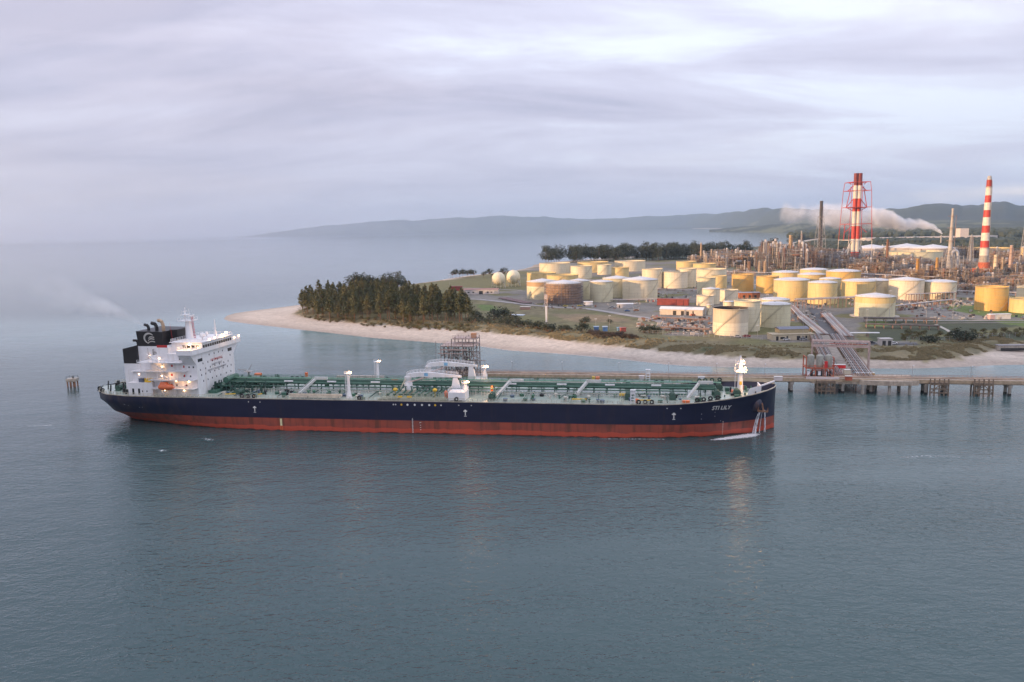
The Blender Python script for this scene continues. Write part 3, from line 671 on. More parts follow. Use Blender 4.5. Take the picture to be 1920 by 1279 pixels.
# hose handling cranes
def ship_crane(s0, s1, t, zj, zb):
    c = MB(); c.lathe([(1.5,zb),(1.5,zb+2.3),(1.15,zb+2.5),(1.0,zj-1.2),(1.25,zj-0.9),(1.25,zj+0.1)], s0+0.9, t, 16)
    p = c.build('crane_pedestal', WHITE(), ship)
    g = MB(); g.box(s0-1.4, s0+3.2, t-1.5, t+1.5, zb-1.0, zb); g.bar((s0-3.0, t-1.5, zb-1.8), (s0+0.2, t-1.4, zb+3.8), 0.4); g.bar((s0-3.6, t+1.2, zb-1.8), (s0-.2, t+1.2, zb+3.8), 0.3); g.build('crane_footing', CREAM(), p)
    for i in (0, 1): 
        q = MB(); q.bar((s0+1.2+i*0.6, t-1.55, zb+2.9), (s0+7.0+i*1.5, t-0.5+i, zj-0.2), 0.32, 0.24, n=6); q.build('crane_ram', mat('pink primer', (0.66,0.5,0.47), 0.5), p)
    b = MB(); L_ = s1-s0
    def sec(s, zc, h, w): return [(s, t-w, zc-h), (s, t+w, zc-h), (s, t+w, zc+h), (s, t-w, zc+h)]
    secs = [sec(s0-0.3, zj-0.6, 0.55, 0.55), sec(s0+0.9, zj+0.4, 0.75, 0.65), sec(s0+5.5, zj+0.95, 0.8, 0.65), sec(s0+9.0, zj+0.85, 0.85, 0.65), sec(s1-1, zj+0.35, 0.38, 0.4), sec(s1+0.4, zj+0.2, 0.35, 0.35)]
    vs = [v for q in secs for v in q]; fs = [(3,2,1,0), tuple(len(vs)-4+i for i in range(4))]
    for i in range(len(secs)-1):
        for k in range(4): fs.append((i*4+k, i*4+(k+1)%4, i*4+4+(k+1)%4, i*4+4+k))
    b.add(vs, fs); bo = b.build('crane_boom', WHITE(), ship)
    rr = MB()
    xs = np.linspace(s0+0.5, s1-0.8, 16); zs = [float(np.interp(x, [s0-0.3, s0+0.9, s0+5.5, s0+9, s1], [zj, zj+1.15, zj+1.75, zj+1.7, zj+.7])) for x in xs]
    for sg in (-0.6, 0.6):
        rr.poly([(x, t+sg, z+0.95) for x, z in zip(xs, zs)], 0.09); rr.poly([(x, t+sg, z+0.5) for x, z in zip(xs, zs)], 0.06)
        for x, z in zip(xs, zs): rr.bar((x, t+sg, z), (x, t+sg, z+0.95), 0.08)
    rr.build('boom_railing', WHITE(), bo)
    pl = MB(); pl.box(s0+7.1, s0+8.5, t-0.68, t-0.655, zj+0.35, zj+1.5); pl.build('boom_sign', mat('light blue plate', (0.22, 0.46, 0.68), 0.5), bo)
    hk = MB(); hk.bar((s1-0.8, t, zj-0.2), (s1-0.8, t, zj-1.0), 0.5); hk.build('crane_hook', DARK(), bo)
    # rest post on its white box
    r_ = MB(); r_.hexa([(s1-3.2,t-.9,14.4),(s1-.2,t-.9,14.4),(s1-.2,t+.9,14.4),(s1-3.2,t+.9,14.4)], [(s1-2.6,t-.6,zj-.3),(s1-.9,t-.6,zj-.3),(s1-.9,t+.6,zj-.3),(s1-2.6,t+.6,zj-.3)])
    r_.build('boom_rest', WHITE(), ship)
ship_crane(126.6, 146.8, -6.5, 18.2, 13.6)
ship_crane(130.6, 149.8, 7.0, 19.6, 14.4)
for (a, b, t0, t1, z0, z1) in ((144.2, 150.2, -15.0, -8.6, 11.5, 14.4), (146.4, 152.6, 8.6, 14.5, 11.5, 14.2)):
    m_ = MB(); m_.box(a, b, t0, t1, z0, z1); m_.box(a+.2, b-.2, t0+.2, t1-.2, z1, z1+.1); w = m_.build('provision_locker', WHITE(), ship)
    m_ = MB()
    for z in (z1+.5, z1+1.05): m_.poly([(a,t0,z),(b,t0,z),(b,t1,z),(a,t1,z),(a,t0,z)], 0.09)
    for x in np.linspace(a, b, 5): m_.bar((x,t0,z1),(x,t0,z1+1.05),0.09); m_.bar((x,t1,z1),(x,t1,z1+1.05),0.09)
    m_.build('locker_railing', WHITE(), w)
    m_ = MB(); m_.bar((a+.8, t0-.1, z0), (b-1, t0-.1, z0+.1), 0.15); m_.build('locker_foot', DARK(), w)

# flood light posts
def lamp_post(s, t, z0, z1):
    m_ = MB(); m_.lathe([(1.15,z0),(0.75,z0+1.3),(0.55,z0+3),(0.5,z1-1.0),(0.5,z1)], s, t, 12)
    p = m_.build('light_post', WHITE(), ship)
    f_ = MB(); f_.cbox(s, t, z1, 2.4, 1.8, 0.12)
    for x in (-1.1, 0, 1.1):
        f_.bar((s+x, t-.85, z1), (s+x, t-.85, z1+0.9), 0.08)
    f_.bar((s-1.1,t-.85,z1+.9),(s+1.1,t-.85,z1+.9),0.08); f_.bar((s-1.2,t,z0+1),(s-1.2,t,z1),0.12); f_.bar((s-.9,t,z0+1),(s-.9,t,z1),0.1)
    f_.build('post_platform', WHITE(), p)
    for x in (0.7, 1.3):
        g = MB(); g.lathe([(0.02,-.16),(0.26,-.14),(0.3,0.1),(0.02,0.16)], s+x, t-0.7, 10); g.v = [(a, b, c+z1+0.5) for a, b, c in g.v]; g.build('flood_light', LAMP(), p)
lamp_post(107.3, -12.8, 11.5, 20.4); lamp_post(109.3, 13.0, 11.6, 20.0); lamp_post(152.2, 11.5, 14.1, 18.4); lamp_post(149.4, -10.5, 14.4, 17.0)

# foremast
def mast(s, t, z0, zp, zt, w0, w1, name):
    m_ = MB(); m_.lathe([(w0,z0),(w0,z0+2),(w1,zp),(w1*.7,zt-1.2),(w1*.3,zt)], s, t, 12); p = m_.build(name, WHITE(), ship)
    a = MB(); a.cbox(s, t, zp-0.1, 3.6, 3.2, 0.15); a.cbox(s, t, zp+2.6, 2.6, 2.4, 0.12)
    for zz, w, d in ((zp, 3.6, 3.2), (zp+2.65, 2.6, 2.4)):
        for x in (-1, -.33, .33, 1):
            for y in (-1, 1): a.bar((s+x*w/2, t+y*d/2, zz), (s+x*w/2, t+y*d/2, zz+1.0), 0.08)
        for y in (-1, 1): a.bar((s-w/2, t+y*d/2, zz+1), (s+w/2, t+y*d/2, zz+1), 0.08)
        for x in (-1, 1): a.bar((s+x*w/2, t-d/2, zz+1), (s+x*w/2, t+d/2, zz+1), 0.08)
    a.build('mast_platform', WHITE(), p); return p
fm = mast(244.3, 0, 12.3, 20.0, 25.4, 1.0, 0.72, 'foremast')
m_ = MB(); m_.box(243.9, 244.75, -1.02, -0.96, 15.4, 16.6); m_.build('mast_sign', YEL(), fm)
m_ = MB(); 
for z in np.arange(13, 24, 0.7): m_.bar((242.6, -.3, z), (242.6, .3, z), 0.08)
m_.bar((242.6, -.3, 12.6), (242.6, -.3, 24), 0.09); m_.bar((242.6, .3, 12.6), (242.6, .3, 24), 0.09); m_.build('mast_ladder', WHITE(), fm)
for x, y, z in ((0.9,-1.4,20.7),(-0.3,-1.7,21.0),(1.5,-1.0,21.5),(0.2,-1.2,23.4),(1.0,.6,23.5),(-0.9,-1.3,20.4)):
    g = MB(); g.lathe([(0.02,-.2),(0.2,-.16),(0.22,0.12),(0.02,0.2)], 244.3+x, y, 10); g.v = [(a, b, c+z) for a, b, c in g.v]; g.build('mast_light', LAMP(), fm)

# forecastle: breakwater, bulwark, windlass clutter
mb = MB(); 
mb.add([(246.0,-6.0,12.3),(250.6,-3.0,12.4),(250.6,-3.0,15.6),(247.0,-5.5,15.2),(246.2,-5.8,14.2)], [(0,1,2,3,4)])
mb.add([(246.05,-5.7,12.3),(250.6,-2.6,12.4),(250.6,-2.6,15.6),(247.0,-5.2,15.2),(246.2,-5.5,14.2)], [(4,3,2,1,0)])
mb.hexa([(250.5,-3.1,12.4),(250.9,-3.1,12.4),(250.9,3.1,12.4),(250.5,3.1,12.4)], [(250.5,-3.1,15.6),(250.9,-3.1,15.6),(250.9,3.1,15.6),(250.5,3.1,15.6)])
mb.bar((250.8,-3,15.6),(255.6,-0.6,16.8),0.45)
mb.build('breakwater', WHITE(), ship)
mb = MB(); pts = [(s, hb(s, 16)-0.25, deck_z(s)) for s in SS if s > 228]
for (a, b) in zip(pts[:-1], pts[1:]): mb.add([a, b, (b[0], b[1], b[2]+1.0), (a[0], a[1], a[2]+1.0)], [(0,1,2,3),(3,2,1,0)])
mb.build('bulwark', CREAM(), ship)
for k in range(26):
    s = rng.uniform(231, 253); t = rng.uniform(-0.62, 0.75)*hb(s, 14); z = main_deck(s); m_ = MB(); q = rng.random()
    if q < .5: m_.bar((s,t,z),(s,t,z+rng.uniform(.8,2.2)),rng.uniform(.3,.8),n=8)
    else: m_.cbox(s,t,z,rng.uniform(.8,2.2),rng.uniform(.8,2),rng.uniform(.6,1.8))
    m_.build('forecastle_fitting', rng.choice([GREENP(), DARK(), GREENP(), mat('mid green fitting', (0.06,0.16,0.10), 0.5), mat('salmon paint', (0.62,0.20,0.12), 0.6)]), ship)
# anchor, hawse bolster
m_ = MB(); s0, z0 = 248.6, 10.2; 
prof_ = [(2.3*math.sin(a), 0.95*math.cos(a)) for a in np.linspace(math.pi/2, 0.05, 6)]
yy = -hb(s0, z0)
ring = []
for r_, d_ in prof_: ring.append([(s0+r_*0.85*math.cos(q), yy+0.6-d_*1.7, z0+r_*1.15*math.sin(q)) for q in np.linspace(0, 2*math.pi, 18, endpoint=False)])
vs = [p for r_ in ring for p in r_]; fs = [(j*18+i, j*18+(i+1)%18, (j+1)*18+(i+1)%18, (j+1)*18+i) for j in range(len(ring)-1) for i in range(18)]
m_.add(vs, fs, True); hawse = m_.build('hawse_bolster', mat('bolster paint', (0.035,0.035,0.06), 0.5, var=.3, dirt=(0.2,0.09,0.06), dirt_amt=0.5), ship)
m_ = MB(); a0 = Vector((s0+1.6, yy-0.95, z0+0.8)); m_.bar(a0, a0+Vector((0.5,-0.1,-2.6)), 0.45); m_.bar(a0+Vector((-1.3,-.1,-2.7)), a0+Vector((1.9,0,-2.9)), 0.6); m_.bar(a0+Vector((-1.3,-.1,-2.7)), a0+Vector((-1.0,-.2,-1.3)), 0.42, .1); m_.bar(a0+Vector((1.9,0,-2.9)), a0+Vector((1.9,-.1,-1.4)), 0.42, .1)
m_.build('anchor', RUST(), ship)

# hull markings laid on the plating
def on_hull(s, z, off=0.05): return (s, -hb(s, z)-off, z)
def decal(rects, m, name):
    mb = MB()
    for s0, s1, z0, z1 in rects: mb.add([on_hull(s0,z0), on_hull(s1,z0), on_hull(s1,z1), on_hull(s0,z1)], [(0,1,2,3)])
    return mb.build(name, m, ship)
WM = mat('marking white', (0.72, 0.71, 0.68), 0.6, var=0.2)
for s in (73.0, 150.6, 221.0):
    decal([(s-0.65, s+0.65, 8.2, 8.6), (s-0.16, s+0.16, 6.9, 8.2), (s-0.3, s+0.3, 8.6, 8.9), (s-.45,s+.45,6.55,6.75)], WM, 'tug_mark')
    decal([(s-2.4, s-2.05, 10.3, 10.6), (s+2.05, s+2.4, 10.3, 10.6)], WM, 'tug_dot')
for s in (126.3-1.5,): pass
for i, s in enumerate((125.0, 125.8, 127.9, 130.1, 132.7, 135.3, 137.9, 140.0, 142.1)):
    z = 10.35; k = 10; r_ = 0.38 if i not in (0, 1, 8) else 0.27
    mb = MB(); mb.add([on_hull(s+r_*math.cos(2*math.pi*j/k), z+r_*math.sin(2*math.pi*j/k), 0.05) for j in range(k)], [tuple(range(k))])
    mb.build('hull_disc', YEL() if i in (2, 7) else WM, ship)
decal([(82.4, 83.2, 1.9, 4.5)], mat('pale yellow band', (0.72, 0.66, 0.38), 0.6), 'pilot_mark')
decal([(82.4, 82.65, 0.2, 1.9), (82.95, 83.2, 0.2, 1.9)], ORNG(), 'pilot_mark')
decal([(131.6, 131.75, 0.3, 5.6)]+[(131.4, 131.95, z, z+.12) for z in np.arange(.4, 5.4, .5)], WM, 'draft_mark')
decal([(134.2, 134.8, 4.0, 4.2), (134.2, 134.35, 3.8, 4.2), (134.3,134.7,3.0,3.2),(134.3,134.7,2.2,2.4),(134.3,134.7,1.4,1.6)], WM, 'load_line')
decal([(237.3, 237.42, 0.4, 5.4)]+[(237.15, 237.6, z, z+.1) for z in np.arange(.4, 5.4, .6)], mat('faded mark', (0.55, 0.40, 0.34), 0.7), 'draft_mark')
decal([(229.9, 230.2, 6.4, 6.7), (229.9, 230.2, 8.2, 8.5), (234.4,234.6,7.2,7.5),(234.4,234.6,8.6,8.9),(236.4,236.6,5.4,5.7)], mat('grey mark', (0.3,0.3,0.33), 0.7), 'hull_dot')
decal([(19.6,20.3,8.0,8.4),(21.5,21.9,7.8,8.1),(26,26.4,7.1,7.4),(27.3,27.6,7.2,7.5)], mat('grey mark', (0.3,0.3,0.33), 0.7), 'hull_dot')
def text_mesh(txt, size, shear=0.0, bold=0.0):
    cu = bpy.data.curves.new('txt', 'FONT'); cu.body = txt; cu.size = size; cu.shear = shear; cu.offset = bold; cu.extrude = 0; cu.resolution_u = 3
    ob = bpy.data.objects.new('txt', cu); COL.objects.link(ob); dg = bpy.context.evaluated_depsgraph_get(); me = bpy.data.meshes.new_from_object(ob.evaluated_get(dg)); bpy.data.objects.remove(ob); bpy.data.curves.remove(cu); return me
me = text_mesh('STI LILY', 2.0, 0.25, 0.045); w = max(v.co.x for v in me.vertices)
for v in me.vertices:
    s = 233.3+v.co.x*(6.6/w); z = 9.7+v.co.y; v.co = on_hull(s, z, 0.06)
me.materials.clear(); me.materials.append(WM); nm_ = bpy.data.objects.new('ship_name', me); COL.objects.link(nm_); nm_.parent = ship

# ------------------------------------------------------------------ accommodation block and engine casing
W = WHITE()
def part(name, m, fn, parent=None):
    mb = MB(); fn(mb); return mb.build(name, m, parent or ship)
house = part('accommodation_block', W, lambda b: b.box(37.5, 49.6, -13.6, 12.6, 11.4, 27.2))
def windows(lst, t=None, s=None, parent=house, name='porthole'):
    for (a, z, w, h) in lst:
        m_ = MB()
        if s is not None: m_.box(s-0.02, s+0.05, a-w/2, a+w/2, z, z+h)
        else: m_.box(a-w/2, a+w/2, t-0.05, t+0.02, z, z+h)
        m_.build(name, GLASS(), parent)
fw = []
for z, ts in ((16.2, (-10,-7,-4,-1,2,6,9.5)), (18.6, (-11,-8.2,-5.2,-2,1,4,7.2,10)), (20.6, (-11.5,-8,-4.8,-1.6,1.6,4.8,8)), (22.7, (-9.5,-6.2,-3,0.5,3.8,9.8)), (25.3, (-5,-1.5,1.5,4.5))):
    for t in ts: fw.append((t, z, 0.42, 0.62))
windows(fw, s=49.6)
windows([(48.2, 22.0, .5, .6), (46.5, 22, .5, .6), (44.2, 18.6, .5, .6), (46.8, 18.6, .5, .6), (41, 15.2, .5,.6), (45,15.2,.5,.6), (43, 25, .5,.6)], t=-13.6)
windows([(-11.2, 24.0, 3.0, 1.15), (9.8, 24.6, 3.0, 1.3)], s=49.6, name='cabin_window')
def face_text(txt, size, tc, z, col, wtarget):
    me = text_mesh(txt, size, 0, 0.01); xs = [v.co.x for v in me.vertices]; w = max(xs)-min(xs); x0 = min(xs)
    for v in me.vertices: v.co = (49.68, tc+((v.co.x-x0)/w-0.5)*wtarget, z+v.co.y)
    me.materials.clear(); me.materials.append(col); o = bpy.data.objects.new('block_lettering', me); COL.objects.link(o); o.parent = house
RT = mat('lettering red', (0.45, 0.03, 0.03), 0.6, var=0); BT = mat('lettering grey', (0.12, 0.12, 0.16), 0.6, var=0)
face_text('NO SMOKING', 1.25, -0.2, 22.9, RT, 8.0); face_text('SAFETY FIRST', 0.9, -0.2, 21.2, BT, 7.2); face_text('PROTECT THE ENVIRONMENT', 0.9, -0.2, 19.4, BT, 13.0)
def bridge(b):
    b.box(38.2, 50.4, -10.5, 10.5, 27.2, 30.9)
wh = part('wheelhouse', W, bridge)
windows([(t, 28.9, 1.25, 1.05) for t in np.arange(-9.4, 10, 1.58)], s=50.4, parent=wh, name='bridge_window')
windows([(s, 28.9, 1.3, 1.05) for s in (43.2, 45.0, 46.8, 48.6)], t=-10.5, parent=wh, name='bridge_window')
def wing(b):
    for sg in (-1, 1):
        a, c = (10.5, 17.3)
        y0, y1 = sorted((sg*a, sg*c))
        b.box(44.2, 50.4, y0, y1, 27.2, 27.7)
        b.box(50.2, 50.4, y0, y1, 27.7, 29.0); b.box(44.2, 44.4, y0, y1, 27.7, 29.0)
        ye = sg*17.2; b.box(44.4, 50.2, min(ye, ye-sg*.2), max(ye, ye-sg*.2), 27.7, 29.0)
        # raking bracket below
        y_in = -13.6 if sg < 0 else 12.6
        b.hexa([(44.6,y_in,23.2),(49.58,y_in,23.2),(49.58,y_in+sg*.1,23.2),(44.6,y_in+sg*.1,23.2)] if sg>0 else [(44.6,y_in-.1,23.2),(49.58,y_in-.1,23.2),(49.58,y_in,23.2),(44.6,y_in,23.2)],
               [(44.6,y_in,27.2),(49.58,y_in,27.2),(49.58,y_in+sg*3.6,27.2),(44.6,y_in+sg*3.6,27.2)] if sg>0 else [(44.6,y_in-3.6,27.2),(49.58,y_in-3.6,27.2),(49.58,y_in,27.2),(44.6,y_in,27.2)])
part('bridge_wing', W, wing)
part('bridge_roof', W, lambda b: (b.box(37.6, 51.0, -11.0, 11.0, 30.9, 31.15)))
def roofrail(b):
    P_ = [(38,-10.6),(50.6,-10.6),(50.6,10.6),(38,10.6),(38,-10.6)]
    for z in (31.7, 32.2): b.poly([(x, y, z) for x, y in P_], 0.08)
    for (x0,y0),(x1,y1) in zip(P_[:-1], P_[1:]):
        n_ = int(math.hypot(x1-x0, y1-y0)/1.5)
        for i in range(n_): b.bar((x0+(x1-x0)*i/n_, y0+(y1-y0)*i/n_, 31.1), (x0+(x1-x0)*i/n_, y0+(y1-y0)*i/n_, 32.2), 0.08)
    for sg in (-1, 1):
        P2 = [(44.3, sg*11), (44.3, sg*17.2), (50.3, sg*17.2), (50.3, sg*11)]
        for z in (29.5, 30.0): b.poly([(x, y, z) for x, y in P2], 0.08)
        for i in range(7): b.bar((50.3, sg*(11+i), 29), (50.3, sg*(11+i), 30), .08); b.bar((44.3, sg*(11+i), 29), (44.3, sg*(11+i), 30), .08)
part('bridge_railing', W, roofrail)
part('radome', W, lambda b: b.lathe([(0.25,31.1),(0.25,32.0),(0.9,32.2),(1.05,32.9),(0.8,33.6),(0.3,33.9)], 47.2, -4.5, 14))
part('radome', W, lambda b: b.lathe([(0.2,31.1),(0.2,31.9),(0.6,32.0),(0.7,32.5),(0.4,33.0)], 43.5, 4.5, 12))
rm = part('radar_mast', W, lambda b: (b.lathe([(1.5,31.1),(1.25,34),(1.0,38.0)], 39.2, -0.3, 12), b.lathe([(0.5,38.2),(0.3,40.5),(0.15,43.0)], 38.2, -0.3, 8)))
def rmt(b):
    b.cbox(39.0, -0.3, 37.9, 5.2, 5.0, 0.18)
    for zz, w in ((38.1, 5.2),):
        for x in np.linspace(-w/2, w/2, 5):
            for y in (-2.5, 2.5): b.bar((39+x, -.3+y, zz), (39+x, -.3+y, zz+1.1), 0.09)
        for y in (-2.5, 2.5): b.bar((39-w/2, -.3+y, zz+1.1), (39+w/2, -.3+y, zz+1.1), 0.1)
    b.cbox(38.2, -.3, 40.2, 2.2, 3.4, 0.15); b.cbox(38.2, -.3, 41.4, .3, 2.8, 0.25); b.cbox(40.6, -.3, 39.6, .4, 4.0, 0.35); b.bar((40.6,-.3,38.1),(40.6,-.3,39.7),.35)
    b.bar((41.5,-.3,38.2),(41.5,-.3,40.2),.2); b.bar((38.9,1.2,40.3),(38.9,1.2,42.4),.14); b.bar((37.5,-1.5,40.3),(37.5,-1.5,42.0),.14)
part('radar_platform', W, rmt, rm)
def lad(b):
    b.bar((41.6,-1.0,31.2),(40.9,-.9,39.5),.1); b.bar((42.2,-1.0,31.2),(41.5,-.9,39.5),.1)
    for i in range(14): b.bar((41.6-.05*i,-1,31.5+.6*i),(42.2-.05*i,-1,31.5+.6*i),.16)
part('signal_ladder', RT, lad, rm)
am = part('whip_mast', W, lambda b: (b.lathe([(0.55,31.1),(0.3,34.5),(0.12,38.2)], 49.0, 1.5, 8), b.bar((48.2,1.5,34.8),(49.8,1.5,34.8),.15)))
for (s, t, z) in ((50.7,-5.6,31.6),(50.7,-2.0,31.7),(50.7,2.6,31.5),(50.8,5.8,32.6),(50.8,6.6,32.4),(50.6,12.4,29.6),(50.6,15.9,29.9),(44.0,-12.2,27.9),(47.2,-14.2,28.9),(50.0,-12.6,29.5),(45.5,-10.9,30.3)):
    g = MB(); g.lathe([(0.02,-.2),(0.2,-.16),(0.22,0.12),(0.02,0.2)], s, t, 10); g.v = [(a, b, c+z) for a, b, c in g.v]; g.build('deck_light', LAMP(), wh)
# tiered side decks with rails
for z, a, b_ in ((14.5, 31.5, 49.4), (17.7, 31.5, 49.4), (20.9, 29.5, 46.0), (24.2, 27.5, 45.0)):
    def tier(b, z=z, a=a, b_=b_):
        b.box(a, b_, -16.4, -13.62, z, z+0.22); b.box(a, 37.5, -13.6, 12, z, z+.2)
    tp = part('side_deck', W, tier)
    def tr(b, z=z, a=a, b_=b_):
        for hh in (0.7, 1.15): b.bar((a, -16.3, z+hh), (b_, -16.3, z+hh), 0.08)
        for s in np.arange(a, b_, 1.6): b.bar((s, -16.3, z+.2), (s, -16.3, z+1.15), 0.08)
        b.bar((a+8, -15.6, z+.3), (a+3.5, -15.6, z+3.3), 0.35)
        for s in np.arange(a+1, b_, 4.4): b.bar((s, -15.8, z-2.9), (s, -15.8, z), 0.16)
    part('side_rail', W, tr, tp)
part('aft_house', W, lambda b: b.box(31.0, 37.5, -12.4, 12.0, 11.4, 26.3))
for (s, t, z) in ((34,-12.5,25.3),(41,-13.9,17.2),(34.5,-12.5,18.8),(35,-12.6,22.2),(46,-13.9,16.9),(36.2,-14.0,13.6),(44,-14.0,13.6),(19.5,-8.2,21.5),(25,-12.2,19.2),(27,-8.2,25.4),(29,-14.2,14.5)):
    g = MB(); g.lathe([(0.02,-.14),(0.15,-.1),(0.16,0.1),(0.02,0.14)], s, t, 8); g.v = [(a, b, c+z) for a, b, c in g.v]; g.build('side_light', LAMP(), house)
for z in (15.2, 19.0, 22.4):
    part('life_ring', RT, lambda b, z=z: b.box(41.6+(z-15)*.1-3, 42.3+(z-15)*.1-3, -13.72, -13.63, z, z+.8), house)
    part('fire_locker', RT, lambda b, z=z: b.box(44.2, 44.7, -13.72, -13.63, z-.3, z+.5), house)
BLK = mat('funnel black', (0.018, 0.016, 0.018), 0.45)
cas = part('engine_casing', W, lambda b: (b.box(16.6, 31.0, -8.6, 8, 11.4, 22.6), b.box(22.6, 34.0, -8.0, 7.0, 22.6, 29.2)))
part('casing_top', BLK, lambda b: b.hexa([(16.55,-8.65,22.6),(22.58,-8.65,22.6),(22.58,8,22.6),(16.55,8,22.6)], [(16.55,-8.65,28.2),(22.58,-8.65,29.6),(22.58,8,29.6),(16.55,8,28.2)]))
fn = part('funnel', BLK, lambda b: b.hexa([(22.9,-8.05,29.2),(33.0,-8.05,29.2),(33.0,7,29.2),(22.9,7,29.2)], [(22.5,-8.3,34.9),(33.2,-8.3,34.6),(33.2,7,34.6),(22.5,7,34.9)]))
part('funnel_screen', BLK, lambda b: b.box(33.25, 36.4, -3.6, 5.2, 24.5, 34.9))
part('white_trunk', W, lambda b: (b.box(33.4, 38.2, -12.8, -3.7, 26.3, 29.3)))
def pipe(b, pts, r, n=10): b.poly(pts, r, n=n)
part('exhaust_pipe', BLK, lambda b: pipe(b, [(25.6,-5,34.5),(25.6,-5,36.0),(25.2,-5,36.7),(24.0,-5,37.0)], 1.1), fn)
part('exhaust_pipe', BLK, lambda b: pipe(b, [(29.0,-5,34.5),(29.0,-5,36.2),(28.4,-5,37.3),(27.0,-5,37.6)], 1.3), fn)
part('exhaust_pipe', mat('tan exhaust', (0.42,0.30,0.20), 0.5, var=.3), lambda b: pipe(b, [(31.8,-5,34.5),(31.8,-5,36.6),(31.4,-5,38.0),(30.4,-5,38.7),(29.8,-5,38.5)], 1.25), fn)
part('exhaust_pipe', BLK, lambda b: pipe(b, [(22.0,-7,29.3),(22.0,-7,30.6),(21.4,-7,31.2),(20.2,-7,31.2)], 0.95), fn)
# funnel emblem: open ring with two bars
def emblem(b):
    y = -8.42; cx, cz = 27.6, 32.3
    def P(x, z): return (x, -8.05-(z-29.2)/5.7*0.25-0.06, z)
    A = np.linspace(R(-105), R(-330), 26)
    for a0, a1 in zip(A[:-1], A[1:]):
        w0 = 0.62*math.sin((a0-R(-105))/(R(-330)-R(-105))*math.pi)**.5+0.12; w1 = 0.62*math.sin(min(1,(a1-R(-105))/(R(-330)-R(-105)))*math.pi*0.999)**.5+0.12
        b.add([P(cx+(2.2)*math.cos(a0), cz+2.1*math.sin(a0)), P(cx+2.2*math.cos(a1), cz+2.1*math.sin(a1)), P(cx+(2.2-w1)*math.cos(a1), cz+(2.1-w1)*math.sin(a1)), P(cx+(2.2-w0)*math.cos(a0), cz+(2.1-w0)*math.sin(a0))], [(0,1,2,3),(3,2,1,0)])
    def strip(pts, w):
        for (x0,z0),(x1,z1) in zip(pts[:-1], pts[1:]): b.add([P(x0,z0),P(x1,z1),P(x1,z1+w),P(x0,z0+w)], [(0,1,2,3),(3,2,1,0)])
    strip([(27.4,31.9),(28.0,32.5),(28.8,32.55),(29.8,32.35)], .42); strip([(27.2,31.0),(27.9,31.75),(28.7,31.85),(29.8,31.6)], .42); strip([(27.0,30.1),(28.0,30.75),(28.9,30.85),(30.0,30.6)], .42)
part('funnel_emblem', WM, emblem, fn)
dh = part('aft_deckhouse', W, lambda b: b.box(21.6, 31.4, -14.4, -8.7, 11.4, 16.4))
part('aft_deckhouse_upper', W, lambda b: (b.box(22.4, 31.0, -12.2, -8.65, 16.4, 20.2), b.box(22.0, 33, -12.8, -8.65, 20.2, 20.4)))
for s in (23.2, 25.6): part('door', GLASS(), lambda b, s=s: b.box(s, s+.8, -14.46, -14.38, 12.0, 14.2), dh)
for s, w_ in ((27.2,1.2),(29.0,1.0)): part('porthole', GLASS(), lambda b, s=s: b.box(s, s+.35, -14.46, -14.38, 12.9, 13.5), dh)
# service crane on casing
part('stores_crane', STEEL(), lambda b: (b.bar((29.5,-9,24),(29.5,-9,28.2),.5), b.bar((29.5,-9,27.5),(33.5,-10.5,26.0),.35), b.bar((27,-8.6,22.8),(27,-8.6,28.6),.12), b.bar((31.6,-8.8,22.8),(31.6,-8.8,27.5),.14), b.bar((22,-8.6,23.4),(31,-8.8,23.4),.12), b.bar((26,-9.4,24.4),(34,-9.8,24.4),.12)))
part('aft_antenna', RT, lambda b: (b.bar((35,-4.5,29.3),(34.2,-4.5,37.5),.12,.05), b.box(33.6,37.8,-12.7,-12.6,29.4,30.3)))
part('stern_frame', DARK(), lambda b: [b.bar((s,t,11.6),(s+.4,t,11.6+h),w) for s,t,h,w in ((6,-5,3.4,.3),(8,-3,2.2,.8),(10,-9,2.6,.4),(12,-2,2.2,1.4),(14,-7,3.2,.4),(15,1,2.6,1.6),(9,4,2.4,1.2),(17,-11,1.8,.7),(19,-12,1.6,.8),(11,-5,1.8,1.6),(5,2,2,.8))])
part('forward_davit', STEEL(), lambda b: (b.bar((57.5,9,11.5),(57.5,9,16.8),.6), b.cbox(57.5,9,16.4,3.2,2.4,.2), b.bar((53,9,17.2),(57,9,17.0),.25), b.bar((57.5,9,17),(59,9,19.4),.18)))
part('breezeway', GREENP(), lambda b: (b.box(50.2, 57, -5, 9, 13.4, 13.8), b.box(50.4,54,-9,-3,11.4,12.6), b.box(54,60,0,6,13.0,14.4), b.lathe([(1.2,-4),(1.2,4)], n=10, axis='y', org=(55,0,15.6))))
def junk(b):
    for k in range(150):
        s = rng.uniform(50.5, 72); t = rng.uniform(-9, 10); b.bar((s,t,11.5),(s+rng.uniform(-1,1),t+rng.uniform(-1,1),rng.uniform(12.5,15.8)),rng.uniform(.15,.6))
part('pump_room_fitting', mat('dark green steel', (0.03,0.07,0.055), 0.6), junk)
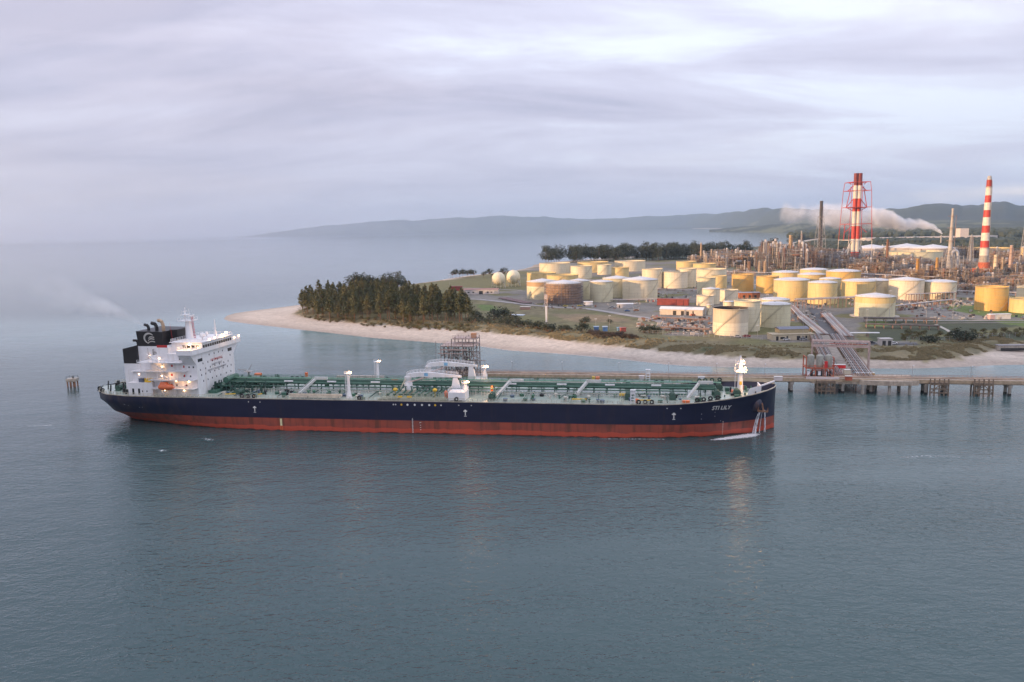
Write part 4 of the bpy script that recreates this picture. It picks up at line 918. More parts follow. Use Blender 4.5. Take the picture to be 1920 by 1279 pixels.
# gangways lying along both rails
def gang(b, s0, s1, t, z):
    b.box(s0, s1, t-.5, t+.5, z, z+.12)
    for sg in (-.5, .5):
        for hh in (.55, 1.1): b.bar((s0, t+sg, z+hh), (s1, t+sg, z+hh), .12)
        for s in np.arange(s0, s1, .9): b.bar((s, t+sg, z), (s, t+sg, z+1.1), .12)
part('gangway', mat('gangway cream', (0.60,0.52,0.42), .6, var=.25), lambda b: (gang(b, 85.5, 104.5, -14.6, 12.0), b.box(86,105,-14.3,-13.4,12.3,13.0)))
part('gangway', mat('gangway pink', (0.62,0.52,0.50), .6, var=.25), lambda b: (gang(b, 92, 111.5, 14.4, 13.0), b.box(92,111,14.0,14.3,13.0,14.2)))
for (s, t, z1) in ((207.6,-15.2,16.2),(213.3,15.2,17.4)):
    def lt(b, s=s, t=t, z1=z1):
        for x in (-.7, .7): b.bar((s+x,t,11.5),(s+x,t,z1),.28)
        for z in np.arange(12, z1, .95): b.bar((s-.7,t,z),(s+.7,t,z),.22)
        b.box(s-.9,s+.9,t-.5,t+.5,z1-.2,z1+.1); b.box(s-.8,s+.8,t-.1,t+.1,z1-1.4,z1-.2)
    part('boarding_ladder', WHITE(), lt)
for s, t in ((86,-8),(160,-7),(187.5,-6.5),(226,-6.5)):   # sloping access stairs up to the catwalk
    part('access_stair', mat('pale stair', (0.55,0.56,0.54), .5), lambda b, s=s, t=t: (b.bar((s,t,11.6),(s+4.2,-2.2,16.0),.8,.8), b.bar((s,t-.5,12.6),(s+4.2,-2.7,17),.12), b.box(s+4,s+9,-2.6,-2.0,15.9,16.9)))
part('red_deck_gear', ORNG(), lambda b: (b.cbox(63,6,15.6,2.4,1.6,.8), b.cbox(83,6,15.3,.9,.8,1.6), b.cbox(116,12,12.4,3,1.5,1.2), b.cbox(157.5,-2.8,12.0,.8,.8,2.4), b.cbox(209,-13.5,11.5,1,1,1.3), b.cbox(225,-13.8,11.5,2.5,1.2,1.1), b.cbox(195,7,14.6,1.4,1.4,1.5)))
part('yellow_deck_gear', YEL(), lambda b: (b.bar((70,-12,11.6),(73.5,-12,12.4),.4), b.bar((60,-13.6,12.4),(64,-13.6,12.6),.3), b.cbox(193.5,6,14,1,1,2.4), b.bar((209,-12.5,12.2),(214,-12.5,12.2),.35), b.bar((187,-12.5,12.2),(192,-12.5,12.2),.35), b.cbox(205,-6.4,12.2,4,.5,.9)))

# ------------------------------------------------------------------ things carried by the ship
def rootish(name, label, cat): return thing(name, label, cat, SO, YAW)
lb = rootish('lifeboat', 'orange enclosed lifeboat hanging on the near side of the white deckhouse', 'lifeboat')
def lbm(b):
    n, k = 14, 12; vs = []
    for i in range(n+1):
        u = i/n*2-1; w = (1-abs(u)**2.6)**.5 if abs(u) < 1 else 0.02
        for j in range(k): a = 2*math.pi*j/k; vs.append((38.2+u*3.4, -15.9+1.25*w*math.cos(a), 15.2+(1.25*w if math.sin(a) > 0 else 1.15*w)*math.sin(a)))
    b.add(vs, [(i*k+j, i*k+(j+1)%k, (i+1)*k+(j+1)%k, (i+1)*k+j) for i in range(n) for j in range(k)], True)
part('lifeboat_hull', mat('lifeboat orange', (0.62,0.14,0.05), .45, var=.15), lbm, lb)
part('canopy', mat('lifeboat orange', (0.62,0.14,0.05), .45), lambda b: b.hexa([(35.8,-16.6,16.0),(39.0,-16.6,16.0),(39.0,-15.2,16.0),(35.8,-15.2,16.0)],[(36.2,-16.3,17.1),(38.4,-16.3,17.1),(38.4,-15.5,17.1),(36.2,-15.5,17.1)]), lb)
part('lifeboat_davit', W, lambda b: (b.bar((35.4,-14.2,12),(35.4,-15.8,18),.35), b.bar((41.0,-14.2,12),(41.0,-15.8,18),.35)))
for s, c, nm in ((28.0, YEL(), 'yellow crate on the roof of the low white aft deckhouse, the longer and brighter box'), (25.6, mat('blue grey crate', (0.12,0.14,0.2), .6), 'small blue grey crate beside the yellow one on the aft deckhouse roof')):
    bx = rootish('crate', nm, 'crate')
    L_ = 2.7 if s > 27 else 1.9
    part('crate_body', c, lambda b, s=s, L_=L_: b.box(s, s+L_, -13.6, -12.4, 16.45, 17.7), bx)
    part('crate_lid', c, lambda b, s=s, L_=L_: b.box(s-.1, s+L_+.1, -13.7, -12.3, 17.7, 17.85), bx)

# water pouring from the hawse pipe and foam at the bow
FO = bpy.data.materials.new('white water'); FO.use_nodes = True
def foam_mat():
    nt = FO.node_tree; N = node_helper(nt); L = nt.links.new; b = nt.nodes['Principled BSDF']; b.inputs['Base Color'].default_value = (0.8, 0.82, 0.84, 1); b.inputs['Roughness'].default_value = 0.6
    tc = N('ShaderNodeTexCoord'); n = N('ShaderNodeTexNoise'); L(tc.outputs['Object'], n.inputs['Vector']); n.inputs['Scale'].default_value = 1.3; n.inputs['Detail'].default_value = 7; n.inputs['Roughness'].default_value = 0.7
    at_ = N('ShaderNodeAttribute', attribute_name='dens'); ad = N('ShaderNodeMath', operation='ADD'); L(n.outputs['Fac'], ad.inputs[0]); L(at_.outputs['Fac'], ad.inputs[1])
    r = N('ShaderNodeMapRange'); L(ad.outputs[0], r.inputs[0]); r.inputs[1].default_value = 0.80; r.inputs[2].default_value = 1.08; L(r.outputs[0], b.inputs['Alpha'])
foam_mat()
def foam_patch(name, label, pts, w, dens, zz=0.02, cat=None):
    """ribbon of foam along world points with soft ragged edges"""
    vs = []; dn = []; k = 7; n = len(pts)
    for i, (x, y) in enumerate(pts):
        a = pts[max(0, i-1)]; c = pts[min(n-1, i+1)]; dx, dy = c[0]-a[0], c[1]-a[1]; l = math.hypot(dx, dy) or 1; nx_, ny_ = -dy/l, dx/l
        for j in range(k):
            u = j/(k-1)*2-1; vs.append((x+nx_*u*w[i], y+ny_*u*w[i], zz)); dn.append(dens*(1-abs(u)**1.6)*(min(1, i/2, (n-1-i)/2)))
    me = bpy.data.meshes.new(name); me.from_pydata(vs, [], [(i*k+j, i*k+j+1, (i+1)*k+j+1, (i+1)*k+j) for i in range(n-1) for j in range(k-1)]); me.update()
    a = me.attributes.new('dens', 'FLOAT', 'POINT'); a.data.foreach_set('value', dn); me.materials.append(FO)
    o = bpy.data.objects.new(name, me); COL.objects.link(o); tag(o, label, cat, kind='stuff'); return o
def fall(s0, z0, s1, w0, w1):
    mb = MB(); n = 12
    pts = []
    for i in range(n+1):
        u = i/n; z = z0*(1-u)+0.05*u; s = s0+(s1-s0)*math.sqrt(u); t = -hb(s, max(z, 0.1))-1.1-0.7*math.sqrt(u); pts.append((s, t, z, w0+(w1-w0)*u))
    vs = []; k = 6
    for s, t, z, w in pts:
        for j in range(k): a = 2*math.pi*j/k; vs.append(ship_pt(s+w*math.cos(a), t+w*.6*math.sin(a), z))
    return vs, [(i*k+j, i*k+(j+1)%k, (i+1)*k+(j+1)%k, (i+1)*k+j) for i in range(n) for j in range(k)]
mb = MB()
for a in ((250.4, 8.0, 248.4, .22, .42), (251.6, 8.0, 252.0, .18, .32), (250.0, 8.0, 247.6, .1, .2), (250.9, 8, 250.0, .06, .2)): v_, f_ = fall(*a); mb.add(v_, f_, True)
fm_ = bpy.data.materials.new('falling water'); fm_.use_nodes = True; nt = fm_.node_tree; b = nt.nodes['Principled BSDF']; b.inputs['Base Color'].default_value = (0.82,0.84,0.88,1)
N = node_helper(nt); tc = N('ShaderNodeTexCoord'); mp = N('ShaderNodeMapping'); mp.inputs['Scale'].default_value = (3, 3, .35); n = N('ShaderNodeTexNoise'); n.inputs['Scale'].default_value = 1.6; n.inputs['Detail'].default_value = 5
r = N('ShaderNodeMapRange'); r.inputs[1].default_value = .36; r.inputs[2].default_value = .62; nt.links.new(tc.outputs['Object'], mp.inputs[0]); nt.links.new(mp.outputs[0], n.inputs['Vector']); nt.links.new(n.outputs['Fac'], r.inputs[0]); nt.links.new(r.outputs[0], b.inputs['Alpha'])
o = mb.build('water_jet', fm_); tag(o, kind='stuff')
P_ = [ship_pt(s, -hb(s, 0)-d, 0)[:2] for s, d in ((229,4.6),(233,4.2),(237,3.9),(240,3.6),(244,3.3),(247,3.0),(250,2.6),(252.5,2.0))]
foam_patch('bow_foam', None, P_, [.8,1.5,2.0,2.6,3.0,3.2,2.6,1.4], 0.75)
foam_patch('hull_foam', None, [ship_pt(s, -hb(s, 0)-d, 0)[:2] for s, d in ((182,1.6),(190,1.2),(200,1.0),(210,1.0),(216,1.2),(222,1.8),(228,2.4))], [.5]*7, 0.45)
def px_foam(name, pts, w, dens): foam_patch(name, None, [at(x, y, 0) for x, y in pts], w, dens)
px_foam('foam_streak', [(0,798),(30,798),(60,799),(90,798),(120,799),(145,796)], [2.4,3,2.2,2.4,1.2,.8], 0.36)
px_foam('foam_streak', [(355,817),(375,820),(392,824),(404,827),(416,828)], [1.0,2.2,2.6,2.0,1.0], 0.42)
px_foam('foam_streak', [(280,843),(292,843),(304,845),(316,846),(328,847)], [1.2,2.2,1.8,1.2,.8], 0.45)
foam_patch('shore_foam', None, [at(x, y-.2, 0) for x, y in shore_px[2:18]], [1.3]*16, 0.42, 0.06)
px_foam('foam_streak', [(1655,855),(1675,857),(1700,857),(1730,855),(1760,855),(1790,857),(1815,858),(1835,860)], [3.2,4,3,2,1.6,1.8,1.6,1], 0.33)

# the lamps' own light
for (s_, t_, z_, e_) in ((245.0, -2.2, 21.2, 1200), (51.8, 4.0, 32.6, 600), (46.5, -15.2, 29.4, 350), (108.3, -13.8, 21.2, 600), (150.6, -11.9, 18.4, 650), (152.8, 10.4, 19.4, 550), (39.0, -15.2, 19.2, 70), (33.5, -14.0, 23.6, 60), (44.0, -15.5, 16.4, 70), (247.0, -3.8, 14.4, 160), (157.5, -4.5, 14.0, 160)):
    ld = bpy.data.lights.new('deck_lamp', 'POINT'); ld.energy = e_; ld.color = (1.0, 0.55, 0.24); ld.shadow_soft_size = 0.5
    lo = bpy.data.objects.new('deck_lamp', ld); COL.objects.link(lo); lo.location = ship_pt(s_, t_, z_)
# ================================================================== JETTY
def rot_of(a, b): return math.atan2(b[1]-a[1], b[0]-a[0])
JA = at(1483, 736, 0); JB = at(1897, 743, 0); JR = rot_of(JA, JB); ju = (math.cos(JR), math.sin(JR)); jv = (-ju[1], ju[0])
jet = thing('jetty', 'long concrete jetty on piles behind the tanker, running to the right edge', 'jetty', (JA[0], JA[1], 0), JR)
JL0, JL1, JZ = -150.0, 190.0, 5.9
JC = mat('jetty concrete', (0.42, 0.35, 0.28), 0.85, var=0.35, scale=0.7, dirt=(0.14, 0.085, 0.06), dirt_amt=0.6)
n_span = 34; L1 = (JL1-JL0)/n_span
mb = MB(); mb.box(0, L1-0.12, 0.3, 5.6, JZ-1.5, JZ); span = mb.build('deck_slab', JC, jet); span.location = (JL0, 0, 0)
for i in range(1, n_span):
    o = span.copy(); COL.objects.link(o); o.parent = jet; o.location = (JL0+i*L1, 0, 0)
mb = MB(); mb.box(0, L1*2-.1, -0.15, 0.27, JZ-1.1, JZ+0.25); q = mb.build('edge_beam', mat('stained beam', (0.42,0.32,0.22), .85, var=.4, scale=.5), jet); q.location = (JL0, 0, 0)
for i in range(1, n_span//2): o = q.copy(); COL.objects.link(o); o.parent = jet; o.location = (JL0+i*2*L1, 0, 0)
mb = MB()
for y, z, r in ((1.2, JZ+.7, .5), (2.0, JZ+.75, .4), (4.8, JZ+.6, .3)): mb.bar((JL0, y, z), (JL1, y, z), r, n=6)
tag(mb.build('pipeline', mat('jetty pipe', (0.38,0.27,0.20), .7, var=.4, scale=.2), jet), kind=None)
mb = MB()
for z in (.55, 1.1): mb.bar((JL0, 5.4, JZ+z), (JL1, 5.4, JZ+z), .1)
for x in np.arange(JL0, JL1, 1.8): mb.bar((x, 5.4, JZ), (x, 5.4, JZ+1.1), .1)
mb.build('guard_rail', mat('dull red rail', (0.33,0.16,0.12), .7, var=.3), jet)
mb = MB(); mb.lathe([(0.62,-4),(0.62,JZ-2.6)], 0, 1.0, 10); mb.lathe([(0.95,JZ-2.6),(0.95,JZ-1.5)], 0, 1.0, 10); pile = mb.build('pile', CONC(), jet)
mb = MB(); mb.lathe([(0.70,-3.8),(0.70,0.9)], 0, 1.0, 10); tide = mb.build('tidal_growth', mat('wet growth', (0.03,0.03,0.028), .6), pile)
first = True
for x in (0.3, 12.6, 20.5, 31.5, 52.5, 60, 72.2, 83.6, 104, 112, 124, 136, 148, 160, 172, 184, -12, -24, -36, -48, -60, -72, -84, -96, -108, -120, -132, -144):
    for y in (0, 3.6):
        if first: pile.location = (x, y, 0); first = False; continue
        o = pile.copy(); COL.objects.link(o); o.parent = jet; o.location = (x, y, 0); p = tide.copy(); COL.objects.link(p); p.parent = o
# braced fender frames
for i, px in enumerate((1551, 1758, 1838)):
    x, y = at(px, 741, 0); x0 = (x-JA[0])*ju[0]+(y-JA[1])*ju[1]
    def fr(b, x0=x0):
        for xx in (-3.4, -1.8, 0, 1.8, 3.4):
            b.bar((x0+xx, -1.8, -2), (x0+xx, -1.4, JZ+(1.2 if i else -.5)), .42)
        for z in (1.2, 2.8, 4.6): b.bar((x0-3.6, -1.7, z), (x0+3.6, -1.7, z), .4)
        b.box(x0-3.6, x0+3.6, -1.6, 0, JZ-.9, JZ-.5)
        for sg in (-1, 1): b.bar((x0+sg*3.4, 1.5, -2), (x0+sg*3.4, 1.5, JZ-1.5), .5)
        b.bar((x0-3.4,-1.9,1.2),(x0,-1.9,4.6),.25); b.bar((x0+3.4,-1.9,1.2),(x0,-1.9,4.6),.25)
    part('fender_frame', mat('timber brown', (0.20,0.15,0.11), .85, var=.4), fr, jet)
# jetty lamps
def lamp_std(name, label, x, y, z, h, rot=0, group=None):
    t = thing(name, label, 'lamp post', (x, y, z), rot, group)
    part('post', STEEL(), lambda b: b.bar((0,0,0),(0,0,h),.22,.12,n=6), t)
    part('lamp_head', WHITE(), lambda b: (b.bar((0,0,h),(0,-.9,h+.1),.1), b.box(-.2,.2,-1.3,-.6,h,h+.22)), t); return t
labs = ['lamp post on the jetty directly behind the loading tower side of the tanker', 'lamp post on the jetty behind the tanker, second from the loading tower', 'third jetty lamp post, behind the middle of the tanker deck', 'jetty lamp post standing just left of the white ladder tower', 'jetty lamp post behind the tanker, left of the foremast', 'jetty lamp post between foremast and loading platform, just past the bow', 'jetty lamp post in open water right of the pier head, nearer one', 'jetty lamp post standing nearest the right edge of the photo']
for i, px in enumerate((949, 1048, 1159, 1255, 1347, 1439, 1715, 1823)):
    a = at(px, 712, JZ); xx = (a[0]-JA[0])*ju[0]+(a[1]-JA[1])*ju[1]
    lamp_std('jetty_lamp', labs[i], JA[0]+ju[0]*xx+jv[0]*4.6, JA[1]+ju[1]*xx+jv[1]*4.6, JZ, 5.3, JR, 'lamp posts along the jetty')
def jbox(name, label, cat, px, py, w, d, h, m, extra=None):
    a = at(px, py, JZ); t = thing(name, label, cat, (a[0], a[1], JZ), JR)
    part('body', m, lambda b: b.box(-w/2, w/2, -d/2, d/2, 0, h), t); part('roof', mat('pale lid', (.55,.53,.5), .6), lambda b: b.box(-w/2-.1, w/2+.1, -d/2-.1, d/2+.1, h, h+.12), t); return t
PK = mat('pinkish white panel', (0.66,0.58,0.57), .6, var=.1)
jbox('equipment_cabin', 'pale pink cabin on the jetty just past the bow of the tanker', 'cabin', 1459, 713, 3.2, 2.0, 1.5, PK)
jbox('equipment_cabin', 'pale cabin on the jetty left of the white ladder tower', 'cabin', 1203, 711, 2.2, 2.0, 1.4, PK)
jbox('parked_van', 'small white van on the jetty behind the foredeck', 'van', 1315, 712, 2.6, 1.7, 1.3, WHITE())

# ---- pier head platform and trestle to the shore
pa = at(1607, 727, 4); 
ph = thing('pier_platform', 'wide concrete platform where the trestle meets the jetty', 'platform', (JA[0]+ju[0]*30, JA[1]+ju[1]*30, 0), JR)
def plat(b):
    n = 16; lo = []; hi = []
    for k in range(n+1):
        a = math.pi+math.pi*k/n; lo.append((8+11.5*math.cos(a), 0.0+2.6*math.sin(a)))
    pts = lo+[(19.5, 12), (-22, 12), (-22, 0.0)]
    b.add([(x, y, JZ-1.9) for x, y in pts]+[(x, y, JZ-0.02) for x, y in pts], [tuple(range(len(pts)))[::-1], tuple(range(len(pts), 2*len(pts)))]+[(i, (i+1)%len(pts), len(pts)+(i+1)%len(pts), len(pts)+i) for i in range(len(pts))])
part('platform_slab', JC, plat, ph)
for x, y in ((-2,-.8),(8,-1.2),(16,-.4),(-18,6),(-8,6),(4,6),(14,6),(-18,10),(6,10),(15,10)):
    part('pile', CONC(), lambda b, x=x, y=y: b.lathe([(.6,-4),(.6,JZ-1.9)], x, y, 10), ph)
# trestle: from the platform to the shore
TA = at(1592, 705, JZ); TB = at(1548, 632, 5.6); TR = rot_of(TA, TB); TL = math.hypot(TB[0]-TA[0], TB[1]-TA[1])
tr = thing('trestle_bridge', 'trestle roadway with pipe racks running from the pier head to the shore', 'bridge', (TA[0], TA[1], 0), TR)
LRD = TL+6
ROADM = mat('asphalt', (0.07,0.068,0.066), .9, var=.25, scale=.3)
def sl(b): b.box(-4, LRD, -2.2, 2.2, JZ-.9, JZ)
part('roadway', mat('trestle concrete', (.24,.21,.18), .9, var=.3, scale=.4), sl, tr)
for sg in (-1, 1):
    y0 = sg*2.6; y1 = sg*(8.6 if sg > 0 else 9.0)
    for k, y in enumerate(np.linspace(y0+sg*.5, y1-sg*.4, 8)):
        c = [(.22,.21,.22), (.36,.34,.34), (.14,.13,.14), (.28,.15,.12), (.34,.33,.34), (.12,.11,.12), (.30,.26,.24), (.42,.40,.40)][k]
        m_ = mat('rack pipe %d' % k, c, .5, var=.25)
        part('rack_pipe', m_, lambda b, y=y, k=k: b.bar((-2, y, JZ+.75+.1*(k%3)), (LRD, y, JZ+.75+.1*(k%3)), .42, n=6), tr)
    part('rack_frame', mat('rack steel', (.30,.19,.15), .7, var=.4), lambda b: [b.box(x, x+.35, min(y0,y1), max(y0,y1), JZ-.2, JZ+.35) or b.box(x, x+.4, y0-.2, y0+.2, -3, JZ) or b.box(x, x+.4, y1-.2, y1+.2, -3, JZ) for x in np.arange(-2, LRD, 7.0)], tr)
    part('rack_rail', mat('rack steel', (.30,.19,.15), .7), lambda b: [b.bar((-2,y1,JZ+1.3+hh),(LRD,y1,JZ+1.3+hh),.09) for hh in (0,.5)]+[b.bar((x,y1,JZ),(x,y1,JZ+1.8),.09) for x in np.arange(0,LRD,2.4)], tr)
# portal over the trestle near the shore
po = at(1520, 676, 3); pq = at(1606, 668, 3)
pt = thing('pipe_portal', 'tall pale pink steel portal spanning the trestle by the beach', 'portal', (TA[0]+math.cos(TR)*36, TA[1]+math.sin(TR)*36, 0), TR)
def portal(b):
    for y in (-12.2, 12.4):
        for x in (0, 3.2): b.bar((x, y, 0), (x, y, 15.2), .5); 
        for z in (5, 10): b.bar((0,y,z),(3.2,y,z),.25)
        b.bar((0,y,0),(3.2,y,5),.2)
    for z in (12.8, 15.2):
        for x in (0, 3.2): b.bar((x, -12.2, z), (x, 12.4, z), .55)
    for y in np.linspace(-12, 12, 11): b.bar((0,y,12.8),(0,y,15.2),.22); b.bar((0,y,15.2),(3.2,y,15.2),.22)
PINKS = mat('pink primer steel', (.52,.38,.34), .6, var=.2)
part('portal_frame', PINKS, portal, pt)
part('cross_pipe', mat('cross pipe red', (.45,.15,.12), .6), lambda b: (b.bar((1,-11,14),(1,5,14),.5,n=6)), pt)
part('cross_pipe', STEEL(), lambda b: (b.bar((2,-11,13.9),(2,12,13.9),.5,n=6)), pt)
# fire pump shed with vertical tanks
fx = at(1539, 712, JZ)
fs = thing('fire_pump_platform', 'red steel platform carrying grey vertical tanks at the pier head', 'platform', (fx[0]+jv[0]*2.5, fx[1]+jv[1]*2.5, JZ), JR)
def fsf(b):
    for x in (-5.4, -1.6, 2.2, 5.4):
        for y in (0, 6): b.bar((x,y,0),(x,y,8.8 if abs(x) > 5 else 4.4),.38)
    for z in (.2, 4.4): b.bar((-5.6,0,z),(5.6,0,z),.5); b.bar((-5.6,6,z),(5.6,6,z),.5)
    b.box(-5.6,5.6,0,6,4.3,4.5)
    for x in (-5.4, 5.4): b.bar((x,0,4.4),(x,6,4.4),.4); b.bar((x,0,8.8),(x,6,8.8),.3)
    for z in (5.3,): b.bar((-5.6,0,z),(5.6,0,z),.15)
    b.bar((-5.4,0,.3),(-1.6,0,4.3),.22); b.bar((2.2,0,4.3),(5.4,0,.3),.22)
ORS = mat('orange red steel', (.42,.11,.06), .7, var=.3)
part('support_frame', ORS, fsf, fs)
for x in (-3.2, 0.4, 3.9):
    part('vertical_tank', mat('grey green tank', (.30,.30,.26), .6, var=.25), lambda b, x=x: b.lathe([(1.45,4.5),(1.45,9.2),(.9,9.7),(.2,9.8)], x, 2.4, 14), fs)
part('red_cabinet', mat('bright red', (.62,.03,.03), .5), lambda b: b.box(1.9,3.0,-.2,.8,4.6,7.2), fs)
for x in (-4.4,-3.0,-1.0,.8,3.0,4.4): part('pump', mat('pump black', (.04,.045,.05), .5), lambda b, x=x: b.lathe([(.5,.2),(.5,2.6),(.3,3.2)], x, 1.0, 8), fs)
part('white_cabinet', WHITE(), lambda b: (b.box(-4.9,-3.9,-.1,.6,1.2,3.0), b.box(-.6,.4,-.1,.6,1.4,3.0), b.box(2.0,2.7,-.1,.6,1.2,2.9)), fs)
part('low_wall', PK, lambda b: b.box(-5.6,7.5,-1.4,-1.0,0,.9), fs)
jbox('white_cabin', 'cream cabin on the pier head beside the red steel platform', 'cabin', 1588, 706, 2.3, 2.0, 2.9, CREAM())
jbox('red_cabinet_box', 'low red cabinet in front of the cream cabin on the pier head', 'cabinet', 1591, 713, 2.6, 1.4, 1.7, ORS)
jbox('yellow_gantry_box', 'long ochre canopy at the right end of the trestle foot', 'canopy', 1622, 702, 7.2, 2.0, .7, mat('ochre', (.50,.33,.09), .7))
jbox('red_skid', 'bright red pump skid beside the grey vertical tanks', 'pump skid', 1573, 690, 5.2, 2.0, 1.5, mat('bright red', (.62,.03,.03), .5))
def valves(b):
    for k in range(70):
        x = rng.uniform(-6, 8); y = rng.uniform(0, 16); b.bar((x,y,0),(x+rng.uniform(-2,2),y+rng.uniform(-1,1),rng.uniform(.5,2.6)),rng.uniform(.12,.35))
vx = at(1566, 708, JZ); vt = tag(MB().build('x', None), None)
bpy.data.objects.remove(vt)
vm = MB(); valves(vm); o = vm.build('valve_cluster', mat('muted red pipework', (.36,.22,.20), .7, var=.4), None, (vx[0], vx[1], JZ), JR); tag(o, 'tangle of muted red valves and pipework on the pier head', 'pipework', kind='stuff')

# ---- loading tower behind the cranes
lx, ly = at(866, 735, 0); 
LT = thing('loading_tower', 'tall grey steel loading arm tower rising behind the ship cranes', 'loading tower', (lx, ly, 0), JR)
TZ0, TZ1 = 5.5, 24.5
TWM = mat('tower grey steel', (.30,.26,.24), .7, var=.35)
def ltf(b):
    W_, D_ = 7.2, 6
    for x in (-W_, -W_/3, W_/3, W_):
        for y in (-D_, 0, D_): b.bar((x,y,0),(x,y,TZ1-(3 if x < -5 else 0)),.35)
    for z in (9, 13, 17, 21):
        for y in (-D_, D_): b.bar((-W_,y,z),(W_,y,z),.3)
        for x in (-W_, W_): b.bar((x,-D_,z),(x,D_,z),.3)
    for z0 in (5, 9, 13, 17):
        b.bar((W_,-D_,z0),(W_,D_,z0+4),.22); b.bar((W_/3,-D_,z0),(W_,-D_,z0+4),.22); b.bar((-W_/3,D_,z0),(-W_,D_,z0+4),.22)
part('tower_frame', TWM, ltf, LT)
part('top_deck', mat('tower pink steel', (.45,.34,.30), .7, var=.25), lambda b: (b.box(-7.4,7.4,-6,6,21.0,21.35), b.box(-3.2,7.4,-1,6,23.4,23.9), b.box(-7.6,4.5,-6.3,-5.9,19.4,20.0), b.box(-8.4,2.5,-6.6,-6.3,17.9,18.25)), LT)
part('top_rail', mat('tower pink steel', (.45,.34,.30), .7), lambda b: [b.bar((x0,y,z+h),(x1,y,z+h),.12) for x0,x1,y,z in ((-7.4,7.4,-6,21.3),(-3.2,7.4,-1,23.9),(-3.2,7.4,6,23.9)) for h in (.6,1.2)]+[b.bar((x,-6,21.3),(x,-6,22.5),.12) for x in np.arange(-7.4,7.5,1.2)]+[b.bar((x,-1,23.9),(x,-1,25.1),.12) for x in np.arange(-3,7.5,1.2)], LT)
part('orange_hoist', mat('hoist orange', (.60,.30,.16), .6), lambda b: (b.box(4.8,6.9,0,2,24,26.0)), LT)
for k in range(9):   # hoses and arms hanging inside
    x = -6.4+k*1.55; y = -5.4+0.5*(k%3)
    def arm(b, x=x, y=y, k=k):
        ps = []
        for i in range(13):
            u = i/12; ps.append((x+1.8*math.sin(u*6+k)*u+(.9*k%1.2), y+.6*math.cos(u*4+k), 20.5-u*14))
        b.poly(ps, .42, n=6)
    part('loading_hose', mat('hose brown %d' % (k%3), [(.10,.07,.06),(.16,.12,.10),(.26,.2,.17)][k%3], .6), arm, LT)
part('hose_arm', TWM, lambda b: (b.bar((6.5,-6,15.5),(12.5,-7,15.2),.28), b.bar((6,-6,19),(9.5,-6.5,16.2),.22), b.bar((-9.0,-7.4,5),(-9.0,-7.4,23.5),.16), b.bar((7.2,-6,17),(10,-6.4,16.4),.2)), LT)
def lmess(b):
    for k in range(170):
        x = rng.uniform(-7,7); y = rng.uniform(-5.5,5.5); z = rng.uniform(6,20); b.bar((x,y,z),(x+rng.uniform(-1.6,1.6),y+rng.uniform(-.8,.8),z+rng.uniform(-2.5,2.5)),rng.uniform(.1,.26))
o = part('pipework', mat('tower dark pipework', (.15,.115,.10), .7, var=.4), lmess, LT); o['kind'] = 'stuff'

# dolphin on the left
dx, dy = at(137, 725, 0)
dl = thing('mooring_dolphin', 'small square mooring dolphin standing alone in the water at left', 'dolphin', (dx, dy, 0), R(8))
part('concrete_cap', CONC(), lambda b: (b.box(-2.2,2.2,-2,2,3.0,4.0), b.box(-2.0,2.0,-1.8,1.8,2.6,3.0)), dl)
for x in (-1.7, -.2, 1.6):
    for y in (-1.4, 1.4): part('pile', RUST(), lambda b, x=x, y=y: b.lathe([(.32,-3),(.32,2.6)], x, y, 8), dl)
part('bollard', DARK(), lambda b: (b.lathe([(.4,4),(.3,4.7),(.5,5.0)], .4, 0, 8), b.bar((-1.9,-1.7,4),(-1.9,-1.7,5.4),.12), b.bar((1.9,1.7,4),(1.9,1.7,5.2),.1), b.bar((-1.9,1.7,4),(-1.9,1.7,5.2),.1), b.bar((-1.9,1.7,5.2),(1.9,1.7,5.2),.08), b.bar((-1.9,-1.7,5.2),(1.9,-1.7,5.2),.08)), dl)

